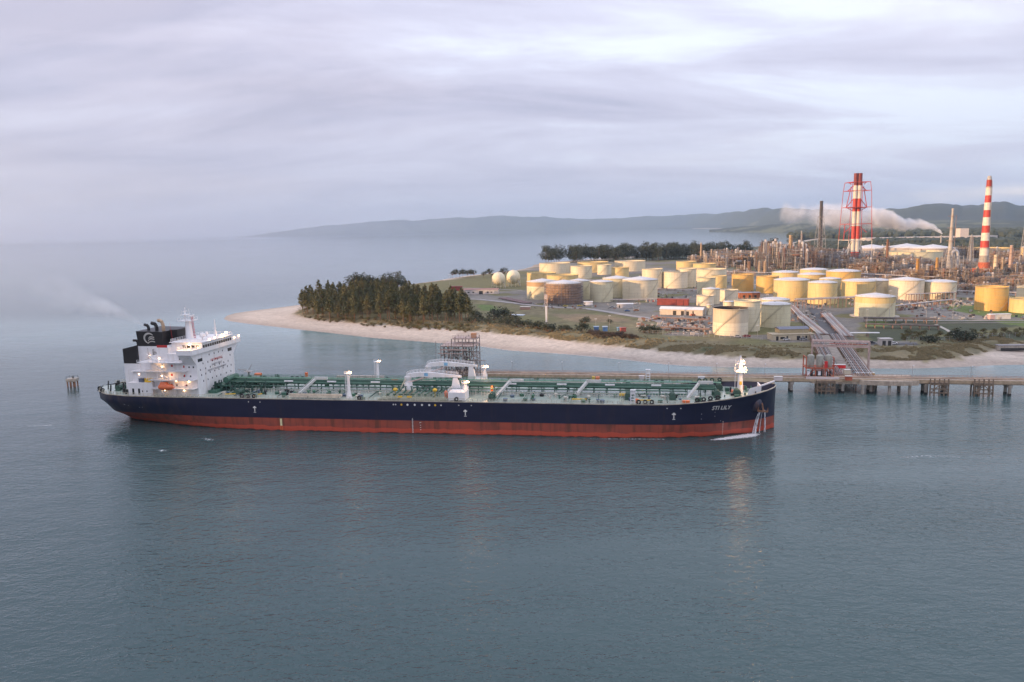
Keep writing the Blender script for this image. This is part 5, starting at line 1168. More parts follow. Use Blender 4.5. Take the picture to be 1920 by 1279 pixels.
# ================================================================== REFINERY TANKS
def tank_mat(name, c, band=None):
    return mat(name, c, .55, var=.07, scale=.12, dirt=(c[0]*.62, c[1]*.52, c[2]*.42), dirt_amt=.5)
TK_R = tank_mat('tank cream', (.68,.61,.45)); TK_P = tank_mat('tank pale', (.67,.61,.45)); TK_G = tank_mat('tank olive cream', (.61,.57,.40)); TK_O = tank_mat('tank ochre', (.62,.40,.13)); TK_Y = tank_mat('tank straw', (0.64,0.50,0.24)); TK_W = tank_mat('tank white', (.71,.64,.50))
ROOF = mat('pale tank roof', (.56,.56,.58), .6, var=.1, scale=.1)
TRIM = mat('tank trim', (.40,.37,.28), .6, var=.3, scale=.3)
def tank(cx, hw, ytop, ybase, m, roof, label, h=None, extra=None, name='storage_tank'):
    yh = 450.2-0.0205*cx
    if ybase is None:
        h = h or 16.0; Dtop = (H-LZ-h)*F/max(ytop-yh, 1)
        c_ = at(cx, ytop, LZ+h)
        r = hw*c_[1]/F*1.0
    else:
        # base pixel is the near foot of the wall
        f_ = at(cx, ybase, LZ); r = hw*f_[1]/F; k = 1.0
        for _ in range(3): dist = math.hypot(*f_)+r; r = hw*(dist*f_[1]/math.hypot(*f_))/F
        k = (math.hypot(*f_)+r)/math.hypot(*f_); c_ = (f_[0]*k, f_[1]*k)
        d = ray(cx, ytop); t = c_[1]/d[1]; h = H+d[2]*t-LZ
    x, y = c_[0], c_[1]
    g = thing(name, label, 'storage tank', (x, y, LZ), R(rng.uniform(0, 60)), 'refinery storage tanks')
    n = 48
    sh = MB(); rings = [(r, 0)]
    nb = max(3, int(h/2.6))
    rings += [(r, h)]
    sh.lathe([(r, 0), (r, h)], n=n, cap=False)
    part('tank_shell', m, lambda b: (b.v.extend(sh.v), b.f.extend(sh.f), b.sm.extend(sh.sm)), g)
    if roof == 'cone': part('cone_roof', ROOF, lambda b: b.lathe([(r+.15,h-.15),(r+.15,h),(r*.5,h+r*.085),(.3,h+r*.17),(.01,h+r*.17)], n=n, cap=False), g)
    elif roof == 'dome': part('dome_roof', ROOF, lambda b: b.lathe([(r+.1,h-.1),(r+.1,h),(r*.8,h+r*.05),(r*.45,h+r*.10),(.01,h+r*.12)], n=n, cap=False), g)
    elif roof == 'float': part('floating_roof', mat('floating deck', (.33,.31,.26), .8, var=.2), lambda b: b.lathe([(r-.3,h-2.5),(.01,h-2.2)], n=n, cap=False), g)
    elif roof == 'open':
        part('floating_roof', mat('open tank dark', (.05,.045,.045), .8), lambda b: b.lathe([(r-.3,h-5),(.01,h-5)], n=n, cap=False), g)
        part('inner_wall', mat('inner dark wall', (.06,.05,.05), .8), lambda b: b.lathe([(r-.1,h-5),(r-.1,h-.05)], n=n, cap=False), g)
    def rim(b):
        for i in range(1, nb): b.lathe([(r+.004, h*i/nb-.05), (r+.05, h*i/nb), (r+.004, h*i/nb+.05)], n=n, cap=False)
        b.lathe([(r+.25,h-.55),(r+.45,h-.45),(r+.45,h-.3),(r+.05,h-.28)], n=n, cap=False)
        if roof in ('float', 'cone', 'dome'):
            k = int(r*1.6)
            for i in range(k): a = 2*math.pi*i/k; b.bar((r*math.cos(a), r*math.sin(a), h-.1), (r*math.cos(a), r*math.sin(a), h+.9), .09)
            b.lathe([(r+.02,h+.85),(r+.08,h+.85),(r+.08,h+.95),(r+.02,h+.95)], n=n, cap=False)
    part('wind_girder', TRIM, rim, g)
    def stair(b):
        a0 = R(225)-g.rotation_euler.z+R(rng.uniform(-35,50)); sweep = min(1.5, h*1.15/r); k = 12
        ps = [((r+.45)*math.cos(a0+sweep*i/k), (r+.45)*math.sin(a0+sweep*i/k), .3+(h-.5)*i/k) for i in range(k+1)]
        b.poly(ps, .2); b.poly([(x_, y_, z_+1.0) for x_, y_, z_ in ps], .07)
        for p in ps: b.bar(p, (p[0], p[1], p[2]+1.0), .08)
        b.cbox(0.0, 0.0, h+(.17*r if roof == 'cone' else .12*r if roof == 'dome' else -2), .8, .8, .7)
    part('spiral_stair', TRIM, stair, g)
    if extra: extra(g, r, h)
    return g, x, y, r, h
def band(m, z0, z1):
    return lambda g, r, h: part('paint_or_sunlit_band', m, lambda b: b.lathe([(r+.035, h*z0), (r+.035, h*z1)], n=48, cap=False), g)
def scaffold(g, r, h):
    def sc_(b):
        n = 44; R2 = r+1.6
        for i in range(n):
            a = 2*math.pi*i/n; c, s = math.cos(a), math.sin(a)
            b.bar((R2*c, R2*s, 0), (R2*c, R2*s, h+1.2), .12); b.bar(((r+.3)*c, (r+.3)*s, 0), ((r+.3)*c, (r+.3)*s, h+.6), .1)
            if i % 4 == 0:
                a2 = 2*math.pi*(i+1)/n
                for k in range(7): b.bar((R2*c, R2*s, k*2.1), (R2*math.cos(a2), R2*math.sin(a2), (k+1)*2.1), .1)
    part('scaffold_tube', mat('scaffold tube', (.32,.30,.31), .5, var=.3), sc_, g)
    for k in range(8):
        part('scaffold_boards', mat('scaffold board %d' % (k%2), [(.20,.17,.17),(.27,.21,.18)][k%2], .85, var=.35, scale=.6), lambda b, k=k: b.lathe([(r+.35,.6+k*(h/8)),(r+1.75,.6+k*(h/8)),(r+1.75,.85+k*(h/8)),(r+.35,.85+k*(h/8))], n=40, cap=False), g)
T = tank
BR = tank_mat('tank brown band', (0.46,0.31,0.18)); 
T(1040,28.8,493,None,TK_R,'float','broad cream tank at the far left back corner, in front of the dark trees',15)
T(1111.6,28.8,491,None,TK_Y,'float','wide straw tank behind the smaller one, under the tallest dark trees',15)
T(1133,13,496,None,TK_P,'float','narrow greyish tank peeping out right of the wide back tank',14)
T(1181,28.4,489,None,TK_R,'float','wide cream back tank right of the lone dark tree',15)
T(1090,20,498.5,523,TK_R,'float','plain cream open-top tank between the two wide back left ones')
T(1162.7,16.4,501,None,TK_Y,'float','small straw tank in front of the wide one by the lone dark tree',13)
T(1223,19.3,504,541,TK_R,'float','cream tank left of the big white one, second row from the back')
T(1265.6,23.3,509,541,TK_W,'float','bright whitish tank, the palest of the second row')
T(1015.4,27.3,511,None,TK_Y,'float','straw tank at the extreme left, half hidden by the cone roofed tanks',14)
T(1054.7,29.5,515,None,TK_Y,'float','wide low tank with golden interior behind the scaffolded tank',14)
T(1017,29,527,562,TK_G,'cone','leftmost cone roofed tank with brown and white bands round its top',extra=lambda g,r,h:(band(BR,.74,.96)(g,r,h), band(TK_W,.66,.73)(g,r,h)))
T(1085,22,526,563,TK_G,'cone','olive cream cone roofed tank half hidden behind the scaffolded tank')
T(1057,33,530,571,mat('primer orange',(.36,.24,.17),.7,var=.35,scale=.25),'cone','cone roofed tank wrapped all round in scaffolding',extra=scaffold)
T(1127.6,21.5,527.5,567,TK_G,'dome','low roofed olive tank standing right of the scaffolded one')
T(1156,26,521,558,TK_G,'cone','cone roofed tank behind the low roofed olive tank')
T(1199.8,32.5,523.5,563,TK_R,'cone','largest cone roofed cream tank, left of the red sheds')
T(1287,18.5,490,None,TK_Y,'float','straw tank at the back just left of the process units',14)
T(1321,21,494,None,TK_Y,'float','straw back tank directly beside the process pipework',14)
T(1288,17,503,539,TK_R,'float','cream tank tucked right behind the whitish tank')
T(1332.7,28.4,504,None,TK_R,'float','wide cream tank in the middle row, right of the whitish tank',14)
T(1324,16.8,520,552,TK_G,'float','olive tank standing left of the small orange one')
T(1348,14.6,517,None,TK_Y,'float','straw tank behind the small orange tank',13)
T(1349,11.5,524,541,TK_O,'dome','small orange tank squeezed between larger straw ones')
T(1392,19.8,514,547,TK_O,'float','bright orange sunlit tank in the middle of the tank farm')
T(1438.5,20.2,517.5,550,TK_O,'float','orange tank second from the middle, left of the large straw tank')
T(1473,24.5,510,None,TK_Y,'dome','straw tank right in front of the dense columns',14)
T(1483,31.8,524,565,TK_Y,'dome','large straw tank with low dome left of the pipe bridge')
T(1332.7,16.3,541,571,TK_R,'cone','small cone roofed tank in the front cluster')
T(1366,16.8,543,566,TK_W,'float','whitish tank behind the small front cluster, left of the rusty shed')
T(1322,15.9,553.5,574,TK_W,'float','short pale tank at the left of the front cluster')
T(1329.7,5,571,591,TK_R,'dome','very narrow upright cream tank beside the open front tank',name='silo_tank')
T(1366,10.3,565,585,TK_R,'dome','tiny tank peeping over the open front tank')
T(1451,27,560.5,600,TK_P,'dome','pale roofed tank behind the big streaked front tank')
T(1399.8,24,563,622,TK_P,'float','tall pale tank with diagonal stair just right of the open front tank')
T(1369,32.3,577,630,TK_W,'open','large open topped two tone tank nearest to the beach',extra=band(tank_mat('tank beige',(0.57,0.50,0.38)),.47,.995))
T(1451,29,569,615,TK_G,'dome','big olive cream tank with vertical streaks behind the office')
T(1526.5,25,505,None,TK_Y,'dome','low tank at the back between columns and red stack',13)
T(1580,30,508,543,TK_O,'dome','wide orange tinted tank below the red and white flare tower')
T(1522,25,514,None,TK_Y,'dome','straw tank in second row below the flare tower, left one',13)
T(1555,19,522,556,TK_G,'dome','olive tank behind the straw and olive two tone tank')
T(1541,25.8,529,571,TK_Y,'dome','straw tank with shaded olive foot, behind the pipe bridge')
T(1640,27,525,558,TK_P,'dome','pale tank half hidden behind the cone roofed olive one')
T(1609,29.7,526,561,TK_Y,'dome','large straw tank left of the cone roofed olive one')
T(1639,34.8,554.5,597,TK_G,'cone','olive green tank with cone roof on a concrete ring, right of the road',extra=lambda g,r,h:(part('concrete_ring',CONC(),lambda b:b.lathe([(r+3,-.3),(r+3,.5),(r,.5)],n=40,cap=False),g), band(TK_Y,.70,.99)(g,r,h)))  # straw upper band: low sun on the top of the wall, put into colour
T(1697.8,30,524,563,TK_W,'cone','whitish cone roofed tank right of the olive one')
T(1759.7,28.4,527.5,562,TK_P,'dome','pale tank with low roof left of the big orange tank')
T(1857,27,537,583.5,TK_O,'float','single big orange tank standing on the grass at right')
T(1926,30,559.5,588,TK_Y,'float','yellow tank with dark diagonal stair cut by the right edge')
T(1938,26,537,None,TK_R,'float','cream tank behind the yellow one at the right edge',15)
T(1712,49,471,None,TK_G,'float','very wide olive tank under the gable roofs, far right',17)
T(1749,40,465,None,mat('grey pink tank',(.42,.38,.36),.7),'cone','grey cone roofed giant behind the wide olive tank',17)
T(1700,44,464,None,mat('grey pink tank',(.42,.38,.36),.7),'cone','middle grey giant tank with peaked roof, behind the wide olive tank',17)
T(1634,40,465,None,mat('grey pink tank',(.42,.38,.36),.7),'cone','grey cone roofed giant just right of the red flare tower',16)
T(1846,45,465,None,TK_Y,'float','very wide yellow tank behind the striped chimney',15)
T(1928,12,463,None,TK_Y,'dome','narrow yellow tank beyond, at the right edge of the photo',20)

# spheres
def sphere_tank(cx, hw, ybase, ytop, label):
    f_ = at(cx, ybase, LZ); d = ray(cx, ytop); top = H+d[2]*f_[1]/d[1]-LZ; r = hw*f_[1]/F
    g = thing('gas_sphere', label, 'gas sphere', (f_[0], f_[1]+r, LZ), 0, 'spherical gas tanks')
    zc = top-r
    part('sphere_shell', TK_P, lambda b: b.lathe([(max(.01, r*math.cos(a)), zc+r*math.sin(a)) for a in np.linspace(-math.pi/2, math.pi/2, 17)], n=28, cap=False), g)
    for k in range(10):
        a = 2*math.pi*k/10; part('leg', TK_P, lambda b, a=a: b.bar((r*.97*math.cos(a), r*.97*math.sin(a), 0), (r*.97*math.cos(a), r*.97*math.sin(a), zc), .45, n=6), g)
    part('bracing', STEEL(), lambda b: [b.bar((r*.97*math.cos(2*math.pi*k/10), r*.97*math.sin(2*math.pi*k/10), .5), (r*.97*math.cos(2*math.pi*(k+1)/10), r*.97*math.sin(2*math.pi*(k+1)/10), zc*.8), .15) for k in range(10)], g)
    part('top_platform', STEEL(), lambda b: (b.lathe([(1.4,top),(1.4,top+.3)], n=10), b.lathe([(1.4,top+1.1),(1.5,top+1.2)], n=10, cap=False), b.bar((r*1.0,-r*.8,0),(.8,-.8,top+.5),.35)), g)
sphere_tank(935, 12.8, 541, 511, 'left spherical white gas tank on legs beside the grassy field')
sphere_tank(963, 13, 538, 507, 'right spherical white gas tank on legs, slightly farther back')
# ================================================================== STACKS, COLUMNS, PROCESS UNITS
REDP = mat('aviation red', (.50,.055,.04), .55, var=.2, scale=.3); WHP = mat('aviation white', (.66,.60,.52), .55, var=.15, scale=.3)
def base_of(px, py): return at(px, py, LZ)
def ztop(px, py, Y):
    d = ray(px, py); return H+d[2]*Y/d[1]
# twin red and white flare stack in its lattice
bx_, by_ = base_of(1601, 494); 
ZT = ztop(1604, 325, by_)
PXM = by_/F
fl = thing('flare_tower', 'tallest red and white banded twin stack inside a lattice frame', 'flare tower', (bx_, by_, LZ), 0)
def zz(py): return ztop(1603, py, by_)-LZ
bands = [(494,487,'r'),(487,472.5,'r'),(472.5,448,'w'),(448,424,'r'),(424,396.5,'w'),(396.5,372.5,'r'),(372.5,348,'w'),(348,325,'d')]
DKR = mat('sooty red', (.20,.035,.03), .6, var=.3)
for y0, y1, c in bands:
    for k, (ox, w) in enumerate(((-3.2, 3.0), (3.4, 3.6))):
        m_ = {'r': REDP, 'w': WHP, 'd': DKR}[c]
        part('stack_band', m_, lambda b, ox=ox, w=w, y0=y0, y1=y1: b.lathe([(w, zz(y0) if y0 < 494 else 0), (w, zz(y1))], ox, 0, 14), fl)
def lat(b, ya, yb, wa, wb):
    for sx in (-1, 1):
        for sy in (-1, 1): b.bar((sx*wa, sy*wa, zz(ya)), (sx*wb, sy*wb, zz(yb)), .6)
    for y_, w in ((yb, wb),):
        for sy in (-1, 1): b.bar((-w, sy*w, zz(y_)), (w, sy*w, zz(y_)), .8)
        for sx in (-1, 1): b.bar((sx*w, -w, zz(y_)), (sx*w, w, zz(y_)), .8)
        b.bar((-w,0,zz(y_)),(w,0,zz(y_)),.6)
for ya, yb, wa, wb, c in ((494,450,19,18.5,WHP),(450,420,18.5,17.5,REDP),(420,389,17.5,16.5,REDP),(389,358,16.5,15.5,REDP),(358,342,15.5,14,REDP)):
    part('lattice_stage', c, lambda b: lat(b, ya, yb, wa, wb), fl)
def stru(b, lst, w=.9):
    for x0, y0, x1, y1 in lst: b.bar((x0, 0, zz(y0)), (x1, 0, zz(y1)), w)
part('strut', WHP, lambda b: stru(b, [(-17,478,-4,450),(17,478,4,450),(-14,485,-5,450),(14,485,5,450)], 1.6), fl)
part('strut', REDP, lambda b: stru(b, [(-18.5,450,-17.5,420),(-17.5,420,-6,420),(17.5,420,6,420),(-16.5,389,-5,372),(16.5,389,5,372),(-15.5,358,-5,348),(15.5,358,5,348),(-18,436,-6,424),(18,436,6,424),(-16.5,389,-10,350),(16.5,389,10,350),(-14,342,-10,346),(14,342,10,346),(-5,396,-16.5,389),(5,396,16.5,389)]), fl)
part('strut', WHP, lambda b: stru(b, [(-5,358,3,348),(5,358,-3,348),(-12,358,12,358),(-8,420,8,420)], .8), fl)
part('platform_ring', DKR, lambda b: b.cbox(0,0,zz(389)-1,24,20,1.2), fl)
# striped chimney
cx_, cy_ = base_of(1842, 519)
ch = thing('striped_chimney', 'red and white striped concrete chimney standing alone at right', 'chimney', (cx_, cy_, LZ), 0)
def zc_(py): return ztop(1849, py, cy_)-LZ
bl = [(519,479,'c'),(479,464,'w'),(464,451.5,'r'),(451.5,436.5,'w'),(436.5,423,'r'),(423,407.5,'w'),(407.5,394,'r'),(394,380,'w'),(380,366.5,'r'),(366.5,351.5,'w'),(351.5,337.5,'d'),(337.5,330,'g')]
def rad(py): return np.interp(py, [330, 338, 352, 519], [3.0, 4.4, 4.6, 8.6])*cy_/F
for y0, y1, c in bl:
    part('chimney_band', {'c': CONC(), 'w': WHP, 'r': REDP, 'd': mat('dark red', (.32,.04,.03), .6), 'g': STEEL()}[c], lambda b: b.lathe([(rad(y0), zc_(y0) if y0 < 519 else 0), (rad(y1), zc_(y1))], 0, 0, 28), ch)
part('chimney_ladder', STEEL(), lambda b: (b.bar((rad(500)*.7,-rad(500)*.8,0),(rad(340)*.75,-rad(340)*.85,zc_(340)),.35), b.lathe([(rad(466)+1,zc_(465)),(rad(466)+1,zc_(464))],n=20), b.lathe([(rad(340)+.8,zc_(351)),(rad(340)+.8,zc_(350))],n=20)), ch)
part('flue_base', ORS, lambda b: (b.box(-12,10,-7,5,0,9), b.box(-9,7,-8,6,9,10), b.lathe([(6.5,0),(6.0,17)],-1,-3,16)), ch)
# dark lattice stack
def stack(name, label, cat, px, pyb, pyt, wb, wt, m, lattice=None, lad=True):
    x, y = base_of(px, pyb); k = y/F; zt = ztop(px+(px-960)*0.0, pyt, y)-LZ
    g = thing(name, label, cat, (x, y, LZ), 0)
    part('stack_shaft', m, lambda b: b.lathe([(wb/2*k,0),(wb/2*k,zt*.08),(wt/2*k,zt*.97),(wt/2*k*1.1,zt*.975),(wt/2*k*1.1,zt)],0,0,14), g)
    if lattice:
        w0, w1, f = lattice
        def lt_(b):
            n = 7; z1 = zt*f
            for sx in (-1,1):
                for sy in (-1,1): b.bar((sx*w0*k,sy*w0*k,0),(sx*w1*k,sy*w1*k,z1),.6)
            for i in range(n):
                a = i/n; c = (i+1)/n; wa = (w0+(w1-w0)*a)*k; wc = (w0+(w1-w0)*c)*k
                for sy in (-1,1): b.bar((-wa,sy*wa,z1*a),(wc,sy*wc,z1*c),.4); b.bar((-wc,sy*wc,z1*c),(wc,sy*wc,z1*c),.4); b.bar((wa,sy*wa,z1*a),(-wc,sy*wc,z1*c),.4)
        part('lattice', STEEL(), lt_, g)
    if lad:
        def pf(b):
            for f in (.3,.5,.7,.88): b.lathe([(wb*k*.75,zt*f),(wb*k*.75,zt*f+.35)],0,0,10)
            b.bar((wb*k*.4,-wb*k*.5,0),(wb*k*.4,-wb*k*.5,zt*.9),.4)
        part('stack_platform', mat('rack steel', (.30,.19,.15), .7), pf, g)
    return g
stack('flare_stack', 'slim dark stack in a lattice, left of the red and white tower', 'stack', 1536.5, 478, 377, 6, 5.4, mat('dark stack', (.07,.065,.065), .7, var=.3), (9,3.6,.72))
stack('grey_stack', 'slender pale grey stack left of the striped chimney', 'stack', 1779, 512, 391, 10, 3.6, mat('stack grey', (.42,.40,.38), .6, var=.2), (11,4,.35))
stack('red_capped_column', 'thin column with rusty cap right of the flare tower', 'column', 1662, 500, 449, 5, 3.6, RUST())
stack('tan_column', 'tan column with dark ladder at the left end of the columns', 'column', 1481, 490, 441, 6.5, 5.6, mat('tan vessel', (.50,.38,.24), .6, var=.2))
stack('thin_mast', 'thin lattice pole with t shaped head beside the tan column', 'mast', 1501, 490, 433, 2.6, 2.2, STEEL())
stack('thin_mast', 'dark pylon between grey stack and striped chimney', 'mast', 1819, 490, 440, 4, 2.2, STEEL(), (4,1.5,.9))
stack('steel_pylon', 'dark lattice pylon cut by the right edge of the photo', 'mast', 1919, 490, 420, 3, 2, STEEL(), (5,2,.95))
stack('ochre_column', 'sunlit ochre column in front of the grey stack, left one', 'column', 1719, 520, 485, 6, 5, mat('ochre vessel', (.50,.30,.10), .6, var=.2))
stack('ochre_column', 'ochre column with rusty top right of the first ochre one', 'column', 1755, 522, 483, 5.5, 4.5, mat('ochre vessel', (.50,.30,.10), .6))
stack('white_column', 'white cylinder column right of the striped chimney', 'column', 1864, 524, 478, 7, 6, TK_W)
stack('white_column', 'grey white column at far right behind the orange tank', 'column', 1893, 512, 460, 6, 5, mat('pinkish column', (.5,.38,.33), .6))
stack('brass_column', 'squat tan vessel with domed top right of the tan column', 'column', 1520, 488, 462, 9, 8, mat('tan vessel', (.50,.38,.24), .6))
stack('needle_vent', 'tall thin vent on the left part of the process units', 'vent', 1314, 492, 455, 3.4, 2.2, mat('tan vessel', (.50,.38,.24), .6))
# giant U duct by the grey stack
ux, uy = base_of(1789, 512)
g = thing('grey_duct', 'big grey hooped duct beside the slender grey stack', 'duct', (ux, uy, LZ), 0)
def duct(b):
    k = uy/F; ps = []
    for i in range(13): a = math.pi*i/12; ps.append((-5.5*k*math.cos(a)-1, 0, 24+6*k*math.sin(a)))
    b.poly([(ps[0][0],0,6)]+ps+[(ps[-1][0],0,0)], 4.2, n=10)
part('duct_pipe', mat('duct grey', (.45,.46,.48), .5, var=.15), duct, g)
part('duct_frame', STEEL(), lambda b: [b.bar((x,-3,0),(x,-3,22),.5) for x in (-9,-3,4,9)]+[b.bar((-9,-3,z),(9,-3,z),.4) for z in (7,14,21)], g)

# process units: steel frames filled with vessels and pipes
PM = [mat('frame rust', (.19,.135,.105), .8, var=.4, scale=.1), mat('frame grey', (.20,.19,.185), .7, var=.35, scale=.1), mat('frame tan', (.33,.24,.17), .7, var=.35, scale=.1)]
VM = [mat('vessel silver', (.27,.26,.26), .45, var=.2, scale=.2), mat('vessel tan', (.34,.26,.18), .55, var=.2, scale=.2), mat('vessel white', (.44,.41,.38), .5, var=.2, scale=.2), mat('vessel rust', (.20,.115,.085), .7, var=.3, scale=.2)]
def proto_unit(k, W_, D_, Hh, nv, seed):
    r_ = random.Random(seed); g = thing('process_unit', 'x', 'process unit', (0,0,-500), 0)
    def fr(b):
        nx = max(2, int(W_/6)); ny = 2; fl_ = max(2, int(Hh/5))
        for i in range(nx+1):
            for j in range(ny+1):
                b.bar((-W_/2+W_*i/nx, -D_/2+D_*j/ny, 0), (-W_/2+W_*i/nx, -D_/2+D_*j/ny, Hh*(r_.uniform(.75,1.0))), .45)
        for l in range(1, fl_+1):
            z = Hh*l/fl_*.95
            for j in range(ny+1): b.bar((-W_/2, -D_/2+D_*j/ny, z), (W_/2, -D_/2+D_*j/ny, z), .4)
            for i in range(nx+1): b.bar((-W_/2+W_*i/nx, -D_/2, z), (-W_/2+W_*i/nx, D_/2, z), .35)
            if r_.random() < .6: b.box(-W_/2, W_/2*r_.uniform(-.2,1), -D_/2, D_/2, z-.15, z)
        for i in range(nx):
            if r_.random() < .6:
                l = r_.randrange(fl_); b.bar((-W_/2+W_*i/nx, -D_/2, Hh*l/fl_*.95), (-W_/2+W_*(i+1)/nx, -D_/2, Hh*(l+1)/fl_*.95), .25)
    o = part('steel_frame', PM[k % 3], fr, g)
    for i in range(nv):
        x = r_.uniform(-W_/2, W_/2); y = r_.uniform(-D_/2, D_/2); rr = r_.uniform(.8, 2.0); hh = r_.uniform(.45, 1.25)*Hh
        if r_.random() < .65: part('vessel', r_.choice(VM), lambda b: b.lathe([(rr*.8,0),(rr,.6),(rr,hh-.8),(rr*.6,hh-.2),(.1,hh)], x, y, 12), g)
        else: part('drum', r_.choice(VM), lambda b: b.lathe([(.1,-4.2),(rr*.8,-3.8),(rr,-3),(rr,3),(rr*.8,3.8),(.1,4.2)], n=10, axis='x', org=(x*.6, y, Hh*r_.uniform(.2,.8))), g)
    def pp(b):
        for i in range(60):
            x = r_.uniform(-W_/2-2, W_/2+2); y = r_.uniform(-D_/2-2, D_/2); z = r_.uniform(.5, Hh); q = r_.random(); w = r_.uniform(.15,.55)
            if q < .45: b.bar((x,y,z),(x+r_.uniform(3,10),y,z),w)
            elif q < .8: b.bar((x,y,z*.3),(x,y,min(Hh*1.1,z+r_.uniform(1,6))),w)
            else: b.bar((x,y,z),(x,y+r_.uniform(2,6),z),w)
    o = part('pipework', VM[(k+1) % 4], pp, g); o['kind'] = 'stuff'
    return g
protos = []
for k, (W_, D_, Hh, nv) in enumerate(((24,14,16,5),(18,12,26,6),(30,14,11,6),(14,12,20,4),(36,10,9,3),(20,16,14,7),(12,10,30,4),(26,12,18,6))):
    g = proto_unit(k, W_, D_, Hh, nv, 100+k); protos.append((g, proto_children(g), W_, Hh))
GA = R(-14)
spots = []
TANKPOS = [(o.location.x, o.location.y, 16) for o in bpy.data.objects if o.get('category') == 'storage tank']
def spread(x0, x1, y0, y1, n, ks, sc0=.8, sc1=1.15):
    got = 0; tries = 0
    while got < n and tries < 3000:
        tries += 1; px = rng.uniform(x0, x1); py = rng.uniform(y0, y1); p = at(px, py, LZ)
        if all(math.hypot(p[0]-q[0], p[1]-q[1]) > 15 and all(math.hypot(p[0]-q[0], p[1]-q[1]) > q[2]+9 for q in TANKPOS) for q in spots):
            spots.append((p[0], p[1], rng.choice(ks), rng.uniform(sc0, sc1))); got += 1
spread(1330,1440,487,501,34,(0,2,4,5,0,7),.9,1.3); spread(1425,1520,486,508,34,(1,3,6,7,1,0),.9,1.35); spread(1300,1360,484,492,8,(2,4,5))
spread(1520,1600,484,503,30,(0,2,5,7,4,3),.8,1.2); spread(1600,1720,488,517,46,(0,2,4,5,2,7),.6,1.0); spread(1700,1925,496,530,66,(0,2,4,5,7,3),.5,.9)
spread(1690,1925,530,552,30,(0,2,4,5,2),.35,.6); spread(1240,1460,503,518,12,(2,4),.4,.6); spread(1590,1720,515,530,10,(2,4),.4,.6)
spread(1450,1925,478,487,46,(0,3,5,7,2),.8,1.15); spread(1860,1925,482,500,10,(0,5,2),.7,1)
used = set()
wherep = ['in the dense middle of the refinery', 'among the pipework behind the tanks']
for i, (x, y, k, s_) in enumerate(spots):
    g, kids, W_, Hh = protos[k]
    fx_ = x/y
    if fx_ < 0.345: lab, grp = 'steel frame of pipes and vessels left of the tan column, behind the tanks', 'process units at the left end'
    elif fx_ < 0.435: lab, grp = 'steel frame crowded with vessels in the dense cluster left of the flare tower', 'process units left of the flare tower'
    elif fx_ < 0.60: lab, grp = 'steel frame of pipes between the flare tower and the striped chimney', 'process units right of the flare tower'
    else: lab, grp = 'steel frame of pipes beside or right of the striped chimney', 'process units round the striped chimney'
    if k not in used:
        used.add(k); g.location = (x, y, LZ); g.rotation_euler = (0, 0, GA+R(90)*rng.choice((0,2))); g.scale = (s_,)*3; g['label'] = lab; g['group'] = grp
    else:
        c = dup(g, kids, (x, y, LZ), GA+R(90)*rng.choice((0,0,2,1)), s_, lab); c['group'] = grp
for k in range(len(protos)):
    if k not in used:
        for c in children(protos[k][0]): bpy.data.objects.remove(c)
        bpy.data.objects.remove(protos[k][0])
# tall columns of the dense cluster (1430-1520)
cl = [(1432,498,452,5),(1440,498,456,5),(1448,500,458,5.5),(1456,500,453,4),(1463,503,462,7),(1471,503,470,5),(1478,500,468,4),(1424,512,490,7),(1434,514,489,6),(1396,512,488,3.5),(1362,502,482,5.5),(1405,506,490,7),(1383,490,464,4.5),(1334,490,467,4),(1339,490,470,3.5),(1493,498,470,6),(1507,498,475,5),(1546,502,478,4),(1573,505,480,3.5),(1627,506,482,4),(1645,510,486,3),(1674,512,490,4),(1738,525,495,8),(1746,525,497,8),(1765,518,480,3),(1830,528,500,5),(1878,522,482,3.5),(1905,520,492,5),(1910,512,480,4),(1490,492,463,3)]
for i, (px, pb, ptp, w) in enumerate(cl):
    x, y = at(px, pb, LZ); k = y/F; h = ztop(px, ptp, y)-LZ; r_ = w*k/2*.9
    g = thing('process_column', 'slim upright process column with ladders and platforms in the refinery', 'column', (x, y, LZ), R(rng.uniform(0,360)), 'process columns of the refinery')
    part('column_shell', VM[(0,1,1,2,0,3)[i % 6]], lambda b: b.lathe([(r_*1.1,0),(r_,2),(r_,h*.6),(r_*.85,h*.64),(r_*.85,h*.95),(r_*.4,h),(.1,h)],0,0,14), g)
    def cp(b):
        for f in np.arange(.25,1.0,.16): b.lathe([(r_*1.0,h*f),(r_*1.0+1.0,h*f),(r_+1.0,h*f+.25),(r_,h*f+.25)],0,0,8,cap=False)
        b.bar((r_+.5,0,0),(r_+.5,0,h*.95),.35); b.bar((0,r_+.6,h*.2),(0,r_+.6,h),.5)
    part('column_platform', PM[i % 3], cp, g)

# ------------------------------------------------------------------ yard buildings and odds
def bldg(name, label, px, py, w, d, h, wall, roof, rot=GA, gable=0.0, doors=(), wins=(), cat='building'):
    x, y = at(px, py, LZ); g = thing(name, label, cat, (x, y, LZ), rot)
    part('wall', wall, lambda b: b.box(-w/2,w/2,-d/2,d/2,0,h), g)
    def rf(b):
        if gable: b.add([(-w/2-.4,-d/2-.5,h),(w/2+.4,-d/2-.5,h),(w/2+.4,d/2+.5,h),(-w/2-.4,d/2+.5,h),(-w/2-.4,0,h+gable),(w/2+.4,0,h+gable)],[(0,1,5,4),(2,3,4,5),(0,4,3),(1,2,5),(0,3,2,1)])
        else: b.box(-w/2-.3,w/2+.3,-d/2-.3,d/2+.3,h,h+.35)
    part('roof', roof, rf, g)
    for x0, x1, z1 in doors: part('door', mat('dark opening', (.03,.03,.032), .7), lambda b: b.box(x0,x1,-d/2-.06,-d/2+.02,0,z1), g)
    for x0, x1, z0, z1 in wins: part('window', GLASS(), lambda b: b.box(x0,x1,-d/2-.06,-d/2+.02,z0,z1), g)
    return g
RC = mat('container red', (.24,.045,.04), .6, var=.25, scale=.4)
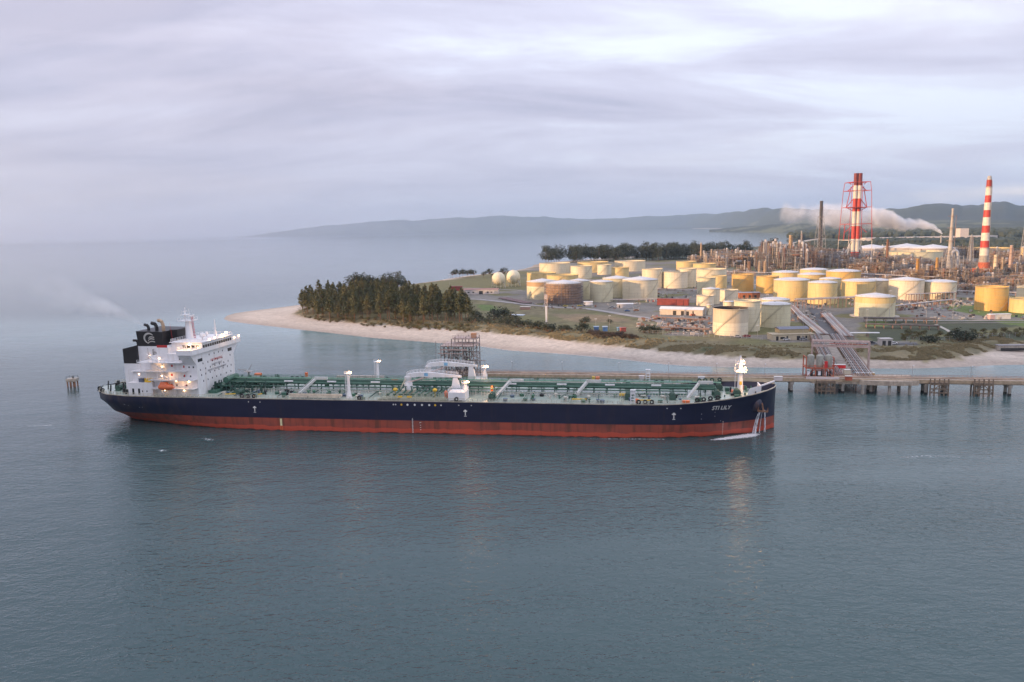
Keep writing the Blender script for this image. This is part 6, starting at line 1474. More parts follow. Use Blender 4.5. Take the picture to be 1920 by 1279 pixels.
WR = mat('white roof sheet', (.62,.62,.62), .5, var=.1)
bldg('red_shed', 'long dark red shed left of the white roofed store', 1262, 572, 26, 6, 5.0, RC, RC, R(-22), wins=((3,3.3,0,4.6),(9,9.3,0,4.6)))
bldg('white_roof_store', 'long low store with white sloping roof and open front bays', 1279, 590, 32, 8, 4.2, mat('warm white wall', (.55,.48,.40), .6), WR, R(-26), gable=1.8, doors=((-6,-3.5,3.2),(0,2.2,3.2),(4,6,3.0),(8.5,9.5,3.2)))
bldg('rusty_shed', 'low rusty sided shed with grey roof between the small tanks', 1404, 559, 18, 8, 5, mat('rust wall', (.36,.13,.06), .75, var=.4), mat('violet grey roof', (.28,.27,.32), .6), R(-6), doors=((-6,-4,3),(-1,1,3),(4,6,3)))
bldg('office_building', 'two storey cream office with blue grey solar roof by the fence', 1482, 636, 24, 8, 3.2, mat('office cream', (.52,.45,.33), .7), mat('office ledge', (.40,.34,.24), .7), R(2), doors=((-10,-8.6,2.4),(-4,-3,2.4),(2,4,2.4),(7,8,2.4)), wins=((-7.5,-5,.8,2),(5,6.4,.8,2)))
o_ = bldg('office_upper', 'blue grey pitched roof storey on top of the cream office', 1484, 634, 17, 7, 2.2, mat('office ochre', (.38,.32,.20), .7), mat('solar roof blue', (.09,.10,.15), .35), R(2), gable=1.2)
o_.location.z = LZ+3.55
bldg('workshop', 'long low whitish workshop with a dark doorway near the grassy field', 903, 551, 36, 9, 4.6, mat('faded white wall', (.50,.47,.46), .7, var=.2), mat('faded red roof', (.30,.17,.15), .7), R(-6), gable=1.2, doors=((-2,2,3.4),), wins=((-14,-12,1.4,2.6),(-9,-7,1.4,2.6),(6,8,1.4,2.6),(10,12,1.4,2.6)))
bldg('red_container', 'dark red container at the edge of the field left of the spheres', 856, 545, 13, 5, 4.6, RC, RC, R(-3), cat='container')
bldg('white_container', 'white container with one pink panel beside the right hand grass', 1875, 598, 12.5, 3, 3.1, mat('container white', (.66,.64,.60), .6), WR, R(1), cat='container', wins=())
bldg('pink_panel_container', 'short pink and white container attached left of the white one', 1858, 598.5, 3.0, 3, 3.0, mat('container pink', (.55,.38,.36), .6), WR, R(1), cat='container')
bldg('site_cabin', 'long pale site cabin behind the parked machines', 1172, 577, 13, 5, 3.2, mat('cabin grey', (.46,.45,.46), .6), WR, R(-12), doors=((-5,-4,2.2),), gable=.7)
bldg('tanker_truck', 'white round backed truck parked below the scaffolded tank', 1103, 572, 7.4, 3, 2.9, WHITE(), WR, R(-4), gable=.5, cat='truck', wins=((-3.5,-2.6,1.2,2.2),))
bldg('crushed_pile_shed', 'low salmon coloured slab bin on the grass near the pond', 985, 580, 8, 5, 2.0, mat('salmon slab', (.40,.24,.19), .8), mat('cream slab', (.52,.47,.42), .8), R(-8), cat='bin')
bldg('far_warehouse', 'cream warehouse with dark roof at the right edge of the photo', 1912, 506, 30, 12, 8, mat('tan wall', (.42,.30,.18), .7), mat('dark roof', (.06,.06,.08), .6), R(-3), gable=2.5)
bldg('far_plant', 'long pale mill building far beyond the refinery', 1740, 452.5, 420, 40, 15, mat('mill pale', (.62,.55,.50), .7), mat('mill roof', (.60,.58,.58), .6), R(-2))
bldg('far_plant_tower', 'small pale tower block on the far mill strip', 1803, 452.5, 26, 26, 40, mat('mill pale', (.62,.55,.50), .7), mat('mill roof', (.60,.58,.58), .6), R(-2))
bldg('far_plant', 'pale mill sheds far beyond at right, in front of dark woods', 1865, 454.5, 300, 30, 12, mat('mill pale', (.62,.55,.50), .7), mat('mill roof', (.60,.58,.58), .6), R(-2))
bldg('pump_frame', 'small white framed shelter at the pier entrance road', 1659, 647, 6, 4, 3.4, mat('grey white frame', (.45,.43,.42), .6), mat('grey white frame', (.45,.43,.42), .6), R(1), cat='shelter', doors=((-2.4,-.6,2.6),(.6,2.4,2.6)))
for px, lab in ((1118,'left one of the two blue tank boxes behind the shrubs'), (1134.5,'right one of the two blue tank boxes behind the shrubs')):
    bldg('blue_tank', lab, px, 621, 2.9, 2.4, 2.8, mat('blue tank', (.06,.15,.36), .5), mat('pale blue lid', (.35,.45,.58), .5), 0, cat='tank')
bldg('blue_skip', 'light blue skip beside the red bin near the shrubs', 1161, 620, 2.6, 2, 1.8, mat('light blue', (.20,.36,.50), .5), mat('light blue', (.20,.36,.50), .5), R(10), cat='skip')
bldg('red_skip', 'red brown bin right of the light blue skip', 1168, 622, 3.4, 2.4, 2.4, mat('brick red', (.34,.09,.07), .6), mat('brick red', (.34,.09,.07), .6), R(10), cat='skip')
bldg('pond_cover', 'flat pale blue sheet lying in the grass left of the white pylon', 968, 591.5, 12, 6, .25, mat('pale blue sheet', (.50,.55,.62), .4), mat('pale blue sheet', (.50,.55,.62), .4), R(-20), cat='cover')
# cars
def car(px, py, c, label, rot):
    x, y = at(px, py, LZ); g = thing('parked_car', label, 'car', (x, y, LZ+.05), rot, 'cars parked in the yard')
    m_ = mat('car '+c[0], c[1], .3, var=0)
    part('body', m_, lambda b: b.hexa([(-2.1,-.85,.3),(2.1,-.85,.3),(2.1,.85,.3),(-2.1,.85,.3)],[(-2.0,-.8,.95),(2.05,-.8,.9),(2.05,.8,.9),(-2.0,.8,.95)]), g)
    part('cabin', GLASS(), lambda b: b.hexa([(-1.5,-.75,.92),(1.1,-.75,.92),(1.1,.75,.92),(-1.5,.75,.92)],[(-1.1,-.65,1.4),(.6,-.65,1.42),(.6,.65,1.42),(-1.1,.65,1.4)]), g)
    part('roof', m_, lambda b: b.box(-1.05,.55,-.62,.62,1.42,1.47), g)
    for x0 in (-1.3,1.3):
        for y0 in (-.86,.86): part('wheel', DARK(), lambda b: b.lathe([(.32,-.1),(.32,.1)],n=10,axis='y',org=(x0,y0,.32)), g)
WHc = ('white', (.62,.62,.63)); SLc = ('silver', (.4,.41,.43)); DKc = ('dark', (.04,.045,.06)); RDc = ('red', (.3,.03,.04)); BLc = ('blue', (.06,.13,.3))
car(1622,645,WHc,'white car at the left end of the row by the beach road',R(8)); car(1633,644.5,DKc,'dark blue car beside the white one by the beach road',R(5)); car(1675,645.5,WHc,'pale car right of the framed shelter',R(2))
car(1474,638,WHc,'small white car in front of the cream office',R(0)); car(1506,638,SLc,'silver car at the right end of the cream office',R(0)); car(1400,632,RDc,'dark red car at the foot of the open front tank',R(5)); car(1383,633,SLc,'pinkish car covered up beside the dark red one',R(-5))
car(1176,584,BLc,'blue machine parked in front of the pale site cabin',R(0)); car(1193,583,('orange',(.5,.2,.06)),'orange digger sized vehicle right of the blue machine',R(10)); car(1148,577,SLc,'grey car left of the site cabin',R(-8)); car(1190,570,WHc,'white vehicle behind the site cabin',R(0))
car(1060,575,('yellow',(.6,.45,.08)),'yellow vehicle at the foot of the scaffolded tank',R(0)); car(1087,574.5,('yellow',(.6,.45,.08)),'yellow vehicle left of the white truck',R(0)); car(1299,592,('orange red',(.6,.15,.05)),'orange red vehicle in the doorway of the white roofed store',R(30)); car(1500,594,WHc,'white car among the pipes behind the office',R(0))
for i in range(14):
    px, py = [(1215,566),(1222,567),(1230,566),(1250,583),(1262,590),(1735,580),(1744,582),(1757,583),(1762,580),(1770,583),(1228,596),(1808,572),(1816,573),(1824,572)][i]
    x, y = at(px, py, LZ); g = thing('equipment_skid', 'small pale equipment skid standing in the refinery yard', 'equipment', (x, y, LZ), R(rng.uniform(0,90)), 'equipment skids in the yard')
    part('skid_frame', STEEL(), lambda b: (b.box(-2,2,-1,1,0,.3), b.box(-1.8,.2,-.8,.8,.3,1.2+rng.random())), g); part('motor', rng.choice([WHITE(), REDP, VM[0]]), lambda b: b.lathe([(.6,-1),(.6,1)],n=8,axis='x',org=(1,0,1)), g)

# pipe racks in the yard
def rack(label, P0, P1, w, n, z=1.6, mm=None, step=9.0, dz=0.0):
    a = at(*P0, LZ); c = at(*P1, LZ); L_ = math.hypot(c[0]-a[0], c[1]-a[1]); g = thing('pipe_rack', label, 'pipe rack', (a[0], a[1], LZ), rot_of(a, c))
    for k in range(n):
        y = -w/2+w*(k+.5)/n; m_ = mat('yard pipe %d' % (k % 5), [(.42,.40,.40),(.50,.48,.46),(.38,.22,.18),(.30,.27,.26),(.55,.53,.52)][k % 5], .5, var=.25) if mm is None else mm
        part('rack_pipe', m_, lambda b: b.bar((0,y,z+.35+dz*(k%2)),(L_,y,z+.35+dz*(k%2)),w/n*.62,n=6), g)
    xs = np.arange(0.5, L_, step)
    for x in xs: part('trestle_frame', mat('rack steel', (.30,.19,.15), .7), lambda b: (b.bar((x,-w/2-.2,0),(x,-w/2-.2,z+.1+dz),.4), b.bar((x,w/2+.2,0),(x,w/2+.2,z+.1+dz),.4), b.bar((x,-w/2-.4,z-.1),(x,w/2+.4,z-.1),.4)), g)
    return g
rack('pipe rack left of the road, running from the shore up into the refinery', (1543,632), (1503,598), 6.5, 7)
rack('pipe rack right of the road, bending up from the trestle', (1588,636), (1547,592), 7, 8)
rack('pipe rack continuing left of the road between the tanks', (1503,598), (1484,577), 5, 5)
rack('high pipe bridge crossing behind the road towards the streaked tank', (1491,580), (1605,575), 4, 5, z=7, step=7, dz=.8)
DKP = mat('dark bundle', (.10,.085,.08), .8, var=.4)
rack('dark bundle of long pipes right of the road, upper row', (1620,604), (1754,606), 7, 6, z=2.6, mm=DKP, step=6)
rack('dark bundle of long pipes right of the road, lower row', (1622,614), (1762,618), 5, 5, z=2.0, mm=DKP, step=5)
rack('pipe rack crossing the yard behind the olive cone roofed tank', (1660,585), (1790,570), 3, 3, z=3.6)
rack('long hooped pipe fence between the cone tank and big orange tank', (1700,566), (1790,562), 3, 3, z=6, step=5)
rack('white pipe pair from the road to the shelter by the beach', (1594,631), (1648,631), 2.4, 2, z=1.8, mm=WHITE())
rack('pipe run along the rear of the cone roofed tanks', (1140,566), (1250,564), 3, 3, z=1.5)
rack('pipe run between the second and third rows of tanks at left', (1060,522), (1240,545), 3, 4, z=1.5)
rack('pipe run through the middle of the tank farm', (1250,545), (1390,550), 3, 4, z=1.6)
rack('pipe rack in front of the dense columns', (1340,516), (1520,520), 5, 4, z=4.5)
rack('pipe rack in front of the units right of the flare tower', (1600,520), (1800,530), 5, 5, z=4.5)
rack('pipe rack leading to the big orange tank', (1790,552), (1925,556), 4, 4, z=3.0)
rack('brown flanged pipe rack by the red shed', (1222,600), (1330,606), 4, 4, z=2, mm=mat('brown pipes', (.22,.15,.12), .8, var=.4))
rack('low rusty pipe rows in the junk yard left of the front tank', (1240,618), (1330,622), 5, 5, z=1.4, mm=mat('brown pipes', (.22,.15,.12), .8))
rack('rusty pipe stack near the grass left of the leftmost tanks', (943,560), (990,570), 9, 8, z=.6, mm=mat('violet brown pipes', (.20,.14,.14), .8, var=.4))
# junk: pallets, pipe heaps
def heap(label, px0, px1, py0, py1, n, cols_, hmax=1.8):
    for ci, c in enumerate(cols_):
        b = MB()
        for i in range(n//len(cols_)):
            x, y = at(rng.uniform(px0,px1), rng.uniform(py0,py1), LZ); a = rng.uniform(0,3.14); l = rng.uniform(.8,3.5); q = rng.random()
            if q < .5: b.bar((x,y,LZ+.3),(x+l*math.cos(a),y+l*math.sin(a),LZ+.3+rng.uniform(0,.6)),rng.uniform(.2,.5))
            else: b.cbox(x,y,LZ,rng.uniform(.5,2.4),rng.uniform(.5,2),rng.uniform(.3,hmax))
        o = b.build('scrap_heap', c); tag(o, label, 'scrap heap', 'scattered scrap in the yard', 'stuff')
SC = [mat('scrap pale', (.45,.41,.38), .7), mat('scrap dark', (.07,.065,.065), .8), mat('scrap rust', (.25,.14,.10), .8), STEEL()]
for a in ((1340,1500,508,516,120),(1600,1800,512,540,260),(1780,1925,526,552,200),(1060,1250,545,566,60),(1240,1440,548,566,80),(1195,1330,597,618,150),(1250,1345,605,628,110),(1690,1800,562,584,170),(1780,1850,560,575,60),(1470,1560,560,605,120),(1590,1680,560,575,60),(1000,1200,570,580,50),(1300,1500,520,560,60),(1840,1925,590,600,20),(1700,1860,584,600,50)): heap('scattered pipes, pallets and fittings lying in the refinery yard', *a, SC)
# roads (sheets)
def road(label, pts, w, m, z=LZ+.22, name='road'):
    P_ = [at(x, y, LZ) for x, y in pts]; b = MB(); vs = []
    for i, p in enumerate(P_):
        a = P_[max(0,i-1)]; c = P_[min(len(P_)-1,i+1)]; dx, dy = c[0]-a[0], c[1]-a[1]; l = math.hypot(dx,dy); nx_, ny_ = -dy/l, dx/l
        for s_ in (-1, 1): q_ = (p[0]+nx_*w/2*s_, p[1]+ny_*w/2*s_); vs.append((q_[0], q_[1], max(z, gz(*q_)+.12)))
    b.add(vs, [(2*i+1,2*i,2*i+2,2*i+3) for i in range(len(P_)-1)]); o = b.build(name, m); tag(o, kind='structure')
TRK = mat('gravel track', (.30,.28,.27), .95, var=.25, scale=.2)
road('', [(858,560),(900,562),(950,567),(1000,573),(1050,577),(1100,579),(1140,585),(1180,592),(1215,597),(1240,604)], 7, TRK, name='gravel_track')
road('', [(1571,650),(1566,640),(1556,620),(1546,605),(1535,590),(1526,578)], 9, mat('yard asphalt', (.085,.085,.09), .9, var=.2), name='yard_road')
road('', [(1605,644),(1640,645),(1680,645),(1720,645)], 7, mat('yard asphalt', (.085,.085,.09), .9), name='beach_road')
road('', [(1618,601),(1700,601),(1800,602),(1925,601)], 4, TRK, name='gravel_track')
road('', [(1690,607),(1925,605)], 1.6, TRK, name='gravel_track')
road('', [(1755,609),(1775,619),(1795,632)], 2.2, mat('pale culvert', (.42,.39,.34), .9), name='culvert')
road('', [(980,545),(900,541),(850,540)], 5, TRK, name='gravel_track')
# outfall wall at the right beach
o = bldg('outfall_wall', 'grey concrete outfall wall with dark opening above the beach at right', 1896, 650, 14, 3, 2.6, CONC(), mat('road grey', (.25,.24,.25), .8), R(-4), doors=((-6,6,1.4),), cat='wall'); o.location.z = 2.2
# white leading mark pylon
x, y = at(1024.5, 609, LZ); g = thing('leading_beacon', 'white leaning beacon tower with cabin top among the grass', 'beacon', (x, y, LZ), 0)
zt = ztop(1022, 553, y)-LZ
part('tower_leg', WHITE(), lambda b: b.hexa([(-.45,-.45,0),(.45,-.45,0),(.45,.45,0),(-.45,.45,0)],[(-.7,-.5,zt*.62),(.6,-.5,zt*.62),(.6,.5,zt*.62),(-.7,.5,zt*.62)]), g)
part('tower_frame', mat('pale pink frame', (.62,.52,.47), .6), lambda b: (b.bar((-.6,0,zt*.6),(-1.0,0,zt*.9),.35), b.bar((.6,0,zt*.6),(.2,0,zt*.9),.3), b.bar((1.0,-.5,0),(.9,-.5,zt*.95),.14), b.bar((-.9,0,zt*.75),(.5,0,zt*.75),.2)), g)
part('beacon_cabin', mat('cabin salmon', (.60,.50,.44), .6), lambda b: (b.box(-1.3,1.0,-1,1,zt*.86,zt*.93), b.box(-1.1,.7,-.8,.8,zt*.93,zt), b.box(-1.3,.9,-1,1,zt,zt+.15)), g)
part('base_block', CONC(), lambda b: (b.box(-1.8,1.4,-1.3,1.3,-.5,.9), b.box(-1.2,.8,-1,1,.9,2)), g)
# light poles in the yard
for i, (px, py, hpx) in enumerate(((843,545,30),(1117,618,20),(1143,618,26),(1505,640,50),(1736,603,38),(1667,600,55),(1786,600,36),(1625,615,35),(1420,632,22),(1238,600,18))):
    x, y = at(px, py, LZ); g = thing('light_pole', 'thin grey light pole standing in the refinery yard', 'light pole', (x, y, LZ), 0, 'light poles in the yard'); h_ = hpx*y/F
    part('pole', STEEL(), lambda b: b.bar((0,0,0),(0,0,h_),.24,.12,n=6), g); part('lamp_head', WHITE(), lambda b: b.box(-.8,.8,-.2,.2,h_,h_+.2), g)
# boundary fence
def fence(label, pts, h=2.4):
    P_ = [at(x, y, LZ) for x, y in pts]; g = thing('wire_fence', label, 'fence', (0,0,0), 0)
    def ps(b):
        for a, c in zip(P_[:-1], P_[1:]):
            n_ = int(math.hypot(c[0]-a[0], c[1]-a[1])/3.0)
            for i in range(n_): u = i/n_; x, y = a[0]+(c[0]-a[0])*u, a[1]+(c[1]-a[1])*u; z = gz(x, y); b.bar((x,y,z),(x,y,z+h),.13)
    part('fence_posts', mat('fence post', (.42,.41,.40), .7), ps, g)['kind'] = 'stuff'
    part('top_wire', mat('fence post', (.42,.41,.40), .7), lambda b: [b.poly([(x,y,gz(x,y)+h*f) for x, y in P_], .06) for f in (.5,.98)], g)
fence('wire fence between the scrub and the dunes at right', [(1700,640),(1760,640),(1820,637),(1860,634),(1925,632)])
fence('wire fence along the front of the refinery yard', [(1215,626),(1300,631),(1400,635),(1440,638)])

# ================================================================== TREES
def leaf_mat(name, c, c2):
    m = bpy.data.materials.new(name); m.use_nodes = True; nt = m.node_tree; N = node_helper(nt); L = nt.links.new; b = nt.nodes['Principled BSDF']; b.inputs['Roughness'].default_value = .75
    tc = N('ShaderNodeTexCoord'); n = N('ShaderNodeTexNoise'); L(tc.outputs['Object'], n.inputs['Vector']); n.inputs['Scale'].default_value = .5; n.inputs['Detail'].default_value = 3
    oi = N('ShaderNodeObjectInfo'); ad = N('ShaderNodeMath', operation='MULTIPLY_ADD'); L(oi.outputs['Random'], ad.inputs[0]); ad.inputs[1].default_value = .5; ad.inputs[2].default_value = -.25
    a2 = N('ShaderNodeMath', operation='ADD', use_clamp=True); L(n.outputs['Fac'], a2.inputs[0]); L(ad.outputs[0], a2.inputs[1])
    mx = N('ShaderNodeMix', data_type='RGBA'); L(a2.outputs[0], mx.inputs[0]); mx.inputs[6].default_value = (*c, 1); mx.inputs[7].default_value = (*c2, 1); L(mx.outputs[2], b.inputs['Base Color']); return m
LP = leaf_mat('pine needles', (.052,.068,.025), (.15,.132,.052)); LD = leaf_mat('dark foliage', (.022,.034,.02), (.05,.06,.032)); LB = leaf_mat('scrub leaves', (.05,.06,.02), (.15,.12,.035)); BK = mat('bark', (.16,.09,.055), .9, var=.3)
def clump(b, p, r, n, r_, flat=.6, leaf=.5):
    for _ in range(n):
        while True:
            q = Vector((r_.uniform(-1,1), r_.uniform(-1,1), r_.uniform(-1,1)))
            if .25 < q.length < 1: break
        c = Vector(p)+Vector((q.x*r, q.y*r, q.z*r*flat)); u = Vector((r_.gauss(0,1), r_.gauss(0,1), r_.gauss(0,.6))).normalized()*leaf*r_.uniform(.6,1.4); v = u.cross(Vector((r_.gauss(0,1), r_.gauss(0,1), r_.gauss(0,1)))).normalized()*leaf*r_.uniform(.35,.8)
        b.add([c-u, c+v, c+u, c-v], [(0,1,2,3)])
def tree_proto(name, kind, seed, m, hh, label, group, cat='tree'):
    r_ = random.Random(seed); g = thing(name, label, cat, (0,0,-600), 0, group)
    tb = MB(); tb.bar((0,0,-.5),(r_.uniform(-.3,.3),0,hh*.55),hh*.030,hh*.020,n=6); tb.bar((0,0,hh*.5),(r_.uniform(-.4,.4),r_.uniform(-.3,.3),hh*.92),hh*.020,hh*.006,n=5)
    b = MB()
    if kind == 'pine':
        for i in range(15):
            z = hh*(.40+.58*i/14); rad = hh*.19*(1-(i/14)**1.5*.8)*r_.uniform(.65,1.2); k = 5 if i < 12 else 3
            for j in range(k):
                a = r_.uniform(0,6.28); d = rad*r_.uniform(.4,1.0); p = (d*math.cos(a), d*math.sin(a), z+r_.uniform(-.5,.5)); tb.bar((0,0,z-.5), p, .12, .05); clump(b, p, rad*.55, 13, r_, .6, hh*.030)
    elif kind == 'dense':
        for i in range(34):
            a = r_.uniform(0,6.28); f = r_.uniform(.12, 1.0); d = hh*.46*math.sqrt(r_.random())*math.sqrt(max(.05, 1-((f-.45)/.62)**2)); z = hh*(.12+.80*f); p = (d*math.cos(a), d*math.sin(a), z); clump(b, p, hh*.15, 24, r_, .8, hh*.036)
    elif kind == 'spread':
        for i in range(26):
            a = r_.uniform(0,6.28); d = hh*.42*math.sqrt(r_.random()); z = hh*(.93-.34*(d/(hh*.42))**2)*r_.uniform(.72,1.0); p = (d*math.cos(a), d*math.sin(a), z); tb.bar((0,0,hh*.35), p, hh*.02, .05); clump(b, p, hh*.13, 26, r_, .75, hh*.032)
    else:
        for i in range(16):
            a = r_.uniform(0,6.28); d = hh*.62*math.sqrt(r_.random()); z = hh*(.80-.35*(d/(hh*.62))**2)*r_.uniform(.45,1.0); clump(b, (d*math.cos(a), d*math.sin(a), z), hh*.27, 24, r_, .8, hh*.07)
            tb.bar((0,0,0), (d*math.cos(a), d*math.sin(a), z), .1, .04)
    tb.build('trunk', BK, g); b.build('crown', m, g); return g, proto_children(g)
def plant(protos_, pts, lab=None, smin=.8, smax=1.2):
    for i, p in enumerate(pts):
        x, y = p[0], p[1]; s_ = (p[2] if len(p) > 2 else 1)*rng.uniform(smin, smax); g, kids = protos_[i % len(protos_)]
        if not g.get('used'): g['used'] = 1; g.location = (x, y, gz(x, y)-.1); g.rotation_euler = (0,0,rng.uniform(0,6.28)); g.scale = (s_, s_, s_*rng.uniform(.9,1.15)); 
        else:
            dup(g, kids, (x, y, gz(x, y)-.1), rng.uniform(0,6.28), (s_, s_, s_*rng.uniform(.9,1.15)))
def scatter(poly_px, n, dmin, seed, z=LZ):
    r_ = random.Random(seed); P_ = [at(x, y, z) for x, y in poly_px]; xs = [p[0] for p in P_]; ys = [p[1] for p in P_]; out = []; t_ = 0
    while len(out) < n and t_ < 40000:
        t_ += 1; q = (r_.uniform(min(xs), max(xs)), r_.uniform(min(ys), max(ys)))
        if not inside(np.array([q]), P_)[0]: continue
        if all((q[0]-o_[0])**2+(q[1]-o_[1])**2 > dmin*dmin for o_ in out): out.append(q)
    return out
PP = [tree_proto('pine_tree', 'pine', 20+i, LP, 17, 'tall slim pine in the wood at the tip of the spit', 'pines of the wood on the spit') for i in range(6)]
fpts = scatter([(562,584),(566,588),(600,596),(660,600),(720,604),(780,607),(840,608),(885,606),(880,590),(830,577),(770,567),(715,560),(680,560),(630,568),(590,576)], 230, 4.3, 3)
fpts.sort(key=lambda p: p[1])
plant(PP, fpts, smin=.72, smax=1.28)
PU = [tree_proto('young_pine', 'dense', 35+i, LP, 10.5, 'smaller bushy pine filling the gaps of the wood on the spit', 'young bushy pines inside the wood') for i in range(2)]
plant(PU, scatter([(566,587),(600,594),(720,601),(840,605),(882,603),(870,580),(770,568),(680,562),(600,578)], 60, 6, 19), smin=.8, smax=1.35)
PD = [tree_proto('dark_tree', 'spread', 40+i, LD, 20, 'dark broad tree at the back of the wood, taller than the pines', 'dark tall trees behind the pine wood') for i in range(3)]
plant(PD, scatter([(668,551),(745,548),(752,556),(660,560)], 13, 9, 5), smin=1.0, smax=1.2)
PE = [tree_proto('belt_tree', 'dense', 50+i, LD, 19, 'dark round tree in the belt behind the storage tanks', 'tree belt behind the storage tanks') for i in range(4)]
bp_ = []
for x0, x1, y0, y1, n_ in ((1017,1082,489,493,9),(1082,1162,485,491,20),(1162,1250,484,489,20),(1250,1345,482,487,24),(1345,1400,480,484,9),(1425,1450,476,479,3)):
    bp_ += [at(rng.uniform(x0,x1), rng.uniform(y0,y1), LZ)+(1.45,) for _ in range(int(n_*1.7))]
plant(PE, bp_)
PF = [tree_proto('shore_tree', 'spread', 60+i, LD, 14, 'small dark wind shaped tree on the far shore by the spheres', 'little trees on the far shore') for i in range(2)]
plant(PF, [at(px, 521, LZ)+(s_,) for px, s_ in ((848,.9),(855,.95),(862,1.0),(868,.9),(877,.85),(883,.95),(889,.9),(907,.7),(919,1.05),(945,1.15),(925,.5),(934,.5))], smin=.9, smax=1.05)
def bush_set(n0, label, group, mm, hh, pts, smin=.9, smax=1.1, name='round_bush', cat='bush'):
    pr = [tree_proto(name, 'bush', n0+i, mm, hh, label, group, cat) for i in range(min(3, len(pts)))]
    plant(pr, pts, smin=smin, smax=smax)
def A_(l): return [at(px, py, LZ)+(s_,) for px, py, s_ in l]
bush_set(70, 'big dark bush in the thicket where the pine wood ends at right', 'thicket at the end of the pine wood', LD, 5.0, A_([(932,594,2.0),(925,600,1.5),(945,598,1.7),(957,603,1.7),(917,608,1.1),(904,606,1.0),(934,609,1.1),(946,610,1.2),(892,602,1.6),(885,607,1.4)]))
bush_set(73, 'dark round bush in the row along the dunes round the leaning beacon', 'bush row round the leaning beacon', LD, 5.0, A_([(962,611,1.3),(970,614,1.5),(979,612,1.2),(990,616,1.2),(1003,618,1.2),(1012,618,1.45),(1026,621,1.25),(1036,621,1.35),(1056,622,1.05),(1066,622,.8)]))
bush_set(76, 'dark bush of the tall clump left of the blue tanks', 'clump left of the blue tanks', LD, 5.0, A_([(1091,623,1.4),(1096,616,1.0),(1096,607,1.0),(1100,603,.9)]))
bush_set(79, 'dark round bush in the short hedge right of the red bin', 'short hedge right of the red bin', LD, 5.0, A_([(1208,624,1.1),(1217,624,1.15),(1226,624,1.1),(1233,624,1.0)]))
bush_set(82, 'lone small dark bush on the grass beyond the blue tanks', None, LD, 5.0, A_([(1143,606,.7)]))
bush_set(85, 'dark bush in the large clump above the right end of the beach', 'clump above the right end of the beach', LD, 5.0, A_([(1798,640,1.6),(1808,643,1.7),(1815,641,1.5)]))
bush_set(88, 'low dark bush by the fence right of the white framed shelter', 'low bushes right of the shelter', LD, 5.0, A_([(1740,642,1.0),(1752,642,1.0)]))
bush_set(91, 'low olive brown shrub on the dune edge below the pine wood', 'shrubs below the pine wood', LB, 2.6, scatter([(562,590),(600,598),(700,607),(800,613),(880,618),(880,610),(800,607),(700,601),(600,593)], 60, 4, 11), .7, 1.4, 'dune_shrub', 'shrub')
bush_set(94, 'purple brown low shrub in front of the blue tanks', 'shrubs in front of the blue tanks', leaf_mat('brown shrub', (.05,.035,.03), (.08,.06,.035)), 2.8, scatter([(1105,626),(1190,632),(1195,638),(1115,636)], 34, 3, 12), .8, 1.4, 'dune_shrub', 'shrub')
bush_set(97, 'scrubby shrub in the green field right of the dark pipe bundles', 'shrubs in the field at right', LB, 2.6, scatter([(1690,624),(1925,618),(1925,634),(1690,640)], 60, 5, 13), .6, 1.2, 'dune_shrub', 'shrub')
# far woods: read as one mass each
def wood(label, poly_px, n, m, h, seed):
    r_ = random.Random(seed); P_ = [at(x, y, LZ) for x, y in poly_px]; b = MB(); xs = [p[0] for p in P_]; ys = [p[1] for p in P_]; c_ = 0; t_ = 0
    while c_ < n and t_ < n*30:
        t_ += 1; q = (r_.uniform(min(xs), max(xs)), r_.uniform(min(ys), max(ys)))
        if not inside(np.array([q]), P_)[0]: continue
        c_ += 1; hh = h*r_.uniform(.6,1.2); k = 6; w = hh*r_.uniform(.4,.8); a0 = r_.random()*6
        rg = [[(q[0]+w*f*math.cos(a0+6.283*j/k)*r_.uniform(.8,1.2), q[1]+w*f*math.sin(a0+6.283*j/k)*r_.uniform(.8,1.2), LZ+hh*z) for j in range(k)] for f, z in ((.8,0),(1,.5),(.55,.9))]
        b.add([p for r0 in rg for p in r0]+[(q[0], q[1], LZ+hh)], [(l*k+j, l*k+(j+1)%k, (l+1)*k+(j+1)%k, (l+1)*k+j) for l in (0,1) for j in range(k)]+[(2*k+j, 2*k+(j+1)%k, 3*k) for j in range(k)])
    o = b.build('far_wood', m); tag(o, label, 'wood', None, 'stuff')
wood('dark wood beyond the refinery behind the steam plume', [(1640,462),(1925,462),(1925,456),(1640,456)], 1300, LD, 16, 1)
wood('dark belt of far trees in front of the hills', [(1480,447),(1925,449),(1925,437),(1500,437)], 1700, LD, 26, 2)
wood('scrubby wood left of the flare tower', [(1450,476),(1560,478),(1580,455),(1500,458)], 700, LD, 9, 4)
wood('scrub behind the giant grey tanks', [(1560,468),(1925,468),(1925,462),(1580,456)], 900, LD, 10, 5)
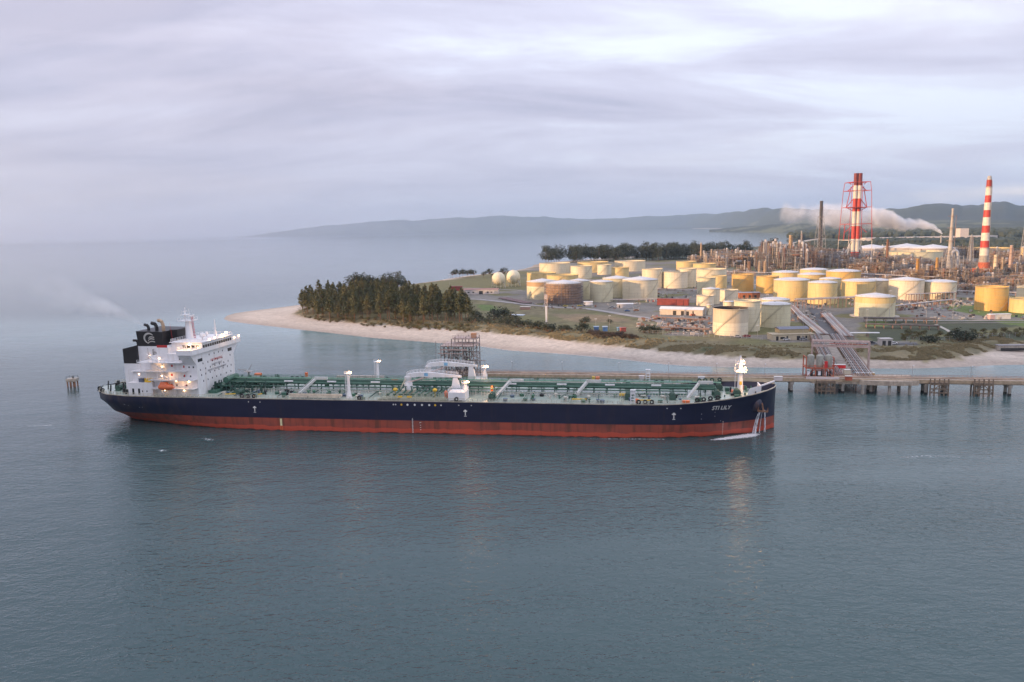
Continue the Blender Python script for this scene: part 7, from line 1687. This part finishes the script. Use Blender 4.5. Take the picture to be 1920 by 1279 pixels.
# dune grass: tufts standing on the terrain
def tufts():
    b = MB(); r_ = random.Random(9); cnt = 0
    vp = np.array(veg[:len(veg_px)])
    for _ in range(26000):
        i = r_.randrange(0, 17); u = r_.random(); a, c = vp[i], vp[i+1]; p = a+(c-a)*u; d = c-a; nn = np.array([-d[1], d[0]])/max(np.hypot(*d), 1e-6)
        off = abs(r_.gauss(0, 11))-1.0; q = p+nn*off*(-1 if False else 1)
        q = (q[0], q[1]); 
        if not inside(np.array([q]), veg)[0] and r_.random() < .75:
            q2 = p-nn*off; q = (q2[0], q2[1])
        if not inside(np.array([q]), veg)[0]: continue
        if fbm(q[0], q[1], .09, 3) < .28*math.exp(-abs(off)/7)-.18: continue
        z = gz(*q); w = r_.uniform(.35,.9); h = r_.uniform(.2,.75)
        for k in range(3):
            a_ = r_.uniform(0,3.14); dx, dy = w*math.cos(a_), w*math.sin(a_); b.add([(q[0]-dx, q[1]-dy, z), (q[0]+dx, q[1]+dy, z), (q[0]+dx*.5+r_.uniform(-.2,.2), q[1]+dy*.5, z+h), (q[0]-dx*.7, q[1]-dy*.7, z+h*.8)], [(0,1,2,3)])
    DG = leaf_mat('dune grass', (.33,.27,.16), (.15,.14,.065)); o = b.build('dune_grass', DG); tag(o, 'olive and straw dune grass along the top of the beach', 'grass', None, 'stuff')
tufts()

# ================================================================== STEAM AND SMOKE
def plume(name, label, pts, dens, col=(1,1,1), nscale=.05, thr=.42, stretch=1.0):
    """tube of vapour: pts = (x, y, z, radius) in metres"""
    b = MB(); k = 14; vs = []
    n = len(pts)
    for i, (x, y, z, r) in enumerate(pts):
        a = pts[max(0,i-1)]; c = pts[min(n-1,i+1)]; d = Vector((c[0]-a[0], c[1]-a[1], c[2]-a[2])).normalized(); u = d.cross(Vector((0,1,0))).normalized(); v = d.cross(u).normalized()
        for j in range(k): q = 2*math.pi*j/k; p = Vector((x,y,z))+u*r*math.cos(q)+v*r*math.sin(q); vs.append(tuple(p))
    b.add(vs, [(i*k+j, i*k+(j+1)%k, (i+1)*k+(j+1)%k, (i+1)*k+j) for i in range(n-1) for j in range(k)]); b.add(vs[:k], [tuple(range(k))[::-1]]); b.add(vs[-k:], [tuple(range(k))])
    m = bpy.data.materials.new(name+' vapour'); m.use_nodes = True; nt = m.node_tree; nt.nodes.clear(); N = node_helper(nt); L = nt.links.new
    tc = N('ShaderNodeTexCoord'); no = N('ShaderNodeTexNoise'); L(tc.outputs['Object'], no.inputs['Vector']); no.inputs['Scale'].default_value = nscale; no.inputs['Detail'].default_value = 6; no.inputs['Roughness'].default_value = .58; no.inputs['Distortion'].default_value = .5
    # soft fall-off away from the axis, thinning downwind
    sx = N('ShaderNodeSeparateXYZ'); L(tc.outputs['Object'], sx.inputs[0])
    cz = N('ShaderNodeFloatCurve'); cr_ = N('ShaderNodeFloatCurve'); cf = N('ShaderNodeFloatCurve')
    x0 = min(p[0] for p in pts); x1 = max(p[0] for p in pts); mr = N('ShaderNodeMapRange'); L(sx.outputs[0], mr.inputs[0]); mr.inputs[1].default_value = x0; mr.inputs[2].default_value = x1
    zs = [p[2] for p in pts]; zmin, zmax = min(zs)-1, max(zs)+1; rmax = max(p[3] for p in pts)
    def setc(node, pr):
        c = node.mapping.curves[0]; 
        pr = sorted(pr); c.points[0].location = pr[0]; c.points[1].location = pr[-1]
        for q in pr[1:-1]: c.points.new(*q)
        node.mapping.update(); L(mr.outputs[0], node.inputs['Value'])
    setc(cz, [((p[0]-x0)/(x1-x0), (p[2]-zmin)/(zmax-zmin)) for p in pts]); setc(cr_, [((p[0]-x0)/(x1-x0), p[3]/rmax) for p in pts]); setc(cf, [((p[0]-x0)/(x1-x0), dens[i]) for i, p in enumerate(pts)])
    def M(op, a, c=None, cl=False):
        q = N('ShaderNodeMath', operation=op, use_clamp=cl)
        for i, v in enumerate((a, c)):
            if v is None: continue
            if isinstance(v, (int, float)): q.inputs[i].default_value = v
            else: L(v, q.inputs[i])
        return q.outputs[0]
    zax = M('ADD', M('MULTIPLY', cz.outputs[0], zmax-zmin), zmin); dz = M('SUBTRACT', sx.outputs[2], zax); dy = M('SUBTRACT', sx.outputs[1], pts[0][1])
    rr = M('SQRT', M('ADD', M('MULTIPLY', dz, dz), M('MULTIPLY', dy, dy))); rel = M('DIVIDE', rr, M('MULTIPLY', cr_.outputs[0], rmax))
    soft = M('SUBTRACT', 1.0, rel, True)
    dn = M('SUBTRACT', M('ADD', no.outputs['Fac'], M('MULTIPLY', soft, .55)), thr+.22, True)
    dn = M('MULTIPLY', M('MULTIPLY', dn, 4.0), cf.outputs[0])
    pv = N('ShaderNodeVolumePrincipled'); pv.inputs['Color'].default_value = (*col, 1); L(dn, pv.inputs['Density']); ou = N('ShaderNodeOutputMaterial'); L(pv.outputs[0], ou.inputs['Volume'])
    o = b.build(name, m); tag(o, label, 'steam', None, 'stuff'); return o
YP = at(1765, 462, LZ)[1]
def pp_(px, py, rpx, Y): p = on_depth(px, py, Y); return (p[0], p[1], p[2], rpx*Y/F)
sx_, sy_, sz_ = on_depth(1765, 440, YP)
g = thing('mill_stack', 'small far stack from which the long white steam plume blows', 'stack', (sx_, sy_, LZ), 0)
part('stack_shaft', STEEL(), lambda b: b.bar((0,0,0),(0,0,sz_-LZ),4.5,3.2,n=10), g); part('stack_cap', DARK(), lambda b: b.bar((0,0,sz_-LZ-1),(0,0,sz_-LZ),4.2,n=10), g)
pl_pts = [(1766,439,2.5),(1760,432,6),(1746,426,10),(1720,421,15),(1690,417,21),(1655,413,27),(1620,410,30),(1580,408,31),(1540,405,32),(1500,401,30),(1465,396,24)]
plume('steam_plume', 'thick white steam plume blowing left from the far mill stack', [pp_(a,b_,c,YP) for a,b_,c in pl_pts][::-1], [.012,.018,.035,.06,.09,.15,.22,.30,.40,.55,.9], col=(.98,.98,1.0), nscale=.024, thr=.45)
YF = SO[1]+SU[1]*28+SV[1]*-5
plume('funnel_smoke', 'thin grey exhaust haze drifting left from the funnel of the tanker', [pp_(a,b_,c,YF) for a,b_,c in ((272,612,3),(255,602,8),(235,590,13),(205,578,18),(175,572,24),(140,562,34),(100,550,40),(60,540,34))][::-1], [.010,.018,.03,.075,.15,.07,.08,.16], col=(1,1,1), nscale=.075, thr=.34)
